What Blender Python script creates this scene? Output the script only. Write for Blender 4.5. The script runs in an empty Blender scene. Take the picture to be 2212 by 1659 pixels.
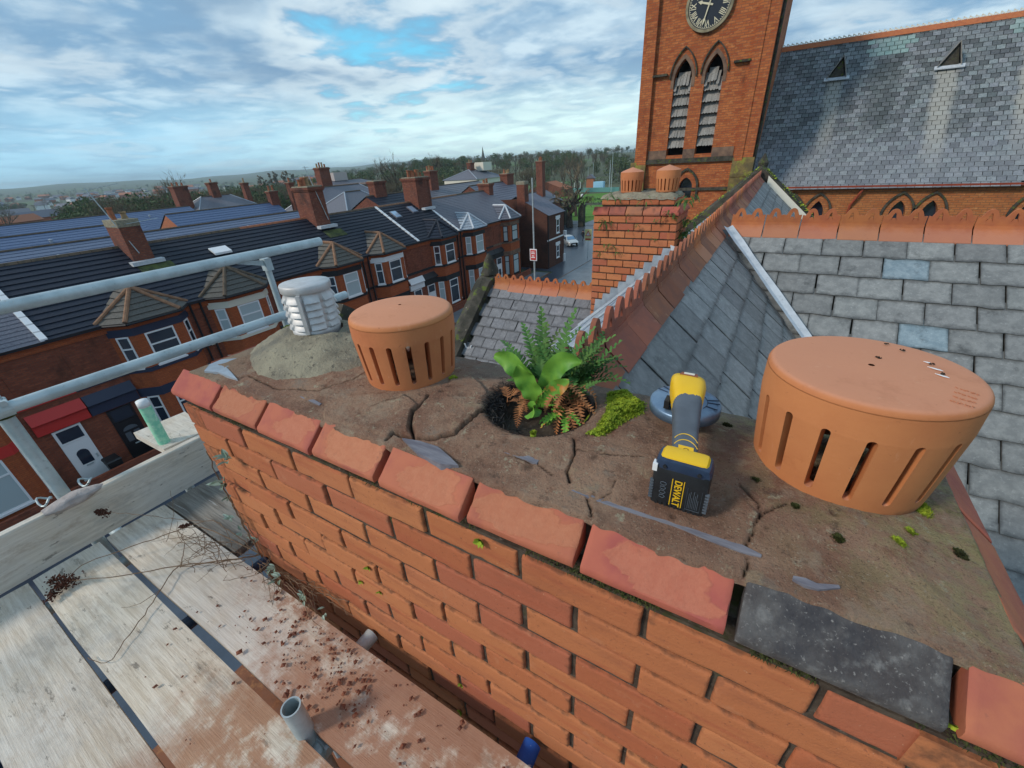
import bpy, math, random
import numpy as np
from mathutils import Vector, Matrix, noise as mnoise

# ------------------------------------------------------------------ camera, sky, sun, exposure
S = bpy.context.scene
COL = S.collection
RND = random.Random(11)
CAM = np.array([0.0, 0.0, 0.618])            # eye level over the chimney; z = 0 is the underside of its coping
PITCH, ROLL, YAW, FPX = 0.4947, -0.0615, -0.5589, 896.3


def cam_axes():
    cy, sy, cp, sp, cr, sr = math.cos(YAW), math.sin(YAW), math.cos(PITCH), math.sin(PITCH), math.cos(ROLL), math.sin(ROLL)
    fh, rt, z = np.array([sy, cy, 0]), np.array([cy, -sy, 0]), np.array([0, 0, 1.0])
    fw = fh * cp - z * sp
    up = fh * sp + z * cp
    return np.array([rt * cr + up * sr, -rt * sr + up * cr, fw])


AX = cam_axes()
cam_data = bpy.data.cameras.new("camera")
cam = bpy.data.objects.new("camera", cam_data)
COL.objects.link(cam)
cam_data.sensor_width = 36
cam_data.lens = 36 * FPX / 2212
cam_data.clip_start, cam_data.clip_end = 0.02, 30000
cam.matrix_world = Matrix(((AX[0][0], AX[1][0], -AX[2][0], CAM[0]), (AX[0][1], AX[1][1], -AX[2][1], CAM[1]),
                           (AX[0][2], AX[1][2], -AX[2][2], CAM[2]), (0, 0, 0, 1)))
S.camera = cam

SUN_EL, SUN_AZ = math.radians(34), math.radians(-142)      # azimuth from +Y towards +X
sun_data = bpy.data.lights.new("sun", 'SUN')
sun_data.energy = 1.5
sun_data.angle = math.radians(10)
sun_data.color = (1.0, 0.90, 0.78)
sun = bpy.data.objects.new("sun", sun_data)
COL.objects.link(sun)
sd = Vector((math.sin(SUN_AZ) * math.cos(SUN_EL), math.cos(SUN_AZ) * math.cos(SUN_EL), math.sin(SUN_EL)))
sun.rotation_euler = (-sd).to_track_quat('-Z', 'Y').to_euler()
sun.location = (-20, -25, 30)

W = bpy.data.worlds.new("World")
S.world = W
W.use_nodes = True


def world_sky():
    nt = W.node_tree
    nt.nodes.clear()
    N = lambda t: nt.nodes.new(t)
    L = nt.links.new

    def math_(op, a, b=None, c=None, clamp=False):
        n = N('ShaderNodeMath'); n.operation = op; n.use_clamp = clamp
        for i, v in enumerate((a, b, c)):
            if v is None: continue
            if isinstance(v, (int, float)): n.inputs[i].default_value = v
            else: L(v, n.inputs[i])
        return n.outputs[0]

    def mixc(f, a, b):
        n = N('ShaderNodeMix'); n.data_type = 'RGBA'
        for s, v in (('Factor', f), ('A', a), ('B', b)):
            k = [i for i in n.inputs if i.name == s and i.enabled][0] if s == 'Factor' else n.inputs[6 if s == 'A' else 7]
            if isinstance(v, tuple): k.default_value = v + (1,)
            elif isinstance(v, (int, float)): k.default_value = v
            else: L(v, k)
        return n.outputs[2]

    def smooth(v, lo, hi):
        n = N('ShaderNodeMapRange'); n.interpolation_type = 'SMOOTHSTEP'
        L(v, n.inputs[0]); n.inputs[1].default_value = lo; n.inputs[2].default_value = hi
        return n.outputs[0]

    tc = N('ShaderNodeTexCoord')
    sep = N('ShaderNodeSeparateXYZ'); L(tc.outputs['Generated'], sep.inputs[0])
    x, y, z = sep.outputs
    zz = math_('ADD', math_('MAXIMUM', z, 0.0), 0.115)
    cx, cy = math_('DIVIDE', x, zz), math_('DIVIDE', y, zz)
    comb = N('ShaderNodeCombineXYZ'); L(cx, comb.inputs[0]); L(cy, comb.inputs[1])

    def noise(scale, detail, rough, dist=0.0, off=(0, 0, 0)):
        m = N('ShaderNodeMapping'); L(comb.outputs[0], m.inputs[0]); m.inputs['Location'].default_value = off
        n = N('ShaderNodeTexNoise'); L(m.outputs[0], n.inputs[0])
        n.inputs['Scale'].default_value = scale; n.inputs['Detail'].default_value = detail
        n.inputs['Roughness'].default_value = rough; n.inputs['Distortion'].default_value = dist
        return n.outputs[0]

    sky = N('ShaderNodeTexSky'); sky.sky_type = 'NISHITA'; sky.sun_disc = False
    sky.sun_elevation = SUN_EL; sky.sun_rotation = SUN_AZ
    try: sky.air_density = 1.2; sky.dust_density = 0.6; sky.ozone_density = 2.0
    except Exception: pass
    k = 10.0 * SKY_GAIN
    c = lambda r, g, b: (r * k, g * k, b * k)
    big = noise(0.55, 6, 0.5, 0.3, (3.1, 0.4, 0))
    med = noise(1.7, 7, 0.52, 0.35, (0.7, 5.2, 0))
    fine = noise(4.6, 5, 0.5, 0.3, (9.3, 2.2, 0))
    # where the cloud deck opens: one clear gap high up ahead, small rifts elsewhere
    dotn = N('ShaderNodeVectorMath'); dotn.operation = 'DOT_PRODUCT'
    L(tc.outputs['Generated'], dotn.inputs[0]); dotn.inputs[1].default_value = GAP
    gap = smooth(dotn.outputs['Value'], 0.970, 0.999)
    cover = math_('ADD', math_('MULTIPLY', big, 0.40), math_('ADD', math_('MULTIPLY', med, 0.48), math_('MULTIPLY', fine, 0.20)))
    cover = math_('SUBTRACT', cover, math_('MULTIPLY', gap, 0.125))
    mask = smooth(cover, 0.30, 0.425)
    # sunlit crowns against blue-grey undersides: compare the deck with itself a little nearer the sun
    shade = noise(1.7, 7, 0.52, 0.35, (0.7 + 0.18, 5.2 + 0.22, 0))
    lit = math_('SUBTRACT', med, shade)
    tone = math_('ADD', math_('MULTIPLY', lit, 1.15), math_('MULTIPLY', math_('SUBTRACT', fine, 0.5), 0.55))
    t = smooth(tone, -0.10, 0.26)
    cloud = mixc(t, c(0.185, 0.335, 0.50), c(0.50, 0.635, 0.725))
    thick = smooth(math_('ADD', math_('MULTIPLY', big, 0.7), math_('MULTIPLY', med, 0.3)), 0.47, 0.60)
    cloud = mixc(math_('MULTIPLY', thick, 0.72), cloud, c(0.18, 0.295, 0.43))
    rim = math_('MULTIPLY', smooth(cover, 0.37, 0.45), math_('SUBTRACT', 1.0, smooth(cover, 0.45, 0.54)))
    cloud = mixc(math_('MULTIPLY', rim, 0.55), cloud, c(0.62, 0.715, 0.75))
    tint = N('ShaderNodeMix'); tint.data_type = 'RGBA'; tint.blend_type = 'MULTIPLY'; tint.inputs[0].default_value = 1
    L(sky.outputs[0], tint.inputs[6]); tint.inputs[7].default_value = (0.45, 1.25, 1.35, 1)
    clear = mixc(0.6, tint.outputs[2], c(0.17, 0.52, 0.76))
    col = mixc(mask, clear, cloud)
    # pale band low over the horizon, brightest ahead, bluer to the left
    low = math_('SUBTRACT', 1.0, smooth(z, 0.035, 0.16))
    ahead = smooth(y, 0.35, 0.9)
    band = mixc(ahead, c(0.38, 0.68, 0.86), c(0.78, 1.02, 0.97))
    streak = smooth(med, 0.35, 0.62)
    col = mixc(math_('MULTIPLY', low, math_('ADD', 0.50, math_('MULTIPLY', streak, 0.38))), col, band)
    bg = N('ShaderNodeBackground'); L(col, bg.inputs[0]); bg.inputs[1].default_value = 0.1
    out = N('ShaderNodeOutputWorld'); L(bg.outputs[0], out.inputs[0])


def bp(x, y, axis, val):
    """Point on the plane axis = val on the line of sight through (x, y), measured on a 2212 x 1659 grid."""
    d = AX.T @ np.array([(x - 1106) / FPX, -(y - 829.5) / FPX, 1.0])
    i = 'xyz'.index(axis)
    return CAM + (val - CAM[i]) / d[i] * d


def pj(p):
    c = AX @ (np.asarray(p, float) - CAM)
    if c[2] < 0.02: return None
    return 1106 + FPX * c[0] / c[2], 829.5 - FPX * c[1] / c[2]


def seen(p, m=60):
    q = pj(p)
    return q is not None and -m < q[0] < 2212 + m and -m < q[1] < 1659 + m


SKY_GAIN = 0.82
_g = AX.T @ np.array([(800 - 1106) / FPX, -(60 - 829.5) / FPX, 1.0])
GAP = tuple(_g / np.linalg.norm(_g))
world_sky()
V = S.view_settings
V.view_transform = 'Standard'
V.look = 'None'
V.gamma = 1
V.use_curve_mapping = False
V.exposure = 0.68
S.render.engine = 'CYCLES'
S.cycles.max_bounces = 6
S.cycles.use_denoising = True

# ------------------------------------------------------------------ helpers
def link(o):
    COL.objects.link(o)
    return o


def thing(name, label, cat, loc=(0, 0, 0), group=None):
    o = bpy.data.objects.new(name, None)
    o.empty_display_size = 0.1
    o.location = loc
    tag(o, label, cat, group)
    return link(o)


def tag(o, label=None, cat=None, group=None, kind=None):
    if label: o['label'] = label
    if cat: o['category'] = cat
    if group: o['group'] = group
    if kind: o['kind'] = kind
    return o


def wloc(o):
    v = Vector((0, 0, 0))
    while o is not None:
        v += o.location
        o = o.parent
    return v


def put(me, name, parent=None, loc=None, rot=None):
    """Link mesh me as an object at world location loc (under parent if given)."""
    o = bpy.data.objects.new(name, me)
    base = wloc(parent) if parent else Vector((0, 0, 0))
    if parent: o.parent = parent
    o.location = (Vector(loc) if loc is not None else base) - base
    if rot is not None: o.rotation_euler = rot
    return link(o)


class MB:
    """Collects shapes in world coordinates and builds ONE mesh object."""
    def __init__(s): s.v, s.f, s.m, s.r = [], [], [], []

    def add(s, vs, fs, m=0, r=0.0):
        b = len(s.v)
        s.v.extend([tuple(map(float, p)) for p in vs])
        s.f.extend([tuple(b + i for i in f) for f in fs])
        s.m.extend([m] * len(fs)); s.r.extend([r] * len(fs))
        return s

    def box(s, lo, hi, m=0, r=0.0):
        (a, b, c), (d, e, f) = lo, hi
        return s.hexa([(a, b, c), (d, b, c), (d, e, c), (a, e, c), (a, b, f), (d, b, f), (d, e, f), (a, e, f)], m, r)

    def hexa(s, p, m=0, r=0.0):
        return s.add(p, [(3, 2, 1, 0), (4, 5, 6, 7), (0, 1, 5, 4), (1, 2, 6, 5), (2, 3, 7, 6), (3, 0, 4, 7)], m, r)

    def obox(s, c, u, v, w, m=0, r=0.0):
        """box with centre c and half-axis vectors u, v, w"""
        c, u, v, w = map(np.asarray, (c, u, v, w))
        return s.hexa([c - u - v - w, c + u - v - w, c + u + v - w, c - u + v - w, c - u - v + w, c + u - v + w, c + u + v + w, c - u + v + w], m, r)

    def prism(s, poly, off, m=0, r=0.0):
        """closed polygon (3-D points) extruded by the vector off"""
        n = len(poly); poly = [np.asarray(p, float) for p in poly]; off = np.asarray(off, float)
        vs = poly + [p + off for p in poly]
        fs = [tuple(range(n))[::-1], tuple(range(n, 2 * n))] + [(i, (i + 1) % n, n + (i + 1) % n, n + i) for i in range(n)]
        return s.add(vs, fs, m, r)

    def tube(s, pts, rad, n=12, m=0, caps=True, hollow=0.0):
        pts = [np.asarray(p, float) for p in pts]
        rad = rad if isinstance(rad, (list, tuple)) else [rad] * len(pts)
        rings = []
        ref = None
        for i, p in enumerate(pts):
            d = pts[min(i + 1, len(pts) - 1)] - pts[max(i - 1, 0)]
            d = d / (np.linalg.norm(d) + 1e-12)
            if ref is None:
                ref = np.cross(d, (0, 0, 1.0)) if abs(d[2]) < 0.9 else np.cross(d, (0, 1.0, 0))
            ref = ref - d * np.dot(ref, d); ref /= np.linalg.norm(ref) + 1e-12
            b = np.cross(d, ref)
            rings.append([p + rad[i] * (math.cos(2 * math.pi * k / n) * ref + math.sin(2 * math.pi * k / n) * b) for k in range(n)])
        vs = [q for rg in rings for q in rg]
        fs = [(i * n + k, i * n + (k + 1) % n, (i + 1) * n + (k + 1) % n, (i + 1) * n + k) for i in range(len(pts) - 1) for k in range(n)]
        if caps and not hollow:
            fs += [tuple(range(n))[::-1], tuple((len(pts) - 1) * n + k for k in range(n))]
        s.add(vs, fs, m)
        if hollow:
            k0 = [p * 1.0 for p in pts]
            t = MB().tube(k0, [q * hollow for q in rad], n, m, caps=False)
            b = len(s.v); s.v.extend(t.v)
            s.f.extend([tuple(b + i for i in f[::-1]) for f in t.f]); s.m.extend([m] * len(t.f)); s.r.extend([0] * len(t.f))
            b0 = b - len(vs); L = (len(pts) - 1) * n
            for k in range(n):
                j = (k + 1) % n
                s.f.append((b0 + j, b0 + k, b + k, b + j)); s.f.append((b0 + L + k, b0 + L + j, b + L + j, b + L + k))
                s.m += [m, m]; s.r += [0, 0]
        return s

    def lathe(s, prof, c=(0, 0, 0), n=32, m=0):
        vs = [(c[0] + r * math.cos(2 * math.pi * k / n), c[1] + r * math.sin(2 * math.pi * k / n), c[2] + z) for r, z in prof for k in range(n)]
        fs = [(i * n + k, i * n + (k + 1) % n, (i + 1) * n + (k + 1) % n, (i + 1) * n + k) for i in range(len(prof) - 1) for k in range(n)]
        return s.add(vs, fs, m)

    def grid(s, P, m=0, flip=False):
        """P: array (a, b, 3)"""
        a, b = P.shape[:2]
        fs = []
        for i in range(a - 1):
            for j in range(b - 1):
                q = (i * b + j, (i + 1) * b + j, (i + 1) * b + j + 1, i * b + j + 1)
                fs.append(q[::-1] if flip else q)
        return s.add(P.reshape(-1, 3), fs, m)

    def mesh(s, name, mats, origin=(0, 0, 0), smooth=False, rnd=False):
        me = bpy.data.meshes.new(name)
        v = np.array(s.v, float) - np.array(origin, float)
        me.from_pydata(v.tolist(), [], s.f)
        for mt in (mats if isinstance(mats, (list, tuple)) else [mats]): me.materials.append(mt)
        if len(me.materials) > 1: me.polygons.foreach_set('material_index', s.m)
        if smooth: me.polygons.foreach_set('use_smooth', [True] * len(me.polygons))
        if rnd:
            at = me.attributes.new('rnd', 'FLOAT', 'FACE'); at.data.foreach_set('value', s.r)
        me.update()
        return me

    def build(s, name, mats, parent=None, origin=None, smooth=False, rnd=False):
        base = Vector(origin) if origin is not None else (wloc(parent) if parent else Vector(np.array(s.v).mean(0) * [1, 1, 0] + [0, 0, np.array(s.v)[:, 2].min()]))
        return put(s.mesh(name, mats, base, smooth, rnd), name, parent, base)


def bevel_mesh(me, w, seg=1):
    import bmesh
    bm = bmesh.new(); bm.from_mesh(me)
    bmesh.ops.bevel(bm, geom=list(bm.edges), offset=w, segments=seg, affect='EDGES', profile=0.6)
    bm.to_mesh(me); bm.free()
    return me


def smooth_angle(o, ang=0.7):
    me = o.data
    me.polygons.foreach_set('use_smooth', [True] * len(me.polygons))
    try:
        me.set_sharp_from_angle(angle=ang)
    except Exception: pass
    return o


def nz(x, y, z=0.0): return mnoise.noise(Vector((x, y, z)))


def fbm(x, y, z=0.0, o=4):
    t, a = 0, 1.0
    for i in range(o):
        t += a * mnoise.noise(Vector((x, y, z))); x *= 2.03; y *= 2.03; z *= 2.03; a *= 0.5
    return t


def text_mesh(body, size, mat, extrude=.004, bold=.0):
    cu = bpy.data.curves.new('lettering', 'FONT'); cu.body = body; cu.size = size; cu.align_x = 'CENTER'; cu.align_y = 'CENTER'; cu.extrude = extrude; cu.offset = bold
    tmp = link(bpy.data.objects.new('tmp', cu)); bpy.context.view_layer.update()
    me = bpy.data.meshes.new_from_object(tmp.evaluated_get(bpy.context.evaluated_depsgraph_get()))
    me.materials.clear(); me.materials.append(mat)
    bpy.data.objects.remove(tmp)
    return me


# ------------------------------------------------------------------ materials
class Mt:
    def __init__(s, name, rough=0.85, metal=0.0, spec=0.3):
        s.m = bpy.data.materials.new(name); s.m.use_nodes = True
        s.nt = s.m.node_tree
        s.b = s.nt.nodes['Principled BSDF']
        s.b.inputs['Roughness'].default_value = rough
        s.b.inputs['Metallic'].default_value = metal
        s.b.inputs['Specular IOR Level'].default_value = spec
        s._co = s._pos = s._oi = None

    def n(s, t): return s.nt.nodes.new(t)
    def l(s, a, b): s.nt.links.new(a, b)

    def setin(s, sock, v):
        if isinstance(v, (tuple, list)):
            sock.default_value = tuple(v) + ((1,) if len(v) == 3 and sock.type == 'RGBA' else ())
        elif isinstance(v, (int, float)): sock.default_value = v
        else: s.l(v, sock)

    def oi(s):
        if s._oi is None: s._oi = s.n('ShaderNodeObjectInfo').outputs['Random']
        return s._oi

    def co(s):
        """object coordinates, shifted per object so that no two pieces carry the same grain"""
        if s._co is None:
            tc = s.n('ShaderNodeTexCoord')
            sc = s.math('MULTIPLY', s.oi(), 37.0)
            a = s.n('ShaderNodeVectorMath'); a.operation = 'ADD'
            s.l(tc.outputs['Object'], a.inputs[0]); s.l(sc, a.inputs[1])
            s._co = a.outputs[0]
        return s._co

    def pos(s):
        if s._pos is None: s._pos = s.n('ShaderNodeNewGeometry').outputs['Position']
        return s._pos

    def math(s, op, a, b=None, clamp=False):
        n = s.n('ShaderNodeMath'); n.operation = op; n.use_clamp = clamp
        s.setin(n.inputs[0], a)
        if b is not None: s.setin(n.inputs[1], b)
        return n.outputs[0]

    def noise(s, scale, detail=4, rough=0.6, stretch=None, co=None, dist=0.0, rot=None):
        v = co or s.co()
        if stretch or rot:
            mp = s.n('ShaderNodeMapping'); s.l(v, mp.inputs[0])
            if stretch: mp.inputs['Scale'].default_value = stretch
            if rot: mp.inputs['Rotation'].default_value = rot
            v = mp.outputs[0]
        n = s.n('ShaderNodeTexNoise'); s.l(v, n.inputs[0])
        n.inputs['Scale'].default_value = scale; n.inputs['Detail'].default_value = detail
        n.inputs['Roughness'].default_value = rough; n.inputs['Distortion'].default_value = dist
        return n.outputs[0]

    def voro(s, scale, co=None, feature='F1', stretch=None):
        v = co or s.co()
        if stretch:
            mp = s.n('ShaderNodeMapping'); s.l(v, mp.inputs[0]); mp.inputs['Scale'].default_value = stretch; v = mp.outputs[0]
        n = s.n('ShaderNodeTexVoronoi'); n.feature = feature; s.l(v, n.inputs[0]); n.inputs['Scale'].default_value = scale
        return n.outputs[0]

    def step(s, v, lo, hi):
        n = s.n('ShaderNodeMapRange'); n.interpolation_type = 'SMOOTHSTEP'
        s.setin(n.inputs[0], v); n.inputs[1].default_value = lo; n.inputs[2].default_value = hi
        return n.outputs[0]

    def mix(s, f, a, b, mode='MIX'):
        n = s.n('ShaderNodeMix'); n.data_type = 'RGBA'; n.blend_type = mode
        s.setin(n.inputs[0], f); s.setin(n.inputs[6], a); s.setin(n.inputs[7], b)
        return n.outputs[2]

    def ramp(s, f, stops):
        n = s.n('ShaderNodeValToRGB'); s.l(f, n.inputs[0])
        e = n.color_ramp.elements
        while len(e) < len(stops): e.new(0.5)
        for i, (p, c) in enumerate(stops): e[i].position = p; e[i].color = tuple(c) + (1,)
        return n.outputs[0]

    def xyz(s, v=None):
        n = s.n('ShaderNodeSeparateXYZ'); s.l(v or s.pos(), n.inputs[0]); return n.outputs

    def jitter(s, col, val=0.25, hue=0.0, sat=0.0, src=None):
        """per-object (or per-face attribute) shift of value / hue"""
        r = src or s.oi()
        h = s.n('ShaderNodeHueSaturation'); s.l(col, h.inputs['Color'])
        f = lambda k: s.math('FRACT', s.math('MULTIPLY', r, k))
        s.l(s.math('ADD', 1 - val / 2, s.math('MULTIPLY', f(7.31), val)), h.inputs['Value'])
        if hue: s.l(s.math('ADD', 0.5 - hue / 2, s.math('MULTIPLY', f(13.7), hue)), h.inputs['Hue'])
        if sat: s.l(s.math('ADD', 1 - sat / 2, s.math('MULTIPLY', f(29.3), sat)), h.inputs['Saturation'])
        return h.outputs[0]

    def bump(s, h, strength=0.4, dist=0.01):
        n = s.n('ShaderNodeBump'); s.l(h, n.inputs['Height']); n.inputs['Strength'].default_value = strength; n.inputs['Distance'].default_value = dist
        s.l(n.outputs[0], s.b.inputs['Normal'])

    def col(s, c):
        s.setin(s.b.inputs['Base Color'], c)
        return s

    def rough(s, v): s.setin(s.b.inputs['Roughness'], v); return s


def simple(name, a, b=None, scale=6.0, rough=0.8, metal=0.0, spec=0.3, jit=0.0, hue=0.0, bump=0.0, bscale=60.0, bdist=0.004, stretch=None, lo=0.35, hi=0.65, spots=None):
    m = Mt(name, rough, metal, spec)
    c = m.mix(m.step(m.noise(scale, 5, 0.62, stretch), lo, hi), a, b or tuple(x * 0.75 for x in a))
    for sp in spots or []:
        col, sc, l, h = sp[:4]
        c = m.mix(m.step(m.noise(sc, 5, 0.65, sp[4] if len(sp) > 4 else None), l, h), c, col)
    if jit or hue: c = m.jitter(c, jit, hue)
    m.col(c)
    if bump: m.bump(m.noise(bscale, 6, 0.65, stretch), bump, bdist)
    return m.m


def brick_wall(name, c1, c2, mort, bw=0.235, bh=0.083, ms=0.012, dirt=(0.10, 0.06, 0.045), dlo=0.55, dhi=0.75, rough=0.9, light=None):
    """coursed brickwork for walls too far away to tell the bricks apart; follows the wall's own direction"""
    m = Mt(name, rough)
    g = m.n('ShaderNodeNewGeometry')
    nx, ny, _ = m.xyz(g.outputs['True Normal'])
    x, y, z = m.xyz(g.outputs['Position'])
    u = m.math('ADD', m.math('MULTIPLY', x, m.math('ABSOLUTE', ny)), m.math('MULTIPLY', y, m.math('ABSOLUTE', nx)))
    cb = m.n('ShaderNodeCombineXYZ'); m.l(u, cb.inputs[0]); m.l(z, cb.inputs[1])
    b = m.n('ShaderNodeTexBrick'); m.l(cb.outputs[0], b.inputs[0])
    b.inputs['Scale'].default_value = 1.0; b.inputs['Brick Width'].default_value = bw; b.inputs['Row Height'].default_value = bh
    b.inputs['Mortar Size'].default_value = ms; b.inputs['Mortar Smooth'].default_value = 0.3; b.inputs['Bias'].default_value = 0.0
    for k, c in (('Color1', c1), ('Color2', c2), ('Mortar', mort)): b.inputs[k].default_value = tuple(c) + (1,)
    c = b.outputs[0]
    P = g.outputs['Position']
    if light: c = m.mix(m.math('MULTIPLY', m.step(m.noise(5.0, 4, 0.7, (1, 1, 2.5), co=P), 0.54, 0.7), 0.6), c, light)
    c = m.mix(m.math('MULTIPLY', m.step(m.noise(0.9, 6, 0.7, (1, 1, 0.55), co=P), dlo, dhi), 0.75), c, dirt)
    c = m.mix(m.math('MULTIPLY', m.step(m.noise(3.2, 5, 0.7, (1, 1, 2.2), co=P), 0.5, 0.75), 0.5), c, tuple(q * 0.55 for q in c1))
    m.col(c)
    m.bump(b.outputs[1], -0.25, 0.01)
    return m.m


def near_brick():
    m = Mt('orange_brick', 0.82)
    c = m.ramp(m.math('FRACT', m.math('MULTIPLY', m.oi(), 5.7)), [(0, (0.42, 0.125, 0.056)), (0.3, (0.48, 0.165, 0.066)), (0.6, (0.53, 0.20, 0.082)), (0.82, (0.44, 0.14, 0.072)), (1, (0.40, 0.115, 0.064))])
    c = m.mix(m.math('MULTIPLY', m.step(m.noise(9, 4, 0.6, (0.35, 1, 3.0)), 0.5, 0.72), 0.6), c, (0.40, 0.105, 0.05))
    c = m.mix(m.math('MULTIPLY', m.step(m.noise(14, 4, 0.6), 0.62, 0.72), 0.35), c, (0.52, 0.24, 0.13))
    c = m.mix(m.math('MULTIPLY', m.step(m.noise(30, 6, 0.7), 0.6, 0.75), 0.4), c, (0.22, 0.07, 0.035))
    # grime worn into arrises, its colour darkened to stand in for crevice shade
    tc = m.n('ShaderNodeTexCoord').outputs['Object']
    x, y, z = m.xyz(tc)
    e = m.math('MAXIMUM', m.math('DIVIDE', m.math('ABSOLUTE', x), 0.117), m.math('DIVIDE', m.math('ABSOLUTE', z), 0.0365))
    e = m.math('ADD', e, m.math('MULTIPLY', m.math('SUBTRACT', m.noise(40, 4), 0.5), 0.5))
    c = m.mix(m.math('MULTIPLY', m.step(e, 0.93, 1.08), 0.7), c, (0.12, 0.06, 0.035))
    c = m.mix(m.math('MULTIPLY', m.step(m.noise(95, 5, 0.75), 0.60, 0.68), 0.7), c, (0.20, 0.07, 0.04))
    c = m.mix(m.math('MULTIPLY', m.step(m.noise(6, 5, 0.7, (0.5, 1, 1.6)), 0.52, 0.72), 0.45), c, (0.30, 0.10, 0.055))
    c = m.mix(m.math('MULTIPLY', m.step(m.noise(70, 5, 0.75), 0.64, 0.70), 0.45), c, (0.62, 0.36, 0.22))
    m.col(c)
    m.bump(m.math('ADD', m.noise(210, 6, 0.75), m.math('MULTIPLY', m.noise(45, 5, 0.7), 1.2)), 0.5, 0.0035)
    return m.m


def coping_brick():
    m = Mt('coping_brick', 0.8)
    sm = m.mix(m.step(m.noise(10, 4), 0.4, 0.65), (0.43, 0.135, 0.075), (0.36, 0.10, 0.07))
    sp = m.mix(m.noise(60, 6, 0.75), (0.40, 0.115, 0.06), (0.53, 0.22, 0.125))
    at = m.n('ShaderNodeAttribute'); at.attribute_name = 'spall'
    f = m.step(m.math('ADD', at.outputs['Fac'], m.math('MULTIPLY', m.math('SUBTRACT', m.noise(45, 6, 0.75), 0.5), 0.9)), 0.22, 0.62)
    c = m.mix(f, sm, sp)
    c = m.jitter(c, 0.22, 0.015)
    c = m.mix(m.math('MULTIPLY', m.step(m.noise(26, 6, 0.75), 0.6, 0.72), 0.5), c, (0.20, 0.09, 0.07))
    m.col(c)
    h = m.math('ADD', m.math('MULTIPLY', m.noise(70, 8, 0.75), m.math('ADD', 0.25, m.math('MULTIPLY', f, 1.0))), 0.0)
    m.bump(h, 0.55, 0.006)
    return m.m


def flaunch_mat():
    m = Mt('sandy_mortar', 0.92)
    P = m.pos()
    x, y, z = m.xyz(P)
    c = m.mix(m.step(m.noise(5, 6, 0.65, co=P), 0.35, 0.66), (0.27, 0.14, 0.092), (0.41, 0.255, 0.17))
    c = m.mix(m.math('MULTIPLY', m.step(m.noise(11, 6, 0.7, co=P), 0.5, 0.68), 0.6), c, (0.15, 0.075, 0.05))
    c = m.mix(m.math('MULTIPLY', m.step(m.noise(17, 6, 0.7, co=P), 0.585, 0.66), 0.75), c, (0.42, 0.30, 0.19))
    # grey weathered film towards the back and left, lichen to the right
    back = m.step(m.math('ADD', y, m.math('MULTIPLY', m.math('SUBTRACT', m.noise(6, 5, co=P), 0.5), 0.55)), 0.72, 0.95)
    c = m.mix(m.math('MULTIPLY', back, 0.62), c, (0.235, 0.19, 0.155))
    lich = m.math('MULTIPLY', m.step(m.math('ADD', x, m.math('MULTIPLY', y, 0.8)), 0.42, 0.95), m.step(m.noise(22, 6, 0.75, co=P), 0.42, 0.6))
    c = m.mix(m.math('MULTIPLY', lich, 0.85), c, (0.40, 0.345, 0.17))
    c = m.mix(m.math('MULTIPLY', m.math('MULTIPLY', m.step(m.math('ADD', x, m.math('MULTIPLY', y, 0.8)), 0.7, 1.0), m.step(m.noise(12, 5, 0.75, co=P), 0.52, 0.66)), 0.6), c, (0.16, 0.17, 0.04))
    c = m.mix(m.math('MULTIPLY', m.step(m.noise(26, 6, 0.75, co=P), 0.585, 0.66), 0.8), c, (0.48, 0.43, 0.30))
    c = m.mix(m.math('MULTIPLY', m.step(m.noise(19, 6, 0.75, co=P, stretch=(1, 1.2, 1)), 0.58, 0.66), 0.6), c, (0.10, 0.062, 0.048))
    c = m.mix(m.math('MULTIPLY', m.step(m.noise(90, 4, 0.7, co=P), 0.62, 0.7), 0.6), c, (0.48, 0.33, 0.22))
    left = m.math('SUBTRACT', 1.0, m.step(m.math('ADD', x, m.math('MULTIPLY', m.noise(9, 4, co=P), 0.25)), -1.34, -1.2))
    c = m.mix(m.math('MULTIPLY', left, 0.6), c, (0.27, 0.215, 0.145))
    c = m.mix(m.math('MULTIPLY', m.step(m.noise(260, 3, 0.7, co=P), 0.58, 0.66), 0.55), c, (0.075, 0.045, 0.033))
    c = m.mix(m.math('MULTIPLY', m.step(m.noise(230, 3, 0.7, co=P, stretch=(1, 1.1, 1)), 0.62, 0.68), 0.7), c, (0.52, 0.42, 0.31))
    c = m.mix(m.math('MULTIPLY', m.step(m.noise(8, 7, 0.75, co=P, stretch=(1, 1.3, 1)), 0.56, 0.66), 0.55), c, (0.27, 0.235, 0.19))
    c = m.mix(m.math('MULTIPLY', m.step(m.noise(5.5, 8, 0.78, co=P, stretch=(1, 1.15, 1)), 0.535, 0.63), 0.55), c, (0.42, 0.32, 0.23))
    c = m.mix(m.math('MULTIPLY', m.step(m.noise(7.5, 8, 0.78, co=P, stretch=(1.1, 1, 1)), 0.56, 0.65), 0.5), c, (0.20, 0.075, 0.04))
    at = m.n('ShaderNodeAttribute'); at.attribute_name = 'crack'
    c = m.mix(at.outputs['Fac'], c, (0.03, 0.017, 0.012))
    m.col(c)
    m.bump(m.math('ADD', m.noise(190, 6, 0.8, co=P), m.math('MULTIPLY', m.noise(34, 6, 0.75, co=P), 2.0)), 1.0, 0.008)
    return m.m


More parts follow.
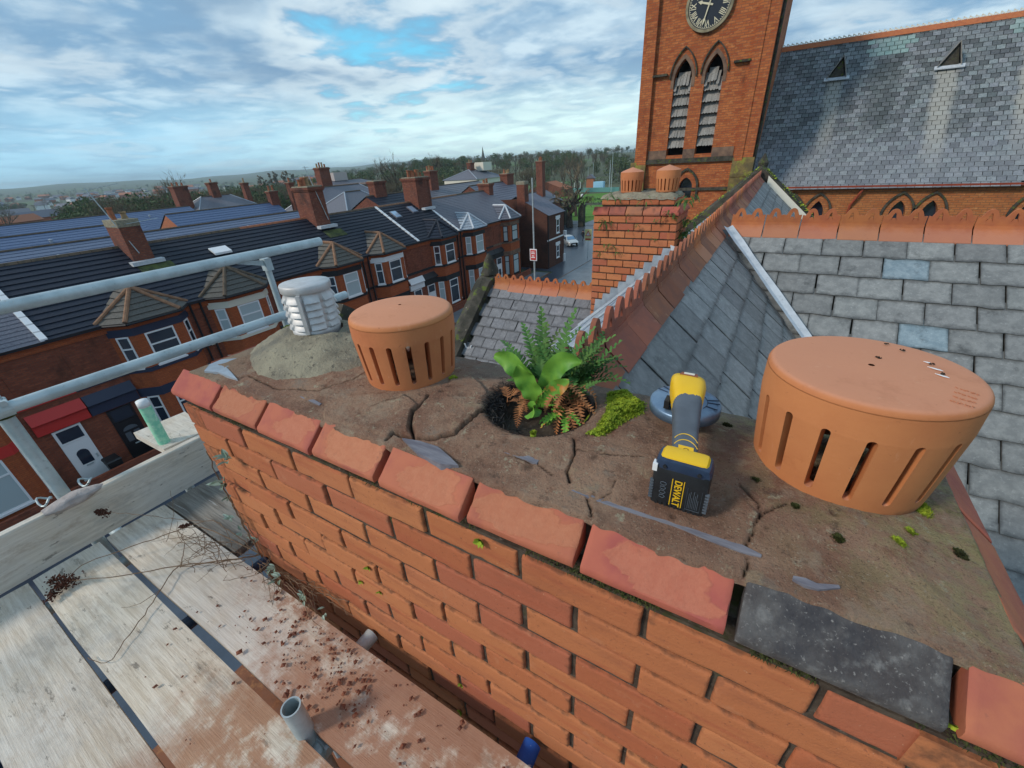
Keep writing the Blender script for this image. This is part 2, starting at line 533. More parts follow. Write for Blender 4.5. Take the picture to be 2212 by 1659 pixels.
def terracotta():
    m = Mt('terracotta', 0.72, spec=0.25)
    c = m.mix(m.step(m.noise(7, 5, 0.6), 0.35, 0.68), (0.56, 0.21, 0.082), (0.50, 0.175, 0.07))
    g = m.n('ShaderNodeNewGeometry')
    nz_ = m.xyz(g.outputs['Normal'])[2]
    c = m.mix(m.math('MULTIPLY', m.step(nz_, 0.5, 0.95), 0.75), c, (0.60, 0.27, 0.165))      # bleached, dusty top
    c = m.mix(m.math('MULTIPLY', m.step(m.noise(16, 6, 0.75), 0.6, 0.72), 0.45), c, (0.42, 0.13, 0.05))
    c = m.mix(m.math('MULTIPLY', m.step(m.noise(60, 4, 0.7), 0.66, 0.72), 0.5), c, (0.28, 0.10, 0.05))
    c = m.mix(m.math('MULTIPLY', m.step(m.noise(5, 6, 0.75, (1, 1, 0.5)), 0.56, 0.74), 0.4), c, (0.33, 0.115, 0.05))
    c = m.mix(m.math('MULTIPLY', m.step(m.noise(24, 6, 0.75, (1, 1, 0.35)), 0.60, 0.70), 0.35), c, (0.66, 0.36, 0.22))
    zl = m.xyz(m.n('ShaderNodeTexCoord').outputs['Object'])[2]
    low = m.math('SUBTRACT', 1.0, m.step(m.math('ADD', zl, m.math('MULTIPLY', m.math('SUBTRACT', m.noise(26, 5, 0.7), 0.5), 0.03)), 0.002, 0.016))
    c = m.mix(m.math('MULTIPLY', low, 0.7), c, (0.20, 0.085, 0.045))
    m.col(m.jitter(c, 0.08, 0.006))
    m.bump(m.math('ADD', m.noise(160, 5, 0.7), m.math('MULTIPLY', m.noise(30, 3, 0.6, (1, 1, 4)), 1.2)), 0.12, 0.003)
    return m.m


def plank_mat(name='scaffold_plank', k=lambda a, b: (a, b, b)):
    m = Mt(name, 0.8)
    P = m.pos()
    g = m.noise(9, 6, 0.65, k(0.6, 9))
    c = m.mix(m.step(g, 0.36, 0.64), (0.72, 0.635, 0.52), (0.56, 0.47, 0.36))
    c = m.mix(m.math('MULTIPLY', m.step(m.noise(30, 5, 0.7, k(0.35, 7)), 0.54, 0.7), 0.45), c, (0.30, 0.235, 0.175))
    c = m.mix(m.math('MULTIPLY', m.step(m.noise(2.6, 5, 0.6), 0.42, 0.66), 0.55), c, (0.64, 0.62, 0.58))
    c = m.mix(m.math('MULTIPLY', m.step(m.noise(11, 5, 0.7, k(1, 3)), 0.61, 0.68), 0.7), c, (0.13, 0.11, 0.09))
    c = m.mix(m.math('MULTIPLY', m.step(m.noise(4.5, 6, 0.75, k(0.8, 2)), 0.55, 0.68), 0.5), c, (0.36, 0.265, 0.185))
    c = m.mix(m.math('MULTIPLY', m.step(m.noise(3.2, 6, 0.72, k(0.9, 1.6)), 0.53, 0.70), 0.5), c, (0.31, 0.285, 0.25))
    c = m.mix(m.math('MULTIPLY', m.step(m.noise(6, 6, 0.75, k(0.5, 2.2)), 0.60, 0.68), 0.55), c, (0.20, 0.165, 0.125))
    x, y, z = m.xyz(P)
    # red mortar dust trodden into the near ends and swept along the wall edge
    near = m.step(m.math('ADD', x, m.math('MULTIPLY', m.math('SUBTRACT', m.noise(3.5, 6, 0.7, co=P), 0.5), 1.3)), -1.28, -0.88)
    wall = m.math('MULTIPLY', m.step(m.math('ADD', y, m.math('MULTIPLY', m.math('SUBTRACT', m.noise(11, 6, 0.75, co=P), 0.5), 0.45)), 0.24, 0.36), m.step(x, -1.6, -1.1))
    dust = m.math('MAXIMUM', m.math('MULTIPLY', near, m.step(m.noise(7, 6, 0.7, co=P), 0.36, 0.52)), m.math('MULTIPLY', wall, m.step(m.noise(16, 6, 0.75, co=P), 0.44, 0.56)))
    c = m.mix(m.math('MULTIPLY', dust, 0.9), c, m.mix(m.noise(30, 5, 0.7, co=P), (0.30, 0.13, 0.07), (0.44, 0.24, 0.14)))
    m.col(m.jitter(c, 0.14, 0.01))
    m.bump(m.noise(40, 6, 0.7, k(0.3, 7)), 0.5, 0.004)
    return m.m


def slate_mat(name, a, b, hue=0.02, val=0.35, attr=False, rough=0.55, streak=False, edge=None):
    m = Mt(name, rough, spec=0.4)
    c = m.mix(m.step(m.noise(14, 6, 0.7), 0.35, 0.68), a, b)
    c = m.mix(m.math('MULTIPLY', m.step(m.noise(45, 5, 0.75), 0.55, 0.7), 0.5), c, tuple(q * 1.55 for q in b))
    c = m.mix(m.math('MULTIPLY', m.step(m.noise(6, 5, 0.7), 0.56, 0.72), 0.65), c, tuple(q * 0.33 for q in a))
    src = None
    if attr:
        at = m.n('ShaderNodeAttribute'); at.attribute_name = 'rnd'
        src = m.math('ADD', at.outputs['Fac'], m.oi())
    c = m.jitter(c, val, hue, 0.5, src)
    if streak: c = streak(m, c)
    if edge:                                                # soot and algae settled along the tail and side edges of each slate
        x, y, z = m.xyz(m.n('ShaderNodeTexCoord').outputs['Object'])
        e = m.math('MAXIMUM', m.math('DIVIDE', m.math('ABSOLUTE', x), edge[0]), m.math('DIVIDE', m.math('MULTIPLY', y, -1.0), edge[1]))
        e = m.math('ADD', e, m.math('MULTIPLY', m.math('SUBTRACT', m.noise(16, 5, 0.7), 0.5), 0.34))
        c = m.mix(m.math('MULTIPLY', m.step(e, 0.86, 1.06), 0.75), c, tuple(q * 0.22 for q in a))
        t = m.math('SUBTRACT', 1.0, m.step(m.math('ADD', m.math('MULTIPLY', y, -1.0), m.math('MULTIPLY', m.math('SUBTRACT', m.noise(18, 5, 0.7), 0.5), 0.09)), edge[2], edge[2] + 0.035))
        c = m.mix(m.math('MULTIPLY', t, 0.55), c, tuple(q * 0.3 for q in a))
    m.col(c)
    m.bump(m.noise(60, 6, 0.7), 0.4, 0.004)
    return m.m


def nave_streaks(m, c):
    """pale lime runs below the roof vents, a dark run and a patch of newer green slates; fixed to the roof"""
    P = m.pos()
    x, y, z = m.xyz(P)
    for x0, w, top, ln in ((1.30, 0.36, 3.4, 3.7), (5.62, 0.42, 3.3, 4.6), (8.5, 0.42, 4.8, 6.0)):
        dx = m.math('ABSOLUTE', m.math('SUBTRACT', m.math('ADD', x, m.math('MULTIPLY', m.math('SUBTRACT', m.noise(1.6, 4, co=P), 0.5), 0.5)), x0))
        f = m.math('SUBTRACT', 1.0, m.step(dx, w * 0.45, w * 1.3))
        f = m.math('MULTIPLY', f, m.math('SUBTRACT', 1.0, m.step(z, top - 0.15, top)))
        f = m.math('MULTIPLY', f, m.step(z, top - ln, top - ln * 0.55))
        c = m.mix(m.math('MULTIPLY', f, 0.72), c, (0.40, 0.39, 0.345))
    dx = m.math('ABSOLUTE', m.math('SUBTRACT', x, 3.3))
    f = m.math('MULTIPLY', m.math('SUBTRACT', 1.0, m.step(dx, 0.3, 0.75)), m.math('MULTIPLY', m.step(z, 0.4, 1.4), m.math('SUBTRACT', 1.0, m.step(z, 3.9, 4.6))))
    c = m.mix(m.math('MULTIPLY', f, 0.5), c, (0.04, 0.05, 0.05))
    low = m.math('SUBTRACT', 1.0, m.step(m.math('ADD', z, m.math('MULTIPLY', m.math('SUBTRACT', m.noise(0.8, 4, co=P), 0.5), 3.0)), -0.6, 1.8))
    c = m.mix(m.math('MULTIPLY', low, 0.35), c, (0.27, 0.29, 0.33))
    return c


def metal_mat(name, a, b, rough, metal, scale=9):
    m = Mt(name, rough, metal, 0.5)
    c = m.mix(m.step(m.noise(scale, 5, 0.65), 0.35, 0.66), a, b)
    c = m.mix(m.math('MULTIPLY', m.step(m.noise(scale * 4, 5, 0.7), 0.6, 0.72), 0.5), c, tuple(q * 0.5 for q in b))
    if 'galv' in name:                                      # cement splashes and a little rust
        c = m.mix(m.math('MULTIPLY', m.step(m.noise(38, 5, 0.75), 0.63, 0.68), 0.8), c, (0.55, 0.53, 0.48))
        c = m.mix(m.math('MULTIPLY', m.step(m.noise(15, 6, 0.78), 0.62, 0.72), 0.6), c, (0.20, 0.12, 0.07))
        c = m.mix(m.math('MULTIPLY', m.step(m.noise(3, 5, 0.7), 0.5, 0.7), 0.35), c, (0.25, 0.31, 0.33))
    m.col(c)
    m.rough(m.math('ADD', rough - 0.1, m.math('MULTIPLY', m.noise(20, 4), 0.25)))
    m.bump(m.noise(90, 4, 0.6), 0.08, 0.002)
    return m.m


def plain(name, c, rough=0.6, metal=0.0, spec=0.4, emit=None):
    m = Mt(name, rough, metal, spec)
    m.col(c)
    return m.m


MAT = {}
MAT['brick'] = near_brick()
MAT['coping'] = coping_brick()
MAT['mortar'] = simple('sooty_joint_mortar', (0.052, 0.037, 0.027), (0.10, 0.078, 0.058), 30, 0.95, bump=0.8, bscale=130, spots=[((0.05, 0.058, 0.018), 9, 0.58, 0.68), ((0.17, 0.145, 0.12), 70, 0.62, 0.7)])  # dark mortar, its colour deepened to carry the shade inside the joints
MAT['black_brick'] = simple('blackened_brick', (0.060, 0.052, 0.052), (0.115, 0.11, 0.108), 14, 0.75, bump=0.9, bscale=110, spots=[((0.175, 0.17, 0.165), 40, 0.50, 0.72), ((0.045, 0.043, 0.048), 9, 0.5, 0.7), ((0.22, 0.21, 0.2), 190, 0.58, 0.70), ((0.24, 0.13, 0.08), 20, 0.70, 0.76)])
MAT['flaunch'] = flaunch_mat()
MAT['cement'] = simple('grey_cement', (0.335, 0.30, 0.215), (0.22, 0.195, 0.145), 9, 0.95, bump=0.9, bscale=110, bdist=0.008, spots=[((0.13, 0.115, 0.09), 55, 0.56, 0.68), ((0.48, 0.45, 0.36), 45, 0.64, 0.72), ((0.17, 0.16, 0.13), 5, 0.58, 0.7)])
MAT['terracotta'] = terracotta()
MAT['white_metal'] = metal_mat('weathered_aluminium', (0.62, 0.62, 0.62), (0.48, 0.47, 0.46), 0.5, 0.35)
MAT['galv'] = metal_mat('galvanised_steel', (0.50, 0.58, 0.60), (0.38, 0.45, 0.47), 0.45, 0.3)
MAT['plank'] = plank_mat()
MAT['plank_across'] = plank_mat('toe_plank', lambda a, b: (b, a, b))
MAT['old_plank'] = simple('weathered_grey_board', (0.30, 0.275, 0.24), (0.145, 0.125, 0.105), 6, 0.9, bump=0.8, bscale=22, bdist=0.008, stretch=(0.5, 6, 6), spots=[((0.46, 0.44, 0.41), 11, 0.6, 0.7, (0.4, 7, 7))])
MAT['slate'] = slate_mat('hall_slate', (0.175, 0.182, 0.18), (0.255, 0.262, 0.255), 0.03, 0.32, edge=(0.147, 0.275, 0.062))
MAT['slate_blue'] = slate_mat('new_blue_slate', (0.15, 0.225, 0.265), (0.24, 0.32, 0.36), 0.01, 0.2, edge=(0.147, 0.275, 0.062))
MAT['slate_main'] = slate_mat('old_slate', (0.195, 0.19, 0.185), (0.285, 0.275, 0.265), 0.04, 0.42, edge=(0.146, 0.285, 0.07))
MAT['slate_nave'] = slate_mat('nave_slate', (0.115, 0.13, 0.14), (0.21, 0.225, 0.23), 0.08, 0.95, True, 0.5, nave_streaks)
MAT['slate_small'] = slate_mat('porch_slate', (0.15, 0.15, 0.16), (0.21, 0.21, 0.22), 0.03, 0.35, edge=(0.109, 0.24, 0.055))
MAT['ridge'] = simple('crested_ridge_tile', (0.50, 0.145, 0.042), (0.42, 0.115, 0.045), 9, 0.8, jit=0.2, hue=0.01, bump=0.25, bscale=90, spots=[((0.33, 0.13, 0.085), 14, 0.58, 0.72), ((0.56, 0.27, 0.17), 30, 0.66, 0.74), ((0.2, 0.09, 0.05), 40, 0.68, 0.75)])
def ridge_mat():
    m = Mt('crested_ridge_tile', 0.8)
    c = m.mix(m.step(m.noise(9, 5), 0.35, 0.65), (0.47, 0.16, 0.06), (0.39, 0.125, 0.055))
    z = m.xyz(m.n('ShaderNodeTexCoord').outputs['Object'])[2]
    low = m.math('SUBTRACT', 1.0, m.step(m.math('ADD', z, m.math('MULTIPLY', m.math('SUBTRACT', m.noise(14, 5, 0.7), 0.5), 0.09)), -0.05, 0.02))
    c = m.mix(m.math('MULTIPLY', low, 0.75), c, (0.47, 0.205, 0.125))
    c = m.mix(m.math('MULTIPLY', m.step(m.noise(30, 5, 0.7), 0.62, 0.72), 0.5), c, (0.24, 0.10, 0.06))
    m.col(m.jitter(c, 0.2, 0.01)); m.bump(m.noise(90, 6, 0.7), 0.3, 0.004)
    return m.m


MAT['ridge'] = ridge_mat()
MAT['ridge_old'] = simple('weathered_ridge_tile', (0.36, 0.125, 0.07), (0.27, 0.105, 0.07), 7, 0.85, jit=0.4, hue=0.02, bump=0.3, bscale=90, spots=[((0.42, 0.19, 0.11), 10, 0.6, 0.72), ((0.13, 0.075, 0.06), 25, 0.64, 0.74)])
MAT['lead'] = metal_mat('lead_sheet', (0.40, 0.45, 0.50), (0.27, 0.31, 0.36), 0.5, 0.25, 5)
MAT['white_lead'] = metal_mat('pale_valley_lead', (0.58, 0.62, 0.66), (0.46, 0.50, 0.54), 0.55, 0.1, 7)
MAT['stone'] = simple('dark_mossy_stone', (0.085, 0.075, 0.06), (0.04, 0.038, 0.03), 5, 0.95, bump=0.6, bscale=40, bdist=0.01, spots=[((0.10, 0.13, 0.025), 6, 0.55, 0.66), ((0.30, 0.27, 0.2), 14, 0.66, 0.72)])
MAT['moss'] = simple('bright_moss', (0.36, 0.44, 0.035), (0.22, 0.31, 0.03), 30, 0.95, jit=0.2, spots=[((0.38, 0.40, 0.05), 60, 0.58, 0.7)])
MAT['dark_moss'] = simple('dark_moss', (0.065, 0.075, 0.02), (0.035, 0.04, 0.015), 40, 0.95)
MAT['soil'] = simple('black_soil', (0.028, 0.02, 0.015), (0.05, 0.036, 0.026), 40, 0.95, bump=0.8, bscale=80)
MAT['flue'] = simple('sooty_flue_liner', (0.05, 0.028, 0.02), (0.028, 0.018, 0.014), 20, 0.85)
MAT['fern'] = simple('fern_green', (0.095, 0.19, 0.04), (0.05, 0.115, 0.025), 25, 0.7, jit=0.5, hue=0.05)
MAT['fern_brown'] = simple('dead_fern', (0.46, 0.19, 0.075), (0.30, 0.12, 0.05), 30, 0.8, jit=0.4)
MAT['leaf'] = simple('hart_leaf', (0.19, 0.40, 0.05), (0.10, 0.28, 0.04), 18, 0.5, spec=0.3, jit=0.3, spots=[((0.50, 0.22, 0.05), 9, 0.56, 0.61)])
MAT['twig'] = simple('dead_twig', (0.24, 0.16, 0.10), (0.15, 0.095, 0.06), 40, 0.85)
MAT['seed'] = simple('brown_seedhead', (0.10, 0.035, 0.02), (0.055, 0.02, 0.013), 60, 0.9)
MAT['grey_leaf'] = simple('grey_green_leaf', (0.33, 0.42, 0.36), (0.20, 0.28, 0.20), 30, 0.7, jit=0.3)
MAT['crumb'] = simple('red_mortar_crumb', (0.22, 0.075, 0.04), (0.12, 0.05, 0.035), 60, 0.95, jit=0.6)
MAT['slate_chip'] = simple('slate_chip', (0.14, 0.135, 0.16), (0.215, 0.21, 0.235), 30, 0.6, bump=0.3, stretch=(0.5, 3, 1))
MAT['yellow'] = simple('tool_yellow', (0.82, 0.50, 0.015), (0.78, 0.46, 0.015), 8, 0.45, spec=0.4, spots=[((0.50, 0.33, 0.06), 40, 0.66, 0.74)])
MAT['rubber'] = simple('grey_rubber', (0.105, 0.125, 0.15), (0.085, 0.10, 0.12), 20, 0.6, spots=[((0.17, 0.18, 0.19), 60, 0.64, 0.72)])
MAT['black'] = simple('black_plastic', (0.012, 0.013, 0.015), (0.02, 0.022, 0.025), 20, 0.45, spec=0.4)
MAT['navy_plastic'] = simple('blue_black_plastic', (0.035, 0.06, 0.11), (0.02, 0.035, 0.07), 20, 0.4)
MAT['guard'] = metal_mat('blued_guard', (0.20, 0.30, 0.42), (0.12, 0.19, 0.29), 0.4, 0.5, 14)
MAT['blue_paint'] = simple('chipped_blue_paint', (0.02, 0.10, 0.42), (0.015, 0.075, 0.33), 12, 0.5, spots=[((0.42, 0.48, 0.55), 22, 0.62, 0.68)])
MAT['green_tape'] = simple('speckled_green_wrap', (0.22, 0.62, 0.42), (0.42, 0.75, 0.52), 34, 0.5, spots=[((0.70, 0.80, 0.74), 50, 0.6, 0.68)])
MAT['plaster'] = simple('plaster_lump', (0.52, 0.46, 0.43), (0.40, 0.35, 0.33), 22, 0.95, bump=0.9, bscale=60, bdist=0.008)
MAT['white'] = plain('white_paint', (0.78, 0.79, 0.80), 0.4)
MAT['cream'] = plain('cream_paint', (0.70, 0.66, 0.55), 0.6)
MAT['red'] = plain('red_paint', (0.55, 0.035, 0.03), 0.5)
MAT['glass'] = plain('window_glass', (0.02, 0.03, 0.05), 0.06, 0.0, 0.8)
MAT['blind'] = plain('window_with_pale_blind', (0.42, 0.50, 0.52), 0.25, 0.0, 0.6)
MAT['navy'] = plain('navy_painted_band', (0.025, 0.035, 0.07), 0.5)
MAT['blackpaint'] = plain('black_painted_band', (0.012, 0.012, 0.016), 0.5)
MAT['sandstone'] = simple('sooty_sandstone', (0.24, 0.15, 0.10), (0.13, 0.085, 0.065), 3, 0.9)
MAT['tw_brick'] = brick_wall('tower_brick', (0.50, 0.155, 0.048), (0.33, 0.075, 0.027), (0.24, 0.095, 0.05), 0.30, 0.10, 0.014, (0.045, 0.025, 0.018), 0.52, 0.72, 0.9, (0.64, 0.29, 0.11))
MAT['nave_brick'] = brick_wall('nave_brick', (0.46, 0.17, 0.055), (0.38, 0.12, 0.04), (0.20, 0.10, 0.05), 0.30, 0.10, 0.014, (0.10, 0.05, 0.03), 0.56, 0.76, 0.9, (0.60, 0.32, 0.13))
MAT['house_brick'] = brick_wall('terrace_brick', (0.29, 0.082, 0.042), (0.185, 0.048, 0.028), (0.15, 0.07, 0.048), 0.235, 0.083, 0.012, (0.075, 0.033, 0.022), 0.5, 0.72)
MAT['bay_brick'] = brick_wall('bay_brick', (0.42, 0.105, 0.036), (0.34, 0.08, 0.03), (0.22, 0.075, 0.035), 0.235, 0.083, 0.01, (0.16, 0.05, 0.025), 0.58, 0.76)
MAT['stack_brick'] = brick_wall('stack_brick', (0.25, 0.075, 0.042), (0.17, 0.05, 0.034), (0.11, 0.065, 0.05), 0.235, 0.083, 0.014, (0.05, 0.03, 0.027), 0.5, 0.68, 0.9, (0.36, 0.19, 0.12))
MAT['end_brick'] = brick_wall('corner_house_brick', (0.115, 0.045, 0.028), (0.085, 0.034, 0.024), (0.08, 0.04, 0.03), 0.235, 0.083, 0.012, (0.05, 0.026, 0.02), 0.5, 0.7)
MAT['tile_dark'] = slate_mat('dark_concrete_tile', (0.013, 0.017, 0.028), (0.022, 0.027, 0.042), 0.0, 0.0, False, 0.62)
MAT['tile_purple'] = slate_mat('purple_slate_roof', (0.105, 0.105, 0.135), (0.16, 0.16, 0.19), 0.02, 0.1, False, 0.5)
MAT['tile_grey'] = slate_mat('grey_hip_tiles', (0.085, 0.08, 0.07), (0.13, 0.12, 0.105), 0.02, 0.2, False, 0.7)
MAT['tile_blue'] = slate_mat('blue_slate_roof', (0.075, 0.115, 0.21), (0.11, 0.155, 0.26), 0.0, 0.0, False, 0.45)
MAT['tile_brown'] = simple('mossy_hip_tile', (0.16, 0.115, 0.08), (0.10, 0.08, 0.06), 4, 0.9)
MAT['hip_tan'] = simple('tan_hip_tile', (0.30, 0.17, 0.10), (0.22, 0.12, 0.075), 5, 0.9)
MAT['asphalt'] = simple('wet_asphalt', (0.045, 0.06, 0.082), (0.075, 0.095, 0.125), 0.25, 0.30, spec=0.5, stretch=(1, 0.4, 1))
MAT['paving'] = simple('wet_paving', (0.20, 0.22, 0.24), (0.15, 0.165, 0.18), 0.8, 0.45)
MAT['grass'] = simple('park_grass', (0.10, 0.23, 0.025), (0.07, 0.17, 0.02), 0.2, 0.95)
MAT['field'] = simple('far_fields', (0.075, 0.085, 0.05), (0.10, 0.115, 0.06), 0.004, 0.95, spots=[((0.09, 0.15, 0.05), 0.006, 0.55, 0.6)])
MAT['bark'] = simple('bark', (0.085, 0.065, 0.05), (0.05, 0.04, 0.032), 3, 0.95)
MAT['winter'] = simple('winter_twigs', (0.17, 0.13, 0.085), (0.12, 0.105, 0.065), 0.08, 0.95, jit=0.4)
MAT['evergreen'] = simple('evergreen_leaves', (0.055, 0.085, 0.035), (0.075, 0.10, 0.045), 0.15, 0.9, jit=0.4)
MAT['pot'] = simple('chimney_pot_clay', (0.42, 0.15, 0.07), (0.30, 0.12, 0.07), 6, 0.85, jit=0.3)
MAT['pot_buff'] = simple('buff_chimney_pot', (0.40, 0.27, 0.14), (0.28, 0.19, 0.11), 6, 0.85, jit=0.3)
MAT['louvre'] = simple('weathered_louvre_slat', (0.34, 0.325, 0.30), (0.20, 0.19, 0.175), 5, 0.9, jit=0.3, stretch=(6, 6, 1))
MAT['void'] = plain('dark_opening', (0.006, 0.006, 0.007), 0.9, 0, 0.1)
# ------------------------------------------------------------------ the near chimney: bricks, coping, flaunching
BX0, BX1, BY0, BY1 = -1.605, 0.388, 0.46, 0.985        # brick faces
chimney = thing('brick_chimney', 'wide orange brick chimney stack in front with cracked mortar top', 'chimney', (-0.6, 0.72, -2.75))
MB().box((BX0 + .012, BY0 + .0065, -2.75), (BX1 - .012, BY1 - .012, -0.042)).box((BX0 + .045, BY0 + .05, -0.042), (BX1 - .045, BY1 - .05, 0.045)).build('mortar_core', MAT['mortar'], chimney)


def brick_variant(L, D, H, seed, rough=0.0016):
    """brick with a worn face: arrises rounded unevenly, the odd corner knocked off"""
    r = random.Random(seed)
    nu, nv = (20 if L > .15 else 11), 9
    us = np.concatenate([[0, .002, .005], np.linspace(.011, L - .011, nu - 6), [L - .005, L - .002, L]])
    vs = np.concatenate([[0, .002, .005], np.linspace(.011, H - .011, nv - 6), [H - .005, H - .002, H]])
    chips = [(r.choice([0, L]) + r.uniform(-.01, .01), r.choice([0, H]), r.uniform(.005, .012)) for _ in range(r.choice([0, 1, 2]))] + [(r.uniform(0, L), r.choice([0, H]), r.uniform(.004, .009)) for _ in range(2)]
    P = np.zeros((nu, nv, 3))
    for i, u in enumerate(us):
        for j, v in enumerate(vs):
            e = min(u, L - u, v, H - v)
            rad = .0048 + .002 * mnoise.noise(Vector((u * 30 + seed, v * 30, 1)))
            y = rad * (1 - math.sqrt(max(0, 1 - (1 - min(e, rad) / rad) ** 2))) if e < rad else 0
            y += .0007 * fbm(u * 22 + seed * 5, v * 22, 2, 3)
            for cx, cy, cr in chips:
                d = math.hypot(u - cx, v - cy)
                if d < cr: y += (cr - d) * .8
            y = max(y, -.002)
            k = 1.0e-3
            P[i, j] = (u - L / 2 + k * mnoise.noise(Vector((v * 40, seed, u * 9))), -D / 2 + y, v - H / 2 + k * mnoise.noise(Vector((u * 28, seed * 2.3, 5 + v * 5))))
    mb = MB().grid(P)
    ring = [(i, 0) for i in range(nu)] + [(nu - 1, j) for j in range(1, nv)] + [(i, nv - 1) for i in range(nu - 2, -1, -1)] + [(0, j) for j in range(nv - 2, 0, -1)]
    base = len(mb.v)
    for i, j in ring: mb.v.append((P[i, j, 0], D / 2, P[i, j, 2]))
    n = len(ring)
    for k in range(n):
        (i, j), (i2, j2) = ring[k], ring[(k + 1) % n]
        mb.f.append((i2 * nv + j2, i * nv + j, base + k, base + (k + 1) % n)); mb.m.append(0); mb.r.append(0)
    me = mb.mesh('brick', MAT['brick'], smooth=True)
    try: me.set_sharp_from_angle(angle=1.1)
    except Exception: pass
    return me


STRETCH = [brick_variant(.2335, .10, .0730, i) for i in range(8)]
HEAD = [brick_variant(.108, .10, .0730, 50 + i) for i in range(4)]
rb = random.Random(5)
for row in range(25):
    zc = -0.048 - 0.083 * row - 0.0375
    off = -1.51 if row % 2 == 0 else -1.393
    edges = [off + .2428 * k for k in range(9)]
    xs = [BX0] + edges
    for k in range(len(xs)):
        a = xs[k]; b = xs[k + 1] if k + 1 < len(xs) else BX1
        if b - a < .06: continue
        L = b - a - .0105
        me = rb.choice(STRETCH if L > .16 else HEAD)
        base = .2335 if L > .16 else .108
        o = put(me, 'brick', chimney, ((a + b) / 2 + rb.uniform(-.0015, .0015), BY0 + .05 + rb.uniform(-.0045, .0025), zc + rb.uniform(-.002, .002)),
                (rb.uniform(-.006, .006), rb.uniform(-.004, .004), rb.uniform(-.006, .006)))
        o.scale = (L / base, 1, 1)
    for side, yy in ((1, 0), (-1, 0)):                    # end faces, seen only from the side
        if row < 12:
            for k in range(2):
                yc = BY0 + .115 + .235 * k + (.1 if row % 2 else 0)
                if yc > BY1 - .1: continue
                put(rb.choice(STRETCH), 'brick', chimney, ((BX1 if side > 0 else BX0) - side * .05, yc, zc), (0, 0, math.pi / 2))


def coping_mesh(L, seed, spall=1.0, mat=None, D=.12):
    """plinth brick: short upright face, long splayed face; broken-away patches sink below the fired skin"""
    r = random.Random(seed)
    prof = [(.062, -.005), (.012, -.005), (.003, -.004), (0, .002), (0, .0125), (.003, .017)] + [(.003 + .055 * t, .017 + .049 * t) for t in np.linspace(.12, .94, 9)] + [(.0595, .0662), (.0615, .064), (.0625, -.004)]
    n = 26
    us = np.concatenate([[0, .0025, .006], np.linspace(.014, L - .014, n - 6), [L - .006, L - .0025, L]])
    cx, cy, ra = L * r.uniform(.4, .62), r.uniform(.4, .6), r.uniform(.055, .09)
    P = np.zeros((len(us), len(prof), 3)); att = []
    for i, u in enumerate(us):
        e = 0.004 * max(0, 1 - min(u, L - u) / .006) ** 2
        for j, (y, z) in enumerate(prof):
            s = 0.0
            if 5 <= j <= 15:
                t = (j - 5) / 9.0
                d = math.hypot((u - cx) / (ra * 1.25), (t - cy) / .62) + .55 * fbm(u * 14 + seed * 3.1, t * 1.6, seed)
                s = max(0.0, min(1.0, (1.05 - d) * 5)) * spall
            dn = -s * .0038 + (.0016 * fbm(u * 60, t * 6, seed) * s if s else 0) + .0012 * fbm(u * 9 + seed, y * 20, z * 20)
            ny, nz_ = (-.66, .75) if 5 <= j <= 14 else ((-1, 0) if j < 5 else (0, 1))
            P[i, j] = (u + (e if u < L / 2 else -e) * 1.0, y + ny * dn + (e if 2 < j < 15 else 0), z + nz_ * dn - (e if j > 5 else 0))
            att.append(s)
    mb = MB().grid(P)
    k = len(prof)
    mb.f += [tuple(range(k))[::-1], tuple((len(us) - 1) * k + q for q in range(k))]; mb.m += [0, 0]; mb.r += [0, 0]
    me = mb.mesh('coping_brick', mat or MAT['coping'], smooth=True)
    at = me.attributes.new('spall', 'FLOAT', 'POINT'); at.data.foreach_set('value', att)
    try: me.set_sharp_from_angle(angle=0.75)
    except Exception: pass
    return me


cj = [-1.600] + [-1.347 + .2349 * i for i in range(8)] + [.42]
SP = [.0, .75, .8, 1.0, 1.0, 1.05, 1.0, 0, .0]
for i in range(9):
    a, b = cj[i] + (.0035 if i else 0), cj[i + 1] - (.0035 if i < 8 else 0)
    gap = {3: .008, 4: 0.0}.get(i, 0)
    me = coping_mesh(b - a - gap, 20 + i, SP[i], MAT['black_brick'] if i == 7 else None)
    o = put(me, 'coping_brick', chimney, (a, .441 + [0, .001, -.001, 0, -.004, .002, .001, -.001, .001][i], [0, .001, -.001, .001, .002, 0, 0, 0, .001][i]),
            ([0, 0, .01, 0, -.012, .008, 0, 0, 0][i], 0, [0, .003, -.004, .002, -.012, .006, .002, -.002, 0][i]))
    if i == 7: o['label'] = 'soot black coping brick'
for k in range(2):                                          # right end, left end and back run round at the same level
    put(coping_mesh(.232, 60 + k, .3), 'coping_brick', chimney, (.42, .563 + .237 * k, 0.001), (0, 0, math.pi / 2))
    put(coping_mesh(.232, 70 + k, .3), 'coping_brick', chimney, (-1.62, .80 + .237 * k, 0.001), (0, 0, -math.pi / 2))
for k in range(8):
    put(coping_mesh(.231, 80 + k, .3), 'coping_brick', chimney, (.36 - .2349 * k, 1.01, 0.0), (0, 0, math.pi))

def flaunch_base(X, Y):
    X, Y = np.asarray(X, float), np.asarray(Y, float)
    e = np.minimum(np.minimum(X + 1.55, .366 - X), np.minimum(Y - .493, .955 - Y))
    s = np.clip(e / .17, 0, 1); s = s * s * (3 - 2 * s)
    lap = np.maximum(np.maximum(.5005 - Y, X - .36), 0)     # feathered down over the coping's splay
    return .0672 + .028 * s - .85 * lap


FLUE = (-.405, .772)
def pxs(pts, z=None):
    out = []
    for x, y in pts:
        zz = .08
        for _ in range(4):
            q = bp(x, y, 'z', zz)
            zz = float(flaunch_base(q[0], q[1])) + .002 if z is None else z
        out.append(q[:2])
    return np.array(out)


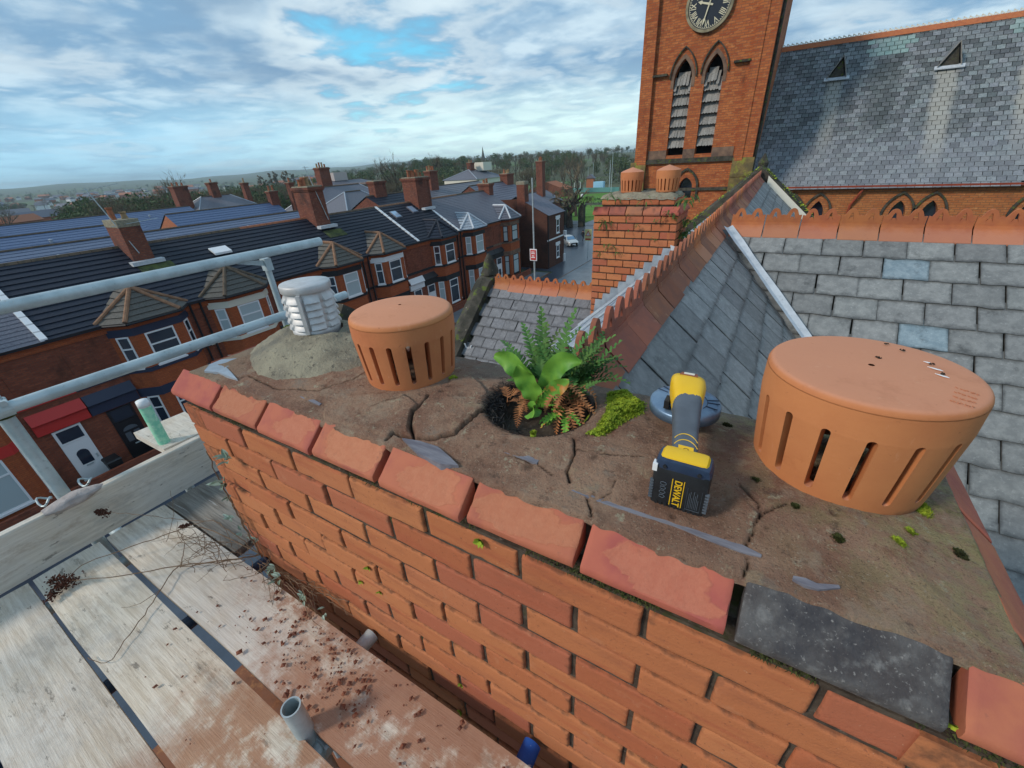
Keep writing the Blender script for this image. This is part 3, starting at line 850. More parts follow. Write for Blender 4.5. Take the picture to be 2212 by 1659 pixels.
CRACKS = [(pxs(c), w, d) for c, w, d in [
    ([(1238, 945), (1242, 975), (1232, 1002), (1226, 1018), (1231, 1042)], .0032, .014),
    ([(1268, 1072), (1272, 1088), (1277, 1100), (1278, 1120)], .0026, .010),
    ([(1700, 1085), (1640, 1110), (1622, 1150), (1608, 1180)], .0020, .008),
    ([(1600, 1050), (1640, 1085), (1640, 1110)], .0018, .007),
    ([(1617, 1200), (1612, 1230), (1607, 1245)], .0020, .008),
    ([(893, 945), (888, 912), (895, 890), (915, 868), (925, 852)], .0048, .016),
    ([(1062, 868), (1027, 902), (985, 937), (940, 949), (897, 946)], .0030, .010),
    ([(835, 948), (850, 938), (880, 942), (893, 952)], .0045, .014),
    ([(535, 812), (600, 840), (690, 842), (760, 818), (806, 796)], .0028, .008),
    ([(1195, 1030), (1160, 1003), (1100, 985)], .0014, .005),
    ([(1290, 1085), (1315, 1070), (1330, 1040)], .0012, .004),
    ([(800, 880), (840, 868), (880, 856)], .0016, .006),
    ([(1242, 968), (1300, 985), (1390, 990)], .0010, .003),
]]
SLABS = [(pxs(s), h) for s, h in [
    ([(893, 930), (900, 945), (940, 949), (985, 937), (1027, 902), (1062, 868), (1050, 840), (1000, 800), (955, 838), (925, 862), (900, 895)], .0075),
    ([(700, 900), (770, 925), (838, 946), (850, 936), (884, 938), (886, 908), (905, 875), (875, 853), (800, 850), (700, 850)], .006),
    ([(1235, 1000), (1230, 1042), (1290, 1075), (1400, 1110), (1520, 1150), (1605, 1175), (1640, 1110), (1560, 1030), (1400, 980), (1300, 960)], .004),
]]


def seg_dist(X, Y, pl):
    d = np.full(X.shape, 9.0)
    for (ax, ay), (bx, by) in zip(pl[:-1], pl[1:]):
        vx, vy = bx - ax, by - ay
        t = np.clip(((X - ax) * vx + (Y - ay) * vy) / (vx * vx + vy * vy + 1e-12), 0, 1)
        d = np.minimum(d, np.hypot(X - ax - t * vx, Y - ay - t * vy))
    return d


def in_poly(X, Y, pl):
    c = np.zeros(X.shape, bool)
    n = len(pl)
    for i in range(n):
        (x1, y1), (x2, y2) = pl[i], pl[i - 1]
        cond = ((y1 > Y) != (y2 > Y)) & (X < (x2 - x1) * (Y - y1) / (y2 - y1 + 1e-15) + x1)
        c ^= cond
    return c


def flaunch():
    xs, ys = np.linspace(-1.55, .366, 620), np.linspace(.493, .952, 150)
    X, Y = np.meshgrid(xs, ys, indexing='ij')
    N1 = np.array([[fbm(x * 6, y * 6, 3.3, 3) for y in ys] for x in xs])
    N2 = np.array([[mnoise.noise(Vector((x * 38, y * 38, 1.7))) for y in ys] for x in xs])
    N3 = np.array([[mnoise.noise(Vector((x * 95, y * 95, 8.8))) for y in ys] for x in xs])
    WX, WY = X + N2 * .0032 + N1 * .002 + N3 * .0018, Y + N1[::-1] * .002 + N2[::-1] * .003 - N3 * .0018
    e = np.minimum(np.minimum(X + 1.55, .366 - X), np.minimum(Y - .493, .955 - Y)); ed = np.clip(e / .05, 0, 1)
    Y = Y + (1 - ed) * (N2 * .005 + N1 * .004); X = X + (1 - ed) * N2[::-1] * .005
    Z = flaunch_base(X, Y) + (N1 * .0050 + N2 * .0016 + N3 * .0009) * (.25 + .75 * ed) + np.where(e < .0015, -.006, .0012)
    crack = np.zeros_like(X)
    for pl, h in SLABS:
        inside = in_poly(WX, WY, pl); d = seg_dist(WX, WY, np.vstack([pl, pl[:1]]))
        Z += np.where(inside, h * np.clip(d / .004, 0, 1), 0)
    for pl, w, dp in CRACKS:
        d = seg_dist(WX, WY, pl)
        w = max(w * .62, .0013)
        g = np.exp(-(d / w) ** 2)
        Z -= dp * g; crack = np.maximum(crack, np.exp(-(d / w) ** 2))
    # small pits
    for k in range(60):
        px, py, r = RND.uniform(-1.5, .33), RND.uniform(.52, .93), RND.uniform(.003, .008)
        g = np.exp(-(np.hypot(WX - px, WY - py) / r) ** 2); Z -= .004 * g; crack = np.maximum(crack, g * .6)
    rr = np.hypot(X - FLUE[0], Y - FLUE[1])
    Z -= .012 * np.exp(-((rr - .128) / .012) ** 2)
    hole = rr < (.128 + .006 * N1)
    P = np.stack([X, Y, Z], -1)
    mb = MB(); a, b = X.shape
    mb.v = [tuple(p) for p in P.reshape(-1, 3)]
    hf = hole.reshape(-1)
    for i in range(a - 1):
        for j in range(b - 1):
            q = (i * b + j, (i + 1) * b + j, (i + 1) * b + j + 1, i * b + j + 1)
            if not (hf[q[0]] or hf[q[1]] or hf[q[2]] or hf[q[3]]): mb.f.append(q); mb.m.append(0); mb.r.append(0)
    o = mb.build('mortar_top', MAT['flaunch'], chimney, smooth=True)
    at = o.data.attributes.new('crack', 'FLOAT', 'POINT'); at.data.foreach_set('value', np.clip(crack, 0, 1).reshape(-1).tolist())


flaunch()
# flue liner: a pipe wall down into the stack with soil in it
MB().lathe([(.136, -.25), (.136, .080), (.124, .082), (.118, .074), (.116, -.25)], (FLUE[0], FLUE[1], 0), 40).build('flue_liner', MAT['flue'], chimney, smooth=True)


def strip(px, width, name='slate_strip', mat='slate_chip', lift=.0012, label=None):
    pts = pxs(px)
    top, n = [], len(pts)
    L, R_ = [], []
    for i, p in enumerate(pts):
        d = pts[min(i + 1, n - 1)] - pts[max(i - 1, 0)]; d /= np.linalg.norm(d)
        nn = np.array([-d[1], d[0]])
        w = width[i] / 2 * RND.uniform(.7, 1.15)
        z = float(flaunch_base(p[0], p[1])) + lift
        L.append((*(p + nn * w), z + .001)); R_.append((*(p - nn * w), z))
    mb = MB()
    for i in range(n - 1):
        q = [L[i], L[i + 1], R_[i + 1], R_[i]]
        lo = [(x, y, z - .02) for x, y, z in q]
        mb.hexa([lo[3], lo[2], lo[1], lo[0], q[3], q[2], q[1], q[0]])
    o = mb.build(name, MAT[mat], chimney)
    return o


strip([(1196, 1041), (1232, 1052), (1300, 1080), (1380, 1105), (1460, 1132), (1540, 1162), (1600, 1183), (1645, 1200)], [.010, .015, .013, .014, .013, .015, .013, .004])
strip([(1052, 958), (1090, 972), (1125, 983), (1162, 997)], [.006, .016, .014, .010])
strip([(778, 886), (800, 893), (825, 901), (852, 910)], [.006, .016, .016, .008])
strip([(642, 852), (660, 858), (692, 873)], [.006, .013, .008])
strip([(1712, 1250), (1738, 1260), (1765, 1270), (1812, 1270)], [.006, .013, .010, .004], lift=.005)
# a grey bedding slate showing where the mortar broke away, and slivers by the far left corner
mbs = MB()
pts = [(868, 944), (905, 950), (945, 962), (972, 985), (990, 1003), (950, 1000), (900, 975)]
w = [(*bp(x, y, 'z', .079)[:2], .0765) for x, y in pts]
mbs.prism(w[::-1], (0, 0, -.02)).build('slate_strip', MAT['slate_chip'], chimney)
for pp in ([(440, 800), (452, 786), (478, 776), (515, 772), (508, 786), (488, 792), (500, 803), (512, 818), (492, 812), (470, 802)],):
    w = [(*bp(x, y, 'z', .080)[:2], .0775 + .001 * (i % 3)) for i, (x, y) in enumerate(pp)]
    MB().prism(w[::-1], (0, 0, -.02)).build('slate_strip', MAT['lead'], chimney)

# cement haunch the metal cowl stands in
DOME = (-1.235, .785)


def dome():
    n, m = 64, 26
    P = np.zeros((m, n + 1, 3))
    for i in range(m):
        t = i / (m - 1)
        for j in range(n + 1):
            a = 2 * math.pi * j / n
            rx, ry = (.300, .228)
            x, y = math.cos(a), math.sin(a)
            r = (1 - t) + t * .0
            f = .50 + .50 * (1 - t)
            k = .30 + .70 * (1 - t)
            px, py = DOME[0] + x * rx * k - .03 * t, DOME[1] + y * ry * k + .02 * t
            h = .068 + .082 * math.sin(min(1, t * 1.02) * math.pi / 2) ** .85
            g = fbm(px * 11, py * 11, 7.7, 4)
            P[i, j] = (px + g * .008 * (1 - t), py + g * .007, h + .010 * g + .003 * fbm(px * 60, py * 60, 1, 2) - (.012 if i == 0 else 0))
    MB().grid(P).build('cement_haunch', MAT['cement'], chimney, smooth=True)


dome()

# ------------------------------------------------------------------ terracotta cowls
def slotted_cowl(name, label, c, r0, r1, h, nslot, zs, ze, hw, group, rim=.012, point=.010, phase=0.0, mat='terracotta'):
    t = thing(name, label, 'chimney cowl', c, group)
    prof = lambda z: r0 + (r1 - r0) * min(1, z / (h * .72)) ** .85
    zz = sorted(set([0, .004, .012] + list(np.linspace(.02, zs, 3)) + [zs + hw * r0 * q for q in (.15, .4, .75, 1.2)] + list(np.linspace(zs + hw * r0 * 2, ze - hw * r0 * 2, 5)) + [ze - hw * r0 * q for q in (1.2, .75, .4, .15)] + [ze] + list(np.linspace(ze + .008, h - rim, 4))))
    th = .022
    mb = MB()
    R0 = hw * r0

    def half(z):
        if z <= zs or z >= ze: return 0.0
        d = min(z - zs, ze - z)
        return hw * (1.0 if d >= R0 else math.sqrt(max(0, 1 - (1 - d / R0) ** 2)))

    def pt(a, r, z): return (c[0] + r * math.cos(a), c[1] + r * math.sin(a), c[2] + z)
    idx = {}

    def vid(key, p):
        if key not in idx: idx[key] = len(mb.v); mb.v.append(tuple(map(float, p)))
        return idx[key]

    sub = 3
    for s in range(nslot):
        a0, a1 = 2 * math.pi * s / nslot + phase, 2 * math.pi * (s + 1) / nslot + phase
        am = (a0 + a1) / 2
        for lay in (0, 1):
            rows = []
            for iz, z in enumerate(zz):
                r = prof(z) - (th if lay else 0)
                h_ = half(z)
                left = [a0 + (am - h_ - a0) * q / sub for q in range(sub + 1)]
                right = [am + h_ + (a1 - am - h_) * q / sub for q in range(sub + 1)]
                Lr = [vid((s if q else s, lay, iz, 'L', q) if q else ('B', lay, iz, s % nslot), pt(x, r, z)) for q, x in enumerate(left)]
                Rr = [vid((s, lay, iz, 'R', q) if (q < sub and h_ > 0) or (0 < q < sub) else (('B', lay, iz, (s + 1) % nslot) if q == sub else (s, lay, iz, 'L', sub)), pt(x, r, z)) for q, x in enumerate(right)]
                rows.append((Lr, Rr, h_))
            for (La, Ra, ha), (Lb, Rb, hb) in zip(rows[:-1], rows[1:]):
                for A, B in ((La, Lb), (Ra, Rb)):
                    for q in range(sub):
                        f = (A[q], A[q + 1], B[q + 1], B[q])
                        mb.f.append(f[::-1] if lay else f); mb.m.append(0); mb.r.append(0)
        for iz in range(len(zz) - 1):
            if half(zz[iz]) > 0 or half(zz[iz + 1]) > 0:
                for sd in ('L', 'R'):
                    def k(lay, i):
                        hh = half(zz[i])
                        return idx[(s, lay, i, 'L', sub)] if (sd == 'L' or hh == 0) else idx[(s, lay, i, 'R', 0)]
                    f = (k(0, iz), k(1, iz), k(1, iz + 1), k(0, iz + 1))
                    if len(set(f)) >= 3: mb.f.append(f if sd == 'L' else f[::-1]); mb.m.append(0); mb.r.append(0)
    mb.build('slotted_body', MAT[mat], t, smooth=True)
    try: t.children[0].data.set_sharp_from_angle(angle=0.8)
    except Exception: pass
    rt = prof(h)
    cap = [(rt - .02, h - rim - .001), (rt, h - rim)] + [(rt - rim * (1 - math.cos(q)) * .9, h - rim + rim * math.sin(q)) for q in np.linspace(.2, math.pi / 2, 6)]
    cap += [(rt * q, h + point * (1 - q) ** .9) for q in (.8, .6, .4, .2, .03)]
    MB().lathe(cap, c, 56).build('domed_cap', MAT[mat], t, smooth=True)
    return t


G = 'terracotta chimney cowls'
slotted_cowl('chimney_cowl', 'plain terracotta slotted cowl between the cement haunch and the ferns', (-.820, .770, .082), .121, .1385, .200, 18, .032, .145, .050, G, .016, .012, .12)
big = slotted_cowl('chimney_cowl', 'big scratched terracotta slotted cowl at the right end, bolts and white marks on its lid', (.184, .818, .082), .130, .1445, .205, 16, .028, .150, .045, G, .012, .004, .22)
rg_ = random.Random(17)
for px, py, s in ((1898, 773, .0034), (1916, 744, .0028), (1950, 757, .0036), (2012, 786, .0034), (2036, 808, .0036)):
    b = MB(); c0 = bp(px, py, 'z', .2905)
    for q in range(5):
        c1 = c0 + np.array([rg_.uniform(-.003, .003), rg_.uniform(-.003, .003), 0])
        u, v = np.array([rg_.uniform(.4, 1), rg_.uniform(-1, 1), 0]) * s * .8, np.array([rg_.uniform(-1, 1), rg_.uniform(.4, 1), 0]) * s * .7
        b.add([c1 + u, c1 + v, c1 - u * .9, c1 - v, c1 + [0, 0, s * .8]], [(0, 1, 4), (1, 2, 4), (2, 3, 4), (3, 0, 4)])
    b.build('grit_crumb', MAT['soil'], big)
m_ = MB()
for px, py, L, a in ((2020, 797, .010, -.55), (2035, 812, .009, -.6), (2003, 783, .005, -.5)):
    c0 = bp(px, py, 'z', .2902); d = np.array([math.cos(a), math.sin(a), 0]); t = np.array([-d[1], d[0], 0])
    m_.prism([c0 - d * L, c0 - d * L * .3 + t * .0016, c0 + d * L * .6 + t * .002, c0 + d * L, c0 + d * L * .2 - t * .0018], (0, 0, .0006))
m_.build('white_scrape', MAT['white'], big)
mbt = MB()                                                  # worn impressed stamp: illegible strokes
for ln in range(4):
    for q in range(7):
        c0 = bp(2068 + q * 7.5 - ln * 4, 838 + q * 2.2 + ln * 9, 'z', .2888)
        a = rg_.uniform(-.6, .6)
        mbt.obox(c0 + [rg_.uniform(-.001, .001), rg_.uniform(-.001, .001), 0], (.0008 * math.cos(a), .0008 * math.sin(a), 0), (-.0004, .0012 + .0006 * rg_.random(), 0), (0, 0, .0004))
mbt.build('worn_stamp', simple('stamped_clay', (0.52, 0.205, 0.105), (0.47, 0.175, 0.085), 60, 0.8), big)

# ------------------------------------------------------------------ louvred metal cowl
MC = (-1.272, .806, .150)
mc = thing('metal_cowl', 'weathered white metal cowl with rows of scalloped louvres standing in grey cement', 'chimney cowl', MC)
def metal_cowl():
    n = 120
    prof = [(0.0, .004), (.006, .008)]
    P = []
    rows, z0, z1 = 5, .016, .126
    rb_ = .072
    zs = [(0.0, 0.0, 0), (.012, 0.0, 0)]
    dz = (z1 - z0) / rows
    for k in range(rows):
        b = z0 + dz * k
        zs += [(b, 0, k), (b + .001, 1.0, k), (b + dz * .30, .80, k), (b + dz * .62, .42, k), (b + dz * .92, .05, k)]
    zs += [(.129, 0, 0), (.136, 0, 0)]
    for z, amp, k in zs:
        ring = []
        for j in range(n + 1):
            a = 2 * math.pi * j / n
            s = max(0, min(1, (abs(math.sin(a * 4 + .4)) - .16) / .22))
            r = rb_ + .0105 * amp * s
            ring.append((MC[0] + r * math.cos(a), MC[1] + r * math.sin(a), MC[2] + z))
        P.append(ring)
    o = MB().grid(np.array(P)).build('louvred_body', MAT['white_metal'], mc, smooth=True)
    try: o.data.set_sharp_from_angle(angle=0.6)
    except Exception: pass
    MB().lathe([(.0, .1335), (.0765, .133), (.078, .135), (.078, .154), (.0755, .1575), (.0, .159)], MC, 56).build('lid', MAT['white_metal'], mc, smooth=True)
    smooth_angle(mc.children[1], .6)
    a = -0.95
    d = np.array([math.cos(a), math.sin(a), 0]); tt = np.array([-d[1], d[0], 0])
    MB().obox(np.array(MC) + d * .080 + np.array([0, 0, .070]), d * .007, tt * .006, (0, 0, .063)).build('seam_strip', MAT['white_metal'], mc)
    MB().lathe([(.074, -.03), (.0765, -.0), (.0765, .012), (.072, .014)], MC, 48).build('base_collar', MAT['white_metal'], mc, smooth=True)
metal_cowl()
# ------------------------------------------------------------------ scaffold beside the chimney
ZB = -0.72                                                  # top of the boards


def board(name, label, x0, x1, y0, y1, ztop, th=.038, mat='plank', seed=0, group='scaffold boards', skew=0.0, wave=.004):
    r = random.Random(seed)
    n, k = 40, 5
    top, bot = np.zeros((n, k, 3)), None
    for i in range(n):
        x = x0 + (x1 - x0) * i / (n - 1)
        for j in range(k):
            t = j / (k - 1)
            y = y0 + (y1 - y0) * t + skew * i / (n - 1) + wave * fbm(x * 1.3, seed * 3.1 + (5 if t > .5 else 0), 0, 3) * (1 if j in (0, k - 1) else .6)
            z = ztop + .0025 * fbm(x * 1.1, t * 2, seed, 3) - (.003 if j in (0, k - 1) else 0)
            top[i, j] = (x, y, z)
    bot = top.copy(); bot[:, :, 2] = ztop - th
    mb = MB().grid(top).grid(bot, flip=True)
    N = n * k
    ed = [(i * k, (i + 1) * k) for i in range(n - 1)]
    for a, b in ed: mb.f += [(b, a, N + a, N + b)]
    for a, b in ed: mb.f += [(a + k - 1, b + k - 1, N + b + k - 1, N + a + k - 1)]
    for j in range(k - 1):
        mb.f += [(j, j + 1, N + j + 1, N + j), ((n - 1) * k + j + 1, (n - 1) * k + j, N + (n - 1) * k + j, N + (n - 1) * k + j + 1)]
    mb.m = [0] * len(mb.f); mb.r = [0] * len(mb.f)
    o = mb.build(name, MAT[mat], None, ((x0 + x1) / 2, (y0 + y1) / 2, ztop - th))
    tag(o, label, 'scaffold board', group)
    return o


board('scaffold_board', 'scaffold board nearest the chimney wall, strewn with red mortar crumbs', -2.215, .9, .165, .385, ZB, seed=1, skew=-.006)
board('scaffold_board', 'pale middle scaffold board, red dust over its near end', -2.215, .9, -.068, .140, ZB, seed=2, skew=-.012)
board('scaffold_board', 'grey white scaffold board outermost in the bottom left corner', -2.215, .9, -.300, -.083, ZB, seed=3, skew=-.004)
board('scaffold_board', 'fourth scaffold board, mostly out of frame at the lower left edge', -2.215, .9, -.535, -.312, ZB, seed=4)
board('scaffold_board', 'weathered grey board with raised grain past the chimney corner', -2.215, -1.63, .397, .645, ZB - .004, mat='old_plank', seed=5, group=None, wave=.012)
# toe board standing on edge across the end
r_ = MB()
n = 30
P = np.zeros((n, 6, 3))
for i in range(n):
    y = -1.0 + 1.652 * i / (n - 1)
    w = .004 * fbm(y * 2, 4.4, 0, 3)
    for j, (x, z) in enumerate([(-2.232, ZB + .001), (-2.2315, ZB + .21), (-2.236, ZB + .2165), (-2.266, ZB + .2165), (-2.27, ZB + .21), (-2.27, ZB + .001)]):
        P[i, j] = (x + w, y, z + (.003 * fbm(y * 3, 9, 0, 3) if j in (1, 2, 3, 4) else 0))
r_.grid(P)
r_.f += [tuple(range(6)), tuple((n - 1) * 6 + q for q in range(6))[::-1]]; r_.m += [0, 0]; r_.r += [0, 0]
tag(r_.build('toe_board', MAT['plank_across'], None, (-2.25, -.2, ZB)), 'pale toe board on edge closing off the end of the scaffold', 'toe board')
tag(MB().hexa([(-2.30, .505, -.545), (-2.30, .70, -.555), (-2.62, .74, -.555), (-2.62, .50, -.545), (-2.30, .505, -.508), (-2.30, .70, -.516), (-2.62, .74, -.516), (-2.62, .50, -.508)]).build('board_offcut', MAT['plank'], None), 'short pale board end lying beyond the toe board by the chimney corner', 'board')

SX = -2.345
TR = .0242


def tube_thing(name, label, cat, pts, group=None, mat='galv', rad=TR, hollow=.84):
    o = MB().tube(pts, rad, 24, hollow=hollow).build(name, MAT[mat], None, smooth=True)
    smooth_angle(o, .8)
    tag(o, label, cat, group)
    return o


tube_thing('guard_rail', 'upper galvanised guard rail, its cut end pointing at the terrace', 'scaffold tube', [(SX, -1.1, .249), (SX, 1.662, .247)], 'scaffold guard rails')
tube_thing('guard_rail', 'lower galvanised guard rail ending behind the metal cowl', 'scaffold tube', [(SX, -1.1, -.097), (SX, .6, -.101), (SX, 1.75, -.106)], 'scaffold guard rails')
tube_thing('scaffold_post', 'thick galvanised scaffold post footed behind the toe board', 'scaffold post', [(SX - .048, .152, -6), (SX - .048, .152, -.052)], 'scaffold posts')
tube_thing('scaffold_post', 'slim far scaffold post clipped under the upper rail', 'scaffold post', [(SX - .035, 1.318, -6), (SX - .035, 1.318, .205)], 'scaffold posts', rad=.0165)
gp = tube_thing('scaffold_post', 'scaffold post end wrapped in speckled green tape by the board offcut', 'scaffold post', [(SX - .02, .535, -6), (SX - .02, .535, -.275)], None, rad=.021)
MB().tube([(SX - .02, .535, -.60), (SX - .02, .535, -.300)], .0245, 24).build("green_wrap", MAT["green_tape"], gp, smooth=True); MB().tube([(SX - .02, .535, -.302), (SX - .02, .535, -.270)], [.0247, .0235], 24).build("white_tip", MAT["white"], gp, smooth=True)
smooth_angle(gp.children[0], .8)
tube_thing('tube_stub', 'open ended tube stub standing in the gap between two boards', 'scaffold tube', [(-.832, .150, -2.4), (-.832, .150, -.600)], None, rad=.0248)
# couplers
def coupler(label, c, group='scaffold couplers'):
    t = thing('coupler', label, 'scaffold coupler', c, group)
    MB().tube([(c[0], c[1] - .026, c[2]), (c[0], c[1] + .026, c[2])], .032, 16, hollow=.8).build('rail_clamp', MAT['galv'], t)
    MB().tube([(c[0] - .05, c[1], c[2] - .03), (c[0] - .05, c[1], c[2] + .025)], .032, 16, hollow=.8).build('post_clamp', MAT['galv'], t)
    MB().tube([(c[0] - .02, c[1] + .01, c[2] + .028), (c[0] + .035, c[1] + .01, c[2] + .028)], .007, 8).tube([(c[0] + .028, c[1] + .01, c[2] + .028), (c[0] + .04, c[1] + .01, c[2] + .028)], .0125, 6).build('bolt', MAT['galv'], t)
    return t


coupler('mossy coupler clamping the lower rail to the thick post', (SX, .152, -.098))
MB().lathe([(.033, -.02), (.036, 0), (.033, .02)], (SX - .05, .152, -.125), 14).build('moss_film', MAT['dark_moss'], [o for o in COL.objects if o.name == 'coupler'][0])
c2 = coupler('coupler on the tube stub between the boards', (-.80, .150, -.80))
br = thing('rail_bracket', 'thin flat bracket holding the upper rail to the slim far post', 'bracket', (SX - .02, 1.30, .2))
MB().hexa([(SX - .02, 1.16, .218), (SX - .02, 1.33, .170), (SX - .026, 1.33, .170), (SX - .026, 1.16, .218), (SX - .02, 1.16, .228), (SX - .02, 1.33, .205), (SX - .026, 1.33, .205), (SX - .026, 1.16, .228)]).build('arm', MAT['galv'], br)
MB().box((SX - .055, 1.30, .150), (SX - .01, 1.338, .215)).build('clasp', MAT['galv'], br)
# plaster lump hardened round the post foot
P = []
for i in range(9):
    ring = []
    for j in range(19):
        a = 2 * math.pi * j / 18
        t = i / 8.0
        rr = math.sin(math.pi * min(1, .12 + t * .88)) ** .6
        g = 1 + .3 * fbm(math.cos(a) * 2, math.sin(a) * 2, t * 3, 3)
        ring.append((-2.252 + .038 * math.cos(a) * rr * g, .165 + .105 * (t - .5) * 2 * .95, ZB + .212 + .024 * math.sin(a) * rr * g))
    P.append(ring)
tag(MB().grid(np.array(P)).build('plaster_lump', MAT['plaster'], None, smooth=True), 'lump of dried plaster on the toe board at the post foot', 'plaster')
for yy, nm in ((.085, 'left of'), (.235, 'right of')):
    pass
st = thing('wire_tie', 'loop of bent wire round the foot of the thick post', 'wire', (SX - .03, .1, -.5))
MB().tube([(SX + .01 + .03 * math.cos(a), .095 + .02 * math.sin(a), ZB + .222 + .012 * math.sin(a * 2)) for a in np.linspace(0, 6.2, 14)], .004, 6).build('wire', MAT['galv'], st)
MB().tube([(SX + .02 + .03 * math.cos(a), .225 + .02 * math.sin(a), ZB + .226 + .01 * math.sin(a * 2)) for a in np.linspace(0, 6.2, 14)], .004, 6).build('wire', MAT['galv'], st)

tube_thing('transom_tube', 'grey transom tube end poking out from under the inner board', 'scaffold tube', [(-.905, -1.0, -.79), (-.905, .447, -.785)], 'transom tubes')
tube_thing('transom_tube', 'blue painted transom tube end by the wall at the bottom edge', 'scaffold tube', [(-.285, -1.0, -.795), (-.285, .447, -.785)], 'transom tubes', 'blue_paint')
tube_thing('transom_tube', 'dark blue transom tube end by the chimney corner under the dead weed', 'scaffold tube', [(-1.53, -1.0, -.79), (-1.53, .452, -.785)], 'transom tubes', 'navy_plastic')
tube_thing('transom_tube', 'grey transom tube seen in the gap near the toe board', 'scaffold tube', [(-2.08, -1.0, -.785), (-2.08, .33, -.785)], 'transom tubes')
tube_thing('ledger_tube', 'long ledger tube running below the boards', 'scaffold tube', [(-2.6, .22, -.84), (1.1, .22, -.84)])

# loose red crumbs on the boards
mb = MB()
rc = random.Random(8)
for k in range(460):
    if k < 330: x = rc.gauss(-.93, .21); y = rc.uniform(.22, .378) if rc.random() < .75 else rc.uniform(.17, .3)
    else: x, y = rc.uniform(-1.5, .3), rc.uniform(-.06, .38)
    if .138 < y < .17 or y > .376: continue
    s = rc.choice([.0012, .0015, .002, .0025, .0035, .005, .0075, .010]) * rc.uniform(.7, 1.3)
    c = np.array([x, y, ZB + .003 + s * .5])
    a = rc.uniform(0, 6.28); u = np.array([math.cos(a), math.sin(a), rc.uniform(-.2, .2)]) * s; v = np.array([-math.sin(a), math.cos(a), rc.uniform(-.2, .2)]) * s * rc.uniform(.6, 1)
    w = np.array([0, 0, s * .5])
    vs = [c + u, c + v * .9 + u * .2, c - u * .9, c - v, c + w, c - w * .9 + u * .2]
    mb.add(vs, [(0, 1, 4), (1, 2, 4), (2, 3, 4), (3, 0, 4), (1, 0, 5), (2, 1, 5), (3, 2, 5), (0, 3, 5)])
tag(mb.build('mortar_rubble', MAT['crumb'], None), 'red mortar crumbs scattered over the inner scaffold boards', 'rubble', kind='stuff')

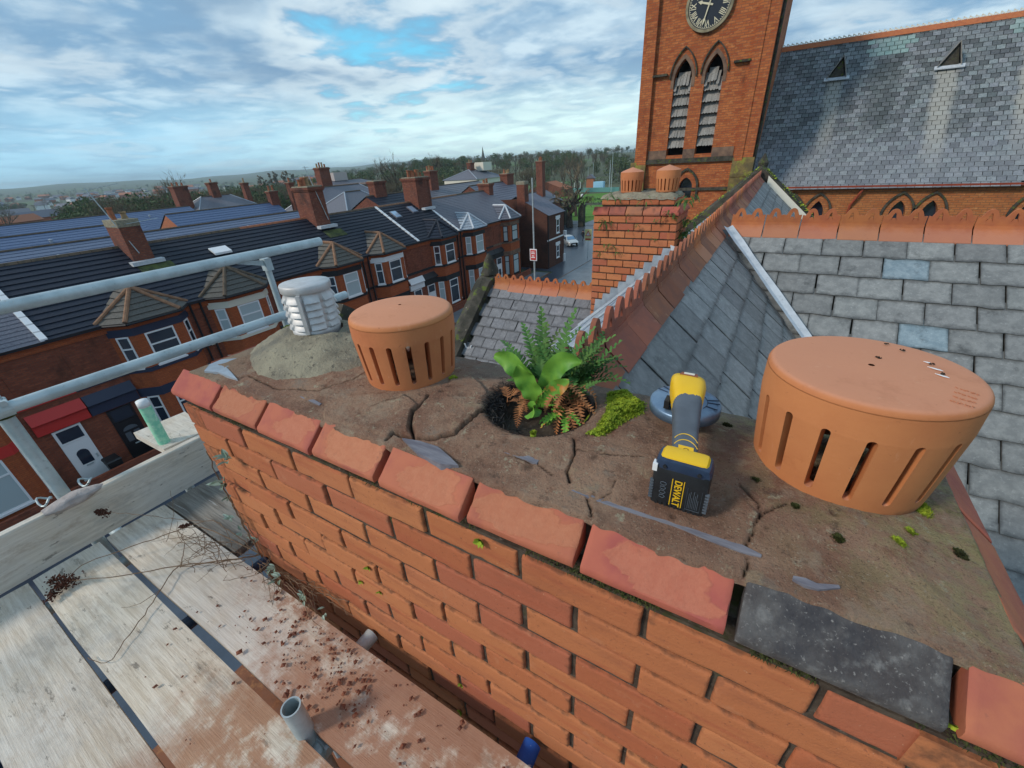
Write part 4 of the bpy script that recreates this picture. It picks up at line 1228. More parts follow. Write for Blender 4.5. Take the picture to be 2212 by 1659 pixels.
# ------------------------------------------------------------------ cordless grinder lying on the mortar
GR = (-.049, .60, .092)
gr = thing('angle_grinder', 'yellow and grey cordless angle grinder lying with its black battery towards us', 'angle grinder', GR)
def grinder():
    x0, y0, z0 = -.047, .562, .090
    lean = 0.0                                              # battery leans a touch back
    def bx(x, y, z): return (x0 + x, y0 + y + z * lean, z0 + z)
    def rbox(name, w, y1, y2, zb, zt, mat, bev=.006, wt=None):
        wt = wt or w
        me = MB().hexa([bx(-w, y1, zb), bx(w, y1, zb), bx(w, y2, zb), bx(-w, y2, zb), bx(-wt, y1, zt), bx(wt, y1, zt), bx(wt, y2, zt), bx(-wt, y2, zt)]).mesh(name, MAT[mat], GR)
        bevel_mesh(me, bev, 2)
        o = put(me, name, gr)
        return smooth_angle(o, .9)
    rbox('battery', .0435, 0, .052, .000, .080, 'black', .008)
    rbox('battery_shoulder', .0445, .0015, .046, .066, .094, 'navy_plastic', .010, .041)
    rbox('yellow_collar', .0455, .008, .044, .076, .098, 'yellow', .009, .034)
    # ribs and side vents on the battery
    m = MB()
    for sgn in (-1, 1):
        for k in range(7):
            m.box(bx(sgn * .0425 - .003, -.0008, .012 + k * .006), bx(sgn * .0425 + .003, .004, .0145 + k * .006))
    m.build('side_vents', MAT['rubber'], gr)
    m = MB()
    for k in range(9): m.box(bx(-.034 + k * .0075, -.0010, .003), bx(-.030 + k * .0075, .003, .010))
    m.build('foot_ribs', MAT['black'], gr)
    for sx in (-1, 1):
        m = MB().tube([bx(sx * .026, -.001, .083), bx(sx * .026, .006, .083)], .0032, 12); m.build('screw', MAT['black'], gr)
    MB().box(bx(-.0445, -.0008, .070), bx(-.037, .012, .084)).build('white_smear', MAT['white'], gr)
    # label plates and lettering
    def plate(name, xa, xb, za, zb, mat, t=.0008): return MB().box(bx(xa, -t, za), bx(xb, .002, zb)).build(name, MAT[mat], gr)
    lab = plate('label_recess', -.0115, .0075, .009, .064, 'black', .0006)
    def text(name, body, size, xc, zc, mat, sx=1.0, t=.0016):
        o = put(text_mesh(body, size, MAT[mat], .0004, .0002), name, gr, bx(xc, -t, zc))
        base = Matrix(((0, 1, 0), (0, 0, -1), (-1, 0, 0)))
        o.rotation_euler = (Matrix.Rotation(-lean, 3, 'X') @ base).to_euler()
        o.scale = (sx, 1, 1)
        return o
    text('lettering', 'DEWALT', .0158, -.0018, .0365, 'yellow', .84)
    for xx in (-.0108, .0072): MB().box(bx(xx - .0006, -.0013, .009), bx(xx + .0006, .001, .064)).build('label_line', MAT['yellow'], gr)
    m = MB()
    for k in range(7):
        L = [.030, .034, .022, .036, .028, .033, .020][k]
        m.box(bx(.0165 + k * .0024, -.0009, .014), bx(.0172 + k * .0024, .001, .014 + L))
    m.build('small_print', MAT['rubber'], gr)
    m = MB()
    for a, b, c_, d in ((.0135, .0138, .010, .054), (.0352, .0355, .010, .054), (.0135, .0355, .010, .0104)):
        m.box(bx(a, -.0009, c_), bx(b, .001, d))
    m.build('label_frame', MAT['rubber'], gr)
    m = MB()
    for zc, k in ((.049, 5), (.040, 3), (.031, 4), (.022, 3)):
        m.tube([bx(-.024 + .005 * math.cos(q), -.0006, zc + .0035 * math.sin(q)) for q in np.linspace(0, 6.3, k + 3)], .0006, 5)
    m.build('warning_marks', MAT['rubber'], gr)
    # handle and body: loft of rounded sections running back to the head
    secs = [(.026, .074, .0205, .019), (.060, .080, .0195, .020), (.105, .087, .0205, .021), (.155, .096, .0240, .024), (.190, .104, .0290, .027), (.220, .110, .0335, .029), (.240, .109, .0335, .027), (.254, .102, .028, .021), (.261, .096, .015, .012)]
    secs = [(y * 1.05, z - .008, w, h) for y, z, w, h in secs]
    ns = 28
    P = []
    for y, z, w, h in secs:
        ring = []
        for j in range(ns + 1):
            a = 2 * math.pi * j / ns
            ca, sa = math.cos(a), math.sin(a)
            e = .55
            ring.append((x0 + w * abs(ca) ** e * (1 if ca > 0 else -1) - .040 * ((y - .026) / .23), y0 + y, z0 + z + h * abs(sa) ** e * (1 if sa > 0 else -1)))
        P.append(ring)
    P = np.array(P)
    MB().grid(P[:, ::-1]).build('yellow_body', MAT['yellow'], gr, smooth=True)
    # grey rubber grip: upper half of the same loft, stopped in a rounded end under the head
    top = []
    for i, (y, z, w, h) in enumerate(secs[:5]):
        ring = []
        for a in np.linspace(-.12, math.pi + .12, 18):
            ca, sa = math.cos(a), math.sin(a); e = .55
            k = 1.045
            ring.append((x0 + w * k * abs(ca) ** e * (1 if ca > 0 else -1) * (1 - (.10 if i == 4 else 0)) - .040 * ((y - .026) / .23), y0 + y + (.012 * sa if i == 4 else 0), z0 + z + h * k * abs(sa) ** e * (1 if sa > 0 else -1) + .0006))
        top.append(ring)
    MB().grid(np.array(top)[:, ::-1]).build('rubber_grip', MAT['rubber'], gr, smooth=True)
    rr = secs[0]
    MB().box((x0 - .0205, y0 + .020, z0 + .060), (x0 + .0205, y0 + .030, z0 + .0855)).build('grip_end', MAT['rubber'], gr)
    def on(y, dx=0.0):                                      # point on the top of the grip
        q = (y - .026) / .23; z = float(np.interp(y, [k[0] for k in secs], [k[1] + k[3] * 1.045 for k in secs]))
        return np.array([x0 + dx - .040 * q, y0 + y, z0 + z + .001])
    sw = MB().hexa([on(.038, -.012) - [0, 0, .002], on(.038, .012) - [0, 0, .002], on(.056, .012) - [0, 0, .002], on(.056, -.012) - [0, 0, .002], on(.038, -.012), on(.038, .012), on(.056, .012), on(.056, -.012)]).build('switch_badge', MAT['yellow'], gr)
    MB().tube([on(.047) + [.0042 * math.cos(a), .0042 * math.sin(a), .0004] for a in np.linspace(0, 6.28, 14)], .0007, 5).build('badge_ring', MAT['black'], sw)
    for yy in (.070, .084):
        MB().tube([on(yy - .010 * t * t, .0195 * t) - [0, 0, .006 * abs(t) ** 3] for t in np.linspace(-.95, .95, 11)], .0008, 6).build('grip_piping', MAT['yellow'], gr)
    xh, yh = x0 - .040, y0 + .244
    zt = z0 + .001 + secs[6][1] + secs[6][3]
    pl = MB().hexa([(xh - .016, yh + .000, zt - .002), (xh + .018, yh - .002, zt - .002), (xh + .016, yh + .014, zt - .006), (xh - .014, yh + .015, zt - .006), (xh - .016, yh + .000, zt + .0015), (xh + .018, yh - .002, zt + .0015), (xh + .016, yh + .014, zt - .001), (xh - .014, yh + .015, zt - .001)]).build('dusty_label', MAT['ridge_old'], gr)
    MB().box((xh - .009, yh + .003, zt - .002), (xh + .011, yh + .010, zt + .0016)).build('label_worn_letters', MAT['cream'], pl)
    # gear neck, guard and disc
    MB().lathe([(.024, .035), (.026, .05), (.027, .070), (.02, .078)], (xh, yh + .012, z0), 24).build('gear_neck', MAT['black'], gr, smooth=True)
    MB().box((xh - .034, yh - .030, z0 + .060), (xh - .024, yh - .004, z0 + .078)).build('side_lever', MAT['black'], gr)
    c = (xh - .001, yh + .030, z0 - .001)
    MB().lathe([(.022, .058), (.060, .0575), (.0625, .056), (.0690, .0545), (.0715, .051), (.0715, .034), (.0695, .034), (.0695, .050), (.022, .054)], c, 64).build('disc_guard', MAT['guard'], gr, smooth=True)
    smooth_angle(gr.children[-1], .7)
    for a in (2.5, 2.75, .35, .12, -.25):
        d = np.array([math.cos(a), math.sin(a), 0]); t = np.array([-d[1], d[0], 0])
        MB().obox(np.array(c) + d * .055 + np.array([0, 0, .0580]), d * .012, t * .0012, (0, 0, .0008)).build('guard_rib', MAT['navy_plastic'], gr)
    MB().tube([(c[0] + .044 * math.cos(a), c[1] + .044 * math.sin(a), c[2] + .0578) for a in np.linspace(-.5, .9, 14)], .0009, 5).build('guard_arc', MAT['navy_plastic'], gr)
    MB().lathe([(.008, .040), (.0675, .038), (.0675, .0405), (.008, .0435)], c, 48).build('cutting_disc', MAT['black'], gr)
grinder()

# ------------------------------------------------------------------ ferns, moss and the dead weed
def frond(mb, base, dirn, L, width, n=16, droop=.5, curl=0.0, ph=0.0, thick=.62):
    d = np.asarray(dirn, float); d /= np.linalg.norm(d)
    p = np.asarray(base, float).copy()
    side = np.cross(d, (0, 0, 1.0)); side /= np.linalg.norm(side) + 1e-9
    pts = []
    stp = L / n
    for i in range(n + 1):
        pts.append((p.copy(), d.copy()))
        d = d + np.array([0, 0, -droop * stp * (1 + i / n * 2)]) + side * curl * stp
        d /= np.linalg.norm(d); p = p + d * stp
    for i in range(n):
        a, da = pts[i]; b, _ = pts[i + 1]
        s = np.cross(da, (0, 0, 1.0)); s /= np.linalg.norm(s) + 1e-9
        up = np.cross(s, da)
        mb.add([a - s * .0008, a + s * .0008, b + s * .0007, b - s * .0007], [(0, 1, 2, 3)])
        t = i / n
        if t < .14: continue
        w = width * (math.sin(math.pi * (t * .82 + .16)) ** .7) * (1 - t * .25)
        for sg in (-1, 1):
            o = s * sg
            q = a + (b - a) * (.0 if sg > 0 else .45)
            tip = q + o * w + da * w * .38 + up * (w * (.18 + .12 * math.sin(i * 2.1 + ph)))
            bw = da * stp * thick * .55
            mid = (q + tip) / 2 + up * w * .06
            mb.add([q - bw, mid - bw * .85, tip, mid + bw * .85, q + bw], [(0, 1, 2, 3, 4) if sg > 0 else (4, 3, 2, 1, 0)])
    return mb


rf = random.Random(21)
ferns = thing('fern_clump', 'green ferns with strap leaves growing out of the open flue', 'fern', (FLUE[0], FLUE[1], .02))
sm = []
for i in range(26):
    for j in range(26):
        pass
Pg = np.zeros((12, 37, 3))
for i in range(12):
    r = .117 * i / 11
    for j in range(37):
        a = 2 * math.pi * j / 36
        x, y = FLUE[0] + r * math.cos(a), FLUE[1] + r * math.sin(a)
        Pg[i, j] = (x, y, .050 + .045 * ((y - FLUE[1]) / .117) + .012 * max(0, (FLUE[0] - x) / .117) + .012 * fbm(x * 40, y * 40, 2, 3) - .02 * math.exp(-((x + .33) / .05) ** 2 - ((y - .70) / .05) ** 2))
MB().grid(Pg).build('soil', MAT['soil'], ferns, smooth=True)
for k in range(40):
    a = rf.uniform(.15, 3.0)
    bx_, by_ = FLUE[0] + .015 + rf.uniform(-.05, .06), FLUE[1] + .03 + rf.uniform(0, .04)
    up = rf.uniform(.9, 2.0)
    L = rf.uniform(.11, .20)
    frond(m := MB(), (bx_, by_, .092), (math.cos(a) * .9, math.sin(a) * .75, up), L, rf.uniform(.018, .027), 15, rf.uniform(2.0, 5), rf.uniform(-2, 2), k)
    m.build('frond', MAT['fern'], ferns)
for dx, dy, up, L in ((-.5, .45, 1.5, .21), (-.75, .25, 1.2, .19), (-.25, .5, 1.7, .24), (.2, .45, 1.8, .235), (.5, .4, 1.6, .21), (.75, .4, 1.6, .22), (.9, .25, 1.3, .20), (.6, .55, 1.4, .20)):
    frond(m := MB(), (FLUE[0] + .005 + dx * .03, FLUE[1] + .04, .085), (dx - .12, dy, up), L, .026, 17, 2.2, .3, L * 50, .8)
    m.build('frond', MAT['fern'], ferns)
for k in range(46):
    left = k < 12
    bx_, by_ = (FLUE[0] - .045, FLUE[1] - .02) if left else (FLUE[0] + .060, FLUE[1] + .012)
    a = rf.uniform(0, 6.28)
    frond(m := MB(), (bx_ + rf.uniform(-.03, .035), by_ + rf.uniform(-.02, .03), rf.uniform(.085, .11 if left else .155)), (math.cos(a), math.sin(a) - .3, rf.uniform(.3, 1.2)), rf.uniform(.045, .08 if left else .11), .015, 12, rf.uniform(12, 30), rf.uniform(-20, 20), k)
    m.build('dead_frond', MAT['fern_brown'], ferns)
for k in range(34):                                          # low bushy growth filling the middle
    a = rf.uniform(-.4, 3.6)
    frond(m := MB(), (FLUE[0] + .02 + rf.uniform(-.06, .07), FLUE[1] + rf.uniform(-.01, .07), rf.uniform(.09, .15)), (math.cos(a), math.sin(a) * .8, rf.uniform(.3, 1.4)), rf.uniform(.05, .10), .017, 10, 6, rf.uniform(-4, 4), k, .95)
    m.build('frond', MAT['fern'], ferns)
for k in range(7):
    frond(m := MB(), (FLUE[0] + .065 + rf.uniform(-.01, .02), FLUE[1] - .01, .085), (rf.uniform(-.6, .4), rf.uniform(-1, -.2), rf.uniform(.1, .5)), rf.uniform(.05, .085), .013, 9, 9, 0, k, .9)
    m.build('frond', MAT['leaf'], ferns)


def strap(base, dirs, L, w, wave, ph):
    """hart's-tongue leaf: keeled strap with wavy margins; dirs = heading at base, middle, tip"""
    n, k = 22, 7
    p = np.asarray(base, float).copy(); P = np.zeros((n + 1, k, 3))
    for i in range(n + 1):
        t = i / n
        if t < .5: d = np.asarray(dirs[0]) * (1 - 2 * t) + np.asarray(dirs[1]) * 2 * t
        else: d = np.asarray(dirs[1]) * (2 - 2 * t) + np.asarray(dirs[2]) * (2 * t - 1)
        d = d / np.linalg.norm(d)
        s = np.cross(d, (0.15, -1.0, 0.25)); s /= np.linalg.norm(s); up = np.cross(s, d)
        ww = w * min(1, .25 + t * 2.2) * (1 - max(0, (t - .72) / .28) ** 2 * .85)
        for j in range(k):
            q = (j / (k - 1) - .5) * 2
            P[i, j] = p + s * q * ww + up * (abs(q) * .35 * ww + wave * abs(q) ** 2 * math.sin(i * .95 + ph + (1.6 if q > 0 else 0)))
        p = p + d * L / n
    return MB().grid(P).build('strap_leaf', MAT['leaf'], ferns, smooth=True)


FB = (FLUE[0] + .000, FLUE[1] - .012, .088)
strap(FB, [(-.35, .1, 1.0), (-.8, .0, 1.0), (-1.0, -.1, -.15)], .175, .024, .005, 0)
strap((FB[0] + .004, FB[1], FB[2]), [(-.25, -.1, 1), (-.45, -.2, 1), (-.2, -.35, .7)], .125, .025, .004, 1)
strap((FB[0] + .010, FB[1] + .01, FB[2]), [(.1, .1, 1), (.4, .1, 1), (1.1, -.1, -.25)], .180, .024, .005, 2)
strap((FB[0] + .012, FB[1], FB[2]), [(.35, -.1, 1), (.7, 0, .9), (1.0, .1, .6)], .115, .019, .004, 3)
strap((FB[0] + .006, FB[1] - .01, FB[2]), [(0, -.6, .6), (.25, -1, .2), (.6, -.8, -.1)], .075, .019, .003, 4)
strap((FB[0] + .012, FB[1] + .02, FB[2]), [(-.05, .2, 1), (.15, .2, 1), (.3, .2, .7)], .11, .018, .004, 5)
mb = MB()
for k in range(900):                                         # black root hairs hanging over the left rim
    a = rf.gauss(3.45, .6); r = rf.uniform(.10, .137)
    p = np.array([FLUE[0] + r * math.cos(a), FLUE[1] + r * math.sin(a), .078 + rf.uniform(-.01, .012)])
    q = p + np.array([rf.gauss(-.006, .012), rf.gauss(-.008, .010), rf.uniform(-.008, .02)])
    e = q + np.array([rf.gauss(-.004, .01), rf.gauss(-.008, .008), rf.uniform(-.014, .004)])
    mb.tube([p, q, e], [.0006, .0005, .0003], 3, caps=False)
tag(mb.build('root_hairs', MAT['black'], ferns), kind='stuff')


def moss_pad(name, label, outline, zoff, dens, bl, mat='moss', group=None, thick=.012):
    """cushion of moss: a low mound of thousands of short shoots"""
    pts = np.array(outline)
    x0, y0 = pts.min(0); x1, y1 = pts.max(0)
    cx, cy = pts.mean(0)
    t = thing(name, label, 'moss', (cx, cy, .08), group)
    r = random.Random(len(label))
    mb = MB(); md = MB()
    nx = ny = 26
    P = np.zeros((nx, ny, 3))
    H = {}
    for i in range(nx):
        for j in range(ny):
            x, y = x0 + (x1 - x0) * i / (nx - 1), y0 + (y1 - y0) * j / (ny - 1)
            d = float(seg_dist(np.array([[x]]), np.array([[y]]), np.vstack([pts, pts[:1]]))[0, 0])
            ins = bool(in_poly(np.array([[x]]), np.array([[y]]), pts)[0, 0])
            h = thick * min(1, d / (thick * 1.6)) * (1 + .5 * fbm(x * 45, y * 45, 1, 2)) if ins else -.012
            P[i, j] = (x, y, float(zoff(x, y)) + h)
            if ins: H[(i, j)] = P[i, j]
    md.grid(P).build('cushion', MAT[mat], t, smooth=True)
    keys = list(H)
    for k in range(dens):
        b = H[r.choice(keys)]
        p = b + np.array([r.uniform(-.5, .5) * (x1 - x0) / nx, r.uniform(-.5, .5) * (y1 - y0) / ny, 0])
        a = r.uniform(0, 6.28); l = bl * r.uniform(.5, 1.3)
        d = np.array([math.cos(a) * .7, math.sin(a) * .7, .8]) * l
        s = np.array([-math.sin(a), math.cos(a), 0]) * l * .22
        mb.add([p - s, p + s, p + d], [(0, 1, 2)])
        mb.add([p + d * .4 - s * 2.0, p + d * .4 + s * 2.0, p + d * .8], [(0, 1, 2)])
    tag(mb.build('shoots', MAT[mat], t), kind='stuff')
    return t


zf = lambda x, y: float(flaunch_base(x, y)) - .002
moss_pad('moss_patch', 'big bright green moss patch beside the ferns', pxs([(1258, 940), (1290, 925), (1305, 890), (1310, 850), (1350, 843), (1396, 876), (1390, 896), (1350, 915), (1318, 938), (1290, 946)]), zf, 9000, .0065, thick=.018)
def blob(px, py, r, n=9, z=.088):
    c = bp(px, py, 'z', z)[:2]
    return [(c[0] + r * (1 + .3 * RND.uniform(-1, 1)) * math.cos(2 * math.pi * k / n), c[1] + r * (1 + .3 * RND.uniform(-1, 1)) * math.sin(2 * math.pi * k / n)) for k in range(n)]
for px, py, r, lab, mt in ((985, 824, .020, 'moss tuft tucked against the right foot of the left cowl', 'moss'), (1943, 1173, .010, 'bright moss tuft on the mortar in front of the big cowl', 'moss'), (1968, 1143, .007, 'little moss tuft close in front of the big cowl', 'moss'),
                          (2088, 1180, .009, 'dark moss clump on the right edge of the mortar', 'dark_moss'), (1990, 1085, .018, 'bright moss under the right foot of the big cowl', 'moss'), (1632, 1045, .008, 'dark moss crumb left of the big cowl', 'dark_moss'),
                          (1152, 940, .006, 'tiny moss tuft on the front rim of the flue', 'moss'), (1573, 912, .011, 'moss scrap on the back edge behind the grinder', 'dark_moss'), (1810, 1165, .007, 'dark lichen moss spot in the middle of the right mortar', 'dark_moss'),
                          (960, 900, .006, 'moss dot on the cracked plate left of the flue', 'moss'), (1715, 1100, .006, 'small moss scrap below the big cowl', 'dark_moss')):
    moss_pad('moss_tuft', lab, blob(px, py, r), zf, int(500 * r / .01), .0045, mt, 'moss tufts on the chimney top', r * .55)
zd = lambda x, y: .128
for px, py, r, lab in ((625, 705, .018, 'moss round the left foot of the metal cowl'), (716, 697, .015, 'moss round the right foot of the metal cowl'), (668, 712, .012, 'moss at the front foot of the metal cowl')):
    moss_pad('moss_tuft', lab, blob(px, py, r, z=.135), zd, 700, .005, 'dark_moss' if px == 668 else 'moss', 'moss tufts on the chimney top', .008)

# moss and little weeds in the bed joint under the coping
mb = MB(); rj = random.Random(3)
for k in range(5200):
    x = rj.choice([rj.uniform(-1.55, -1.2), rj.gauss(-.62, .14), rj.gauss(-.20, .12), rj.gauss(-.05, .09), rj.uniform(.0, .38), rj.gauss(.08, .1)])
    if not -1.58 < x < .39 or fbm(x * 7, 3.1, 0, 3) < -.15: continue
    z = -.044 + .034 * rj.random() ** 1.3
    p = np.array([x, .462 + .012 * rj.random() - .006 * (1 - abs(z + .025) / .02), z])
    a = rj.uniform(0, 6.28); l = rj.uniform(.002, .0055)
    d = np.array([math.cos(a) * l, -l * .9, math.sin(a) * l]); s = np.array([-math.sin(a), 0, math.cos(a)]) * l * .3
    mb.add([p - s, p + s, p + d], [(0, 1, 2)])
tag(mb.build('joint_moss', MAT['dark_moss'], chimney), kind='stuff')
def sprig(name, label, c, n, l, mat='moss', group='little weeds on the brick face'):
    m = MB(); r = random.Random(len(label))
    for k in range(n):
        a = r.uniform(0, 6.28); d = np.array([math.cos(a), -r.uniform(.3, 1), math.sin(a) * .8]) * l * r.uniform(.5, 1)
        s = np.array([-math.sin(a), 0, math.cos(a)]) * l * .16
        p = np.array(c) + d * .25
        m.add([np.array(c), p + s * 2 + d * .3, np.array(c) + d, p - s * 2 + d * .3], [(0, 1, 2, 3)])
    tag(m.build(name, MAT[mat], None, c), label, 'weed', group)
for px, py, l, n, lab in ((1038, 1168, .016, 26, 'tiny weed under the sixth coping brick'), (797, 1225, .014, 18, 'upper yellow green sprig on the left brickwork'), (782, 1255, .013, 14, 'middle yellow green sprig on the left brickwork'), (822, 1278, .012, 12, 'lower yellow green sprig on the left brickwork'), (997, 1478, .012, 14, 'small sprig low on the wall above the board'), (995, 1535, .016, 18, 'moss sprig in the shade by the inner board'), (2050, 1562, .012, 14, 'pale sprig under the right end of the black coping brick')):
    c = bp(px, py, 'y', .457); sprig('wall_weed', lab, tuple(c), n, l)

# dead weed rooted at the chimney corner, its stems lying over the boards
weed = thing('dead_weed', 'dry straggling weed with brown seedheads rooted at the chimney corner', 'weed', (-1.50, .435, -.78))
rw = random.Random(14)
ROOT = np.array([-1.49, .430, -.70])


def stem(pts, r0=.0026, r1=.0010, seedhead=0.0):
    P = [np.asarray(p, float) for p in pts]
    fine = []
    for i in range(len(P) - 1):                              # Catmull-Rom
        p0, p1, p2, p3 = P[max(i - 1, 0)], P[i], P[i + 1], P[min(i + 2, len(P) - 1)]
        for t in np.linspace(0, 1, 7)[:-1]:
            fine.append(.5 * (2 * p1 + (p2 - p0) * t + (2 * p0 - 5 * p1 + 4 * p2 - p3) * t * t + (3 * p1 - p0 - 3 * p2 + p3) * t ** 3) + np.array([rw.gauss(0, .0015) for _ in range(3)]))
    fine.append(P[-1])
    o = MB().tube(fine, list(np.linspace(r0, r1, len(fine))), 6).build('stem', MAT['twig'], weed)
    if seedhead:
        m = MB(); d = fine[-1] - fine[-4]; d /= np.linalg.norm(d)
        for k in range(int(3200 * seedhead)):
            t = rw.random()
            c = fine[-1] + d * seedhead * (t - .2) + np.array([rw.gauss(0, 1) for _ in range(3)]) * seedhead * .16 * (1 - .5 * t)
            c[2] = max(c[2], ZB + .004)
            s = rw.uniform(.0018, .0042)
            m.add([c + np.array([s, 0, 0]), c + np.array([-s * .5, s, 0]), c + np.array([-s * .5, -s, 0]), c + np.array([0, 0, s * 1.3]), c - np.array([0, 0, s])], [(0, 1, 3), (1, 2, 3), (2, 0, 3), (1, 0, 4), (2, 1, 4), (0, 2, 4)])
        m.build('seedhead', MAT['seed'], weed)
    return fine


zb = lambda x, y, z=ZB + .02: bp(x, y, 'z', z)
s1 = stem([ROOT, zb(510, 1208, ZB + .05), zb(400, 1220, ZB + .06), zb(250, 1245, ZB + .05), zb(150, 1253, ZB + .035)], .003, .0014, .10)
s2 = stem([ROOT, zb(500, 1165, ZB + .07), zb(420, 1138, ZB + .09), zb(330, 1165, ZB + .07), zb(190, 1215, ZB + .04), zb(135, 1262, ZB + .025)], .0026, .0012, .07)
s3 = stem([ROOT, zb(470, 1215, ZB + .03), zb(405, 1222, ZB + .02), zb(375, 1232, ZB + .02), zb(330, 1300, ZB + .015), zb(270, 1385, ZB + .012), zb(235, 1430, ZB + .01), zb(190, 1420, ZB + .01)], .0026, .0010)
stem([s3[14], zb(395, 1200, ZB + .06), zb(398, 1170, ZB + .09), zb(383, 1140, ZB + .10)], .0018, .0008)
stem([s3[22], zb(300, 1305, ZB + .015), zb(262, 1312, ZB + .01)], .0012, .0006)
stem([ROOT, zb(540, 1180, ZB + .05), zb(500, 1150, ZB + .10), zb(460, 1125, ZB + .12), zb(405, 1135, ZB + .11)], .0024, .0012, .035)
stem([zb(440, 1126, ZB + .11), zb(380, 1122, ZB + .12), zb(300, 1112, ZB + .13), zb(228, 1108, ZB + .135)], .0014, .0008, .055)
stem([zb(360, 1170, ZB + .07), zb(375, 1110, ZB + .14), zb(368, 1060, ZB + .18)], .0010, .0006)
for k in range(44):
    a = zb(rw.uniform(420, 570), rw.uniform(1150, 1240), ZB + rw.uniform(.02, .08))
    b = a + np.array([rw.uniform(-.14, .05), rw.uniform(-.10, .05), rw.uniform(-.03, .07)])
    c = b + np.array([rw.uniform(-.1, .05), rw.uniform(-.08, .03), rw.uniform(-.05, .05)])
    c[2] = max(c[2], ZB + .005); b[2] = max(b[2], ZB + .005)
    stem([a, b, c], .0013, .0005)
for k in range(26):                                          # stems trailing along the wall foot to the right
    t = k / 25
    a = zb(560 + 130 * t + rw.uniform(-20, 20), 1215 + 75 * t + rw.uniform(-10, 12), ZB + .01)
    b = a + np.array([rw.uniform(.0, .14), rw.uniform(-.05, .03), rw.uniform(0, .05)])
    c = b + np.array([rw.uniform(.0, .12), rw.uniform(-.05, .02), rw.uniform(-.06, .02)])
    stem([a, b, c], .0016, .0006)
up = [ROOT, (-1.535, .437, -.58), (-1.545, .438, -.45), (-1.558, .440, -.33), (-1.553, .442, -.22)]
su = stem(up, .0036, .0016)
stem([su[6], (-1.50, .435, -.52), (-1.46, .43, -.60), (-1.42, .42, -.70)], .002, .001)
stem([su[10], (-1.52, .43, -.40), (-1.48, .425, -.50)], .0016, .0008)


def leaf_bunch(c, n, L, up=(0, -.5, .4)):
    for k in range(n):
        m = MB()
        a = rw.uniform(0, 6.28)
        d = np.array([math.cos(a), math.sin(a) * .6, 0]) * .8 + np.array(up); d /= np.linalg.norm(d)
        s = np.cross(d, (0.1, -.3, 1)); s /= np.linalg.norm(s)
        l = L * rw.uniform(.6, 1.1); u = np.cross(s, d)
        c0 = np.asarray(c) + np.array([rw.gauss(0, .006) for _ in range(3)])
        pts = [c0, c0 + d * l * .35 + s * l * .17 + u * l * .06, c0 + d * l * .7 + s * l * .13, c0 + d * l - u * l * .15, c0 + d * l * .7 - s * l * .13, c0 + d * l * .35 - s * l * .17 + u * l * .06, c0 + d * l * .45 - u * l * .03]
        m.add(pts, [(0, 1, 6), (1, 2, 6), (2, 3, 6), (3, 4, 6), (4, 5, 6), (5, 0, 6)]).build('leaf', MAT['grey_leaf'], weed)


for px, py, n, L in ((490, 990, 9, .045), (487, 1045, 9, .05), (497, 1075, 4, .035), (500, 1120, 6, .035)):
    leaf_bunch(bp(px, py, 'y', .437), n, L)
for px, py, n in ((590, 1225, 9), (602, 1250, 5), (655, 1285, 7), (520, 1150, 5), (555, 1168, 4), (700, 1322, 3)):
    leaf_bunch(zb(px, py, ZB + .05), n, .034)
# ------------------------------------------------------------------ church hall roofs round the chimney
RX, RZ, TM = -.52, -.10, .90                                # main ridge line (along Y), slope
CY, TC = 5.05, .82                                          # cross-wing ridge (along X)
hall = thing('church_hall', 'slate roofed hall below with crested terracotta ridges and a mossy gable coping', 'building', (-.5, 6.0, -11.98))
zmain = lambda x: RZ - TM * abs(x - RX)
zcross = lambda y: RZ - TC * abs(y - CY)
decks = MB()
decks.add([(RX, .95, RZ - .05), (RX, 13.3, RZ - .05), (6.0, 13.3, zmain(6.0) - .05), (6.0, .95, zmain(6.0) - .05)], [(3, 2, 1, 0)])
decks.add([(RX, .97, RZ - .05), (RX, 13.3, RZ - .05), (-4.2, 13.3, zmain(-4.2) - .05), (-4.2, .97, zmain(-4.2) - .05)], [(0, 1, 2, 3)])
decks.add([(RX, CY, RZ - .05), (7.0, CY, RZ - .05), (7.0, -.2, zcross(-.2) - .05), (-.5, -.2, zcross(-.2) - .05)], [(3, 2, 1, 0)])
decks.add([(RX, CY, RZ - .05), (7.0, CY, RZ - .05), (7.0, 10, zcross(10) - .05), (RX, 10, zcross(10) - .05)], [(0, 1, 2, 3)])
decks.build('roof_deck', MAT['stone'], hall)


def slate_meshes(w, l, t, mat, nvar, seed):
    out = []
    for k in range(nvar):
        r = random.Random(seed + k)
        j = lambda a: r.uniform(-a, a)
        nx = 5
        # head edge hidden under the course above; the tail edge chipped
        top = [(-w / 2 + w * i / (nx - 1), 0, 0) for i in range(nx)]
        bot = [(-w / 2 + w * i / (nx - 1) + j(.003), -l + j(.006) - (.008 if r.random() < .12 else 0), t + j(.0015)) for i in range(nx)]
        mb = MB()
        vs = [(x, y, z + t) for x, y, z in top] + [(x, y, z + t) for x, y, z in bot] + [(x, y, z - .002) for x, y, z in bot] + [(x, y, z - .004) for x, y, z in top]
        fs = []
        for i in range(nx - 1):
            fs += [(nx + i, nx + i + 1, i + 1, i), (2 * nx + i, 2 * nx + i + 1, nx + i + 1, nx + i)]
        fs += [(0, 3 * nx, 2 * nx, nx), (nx - 1, 2 * nx - 1, 3 * nx - 1, 4 * nx - 1)]
        mb.add(vs, fs)
        out.append(mb.mesh('slate', MAT[mat]))
    return out


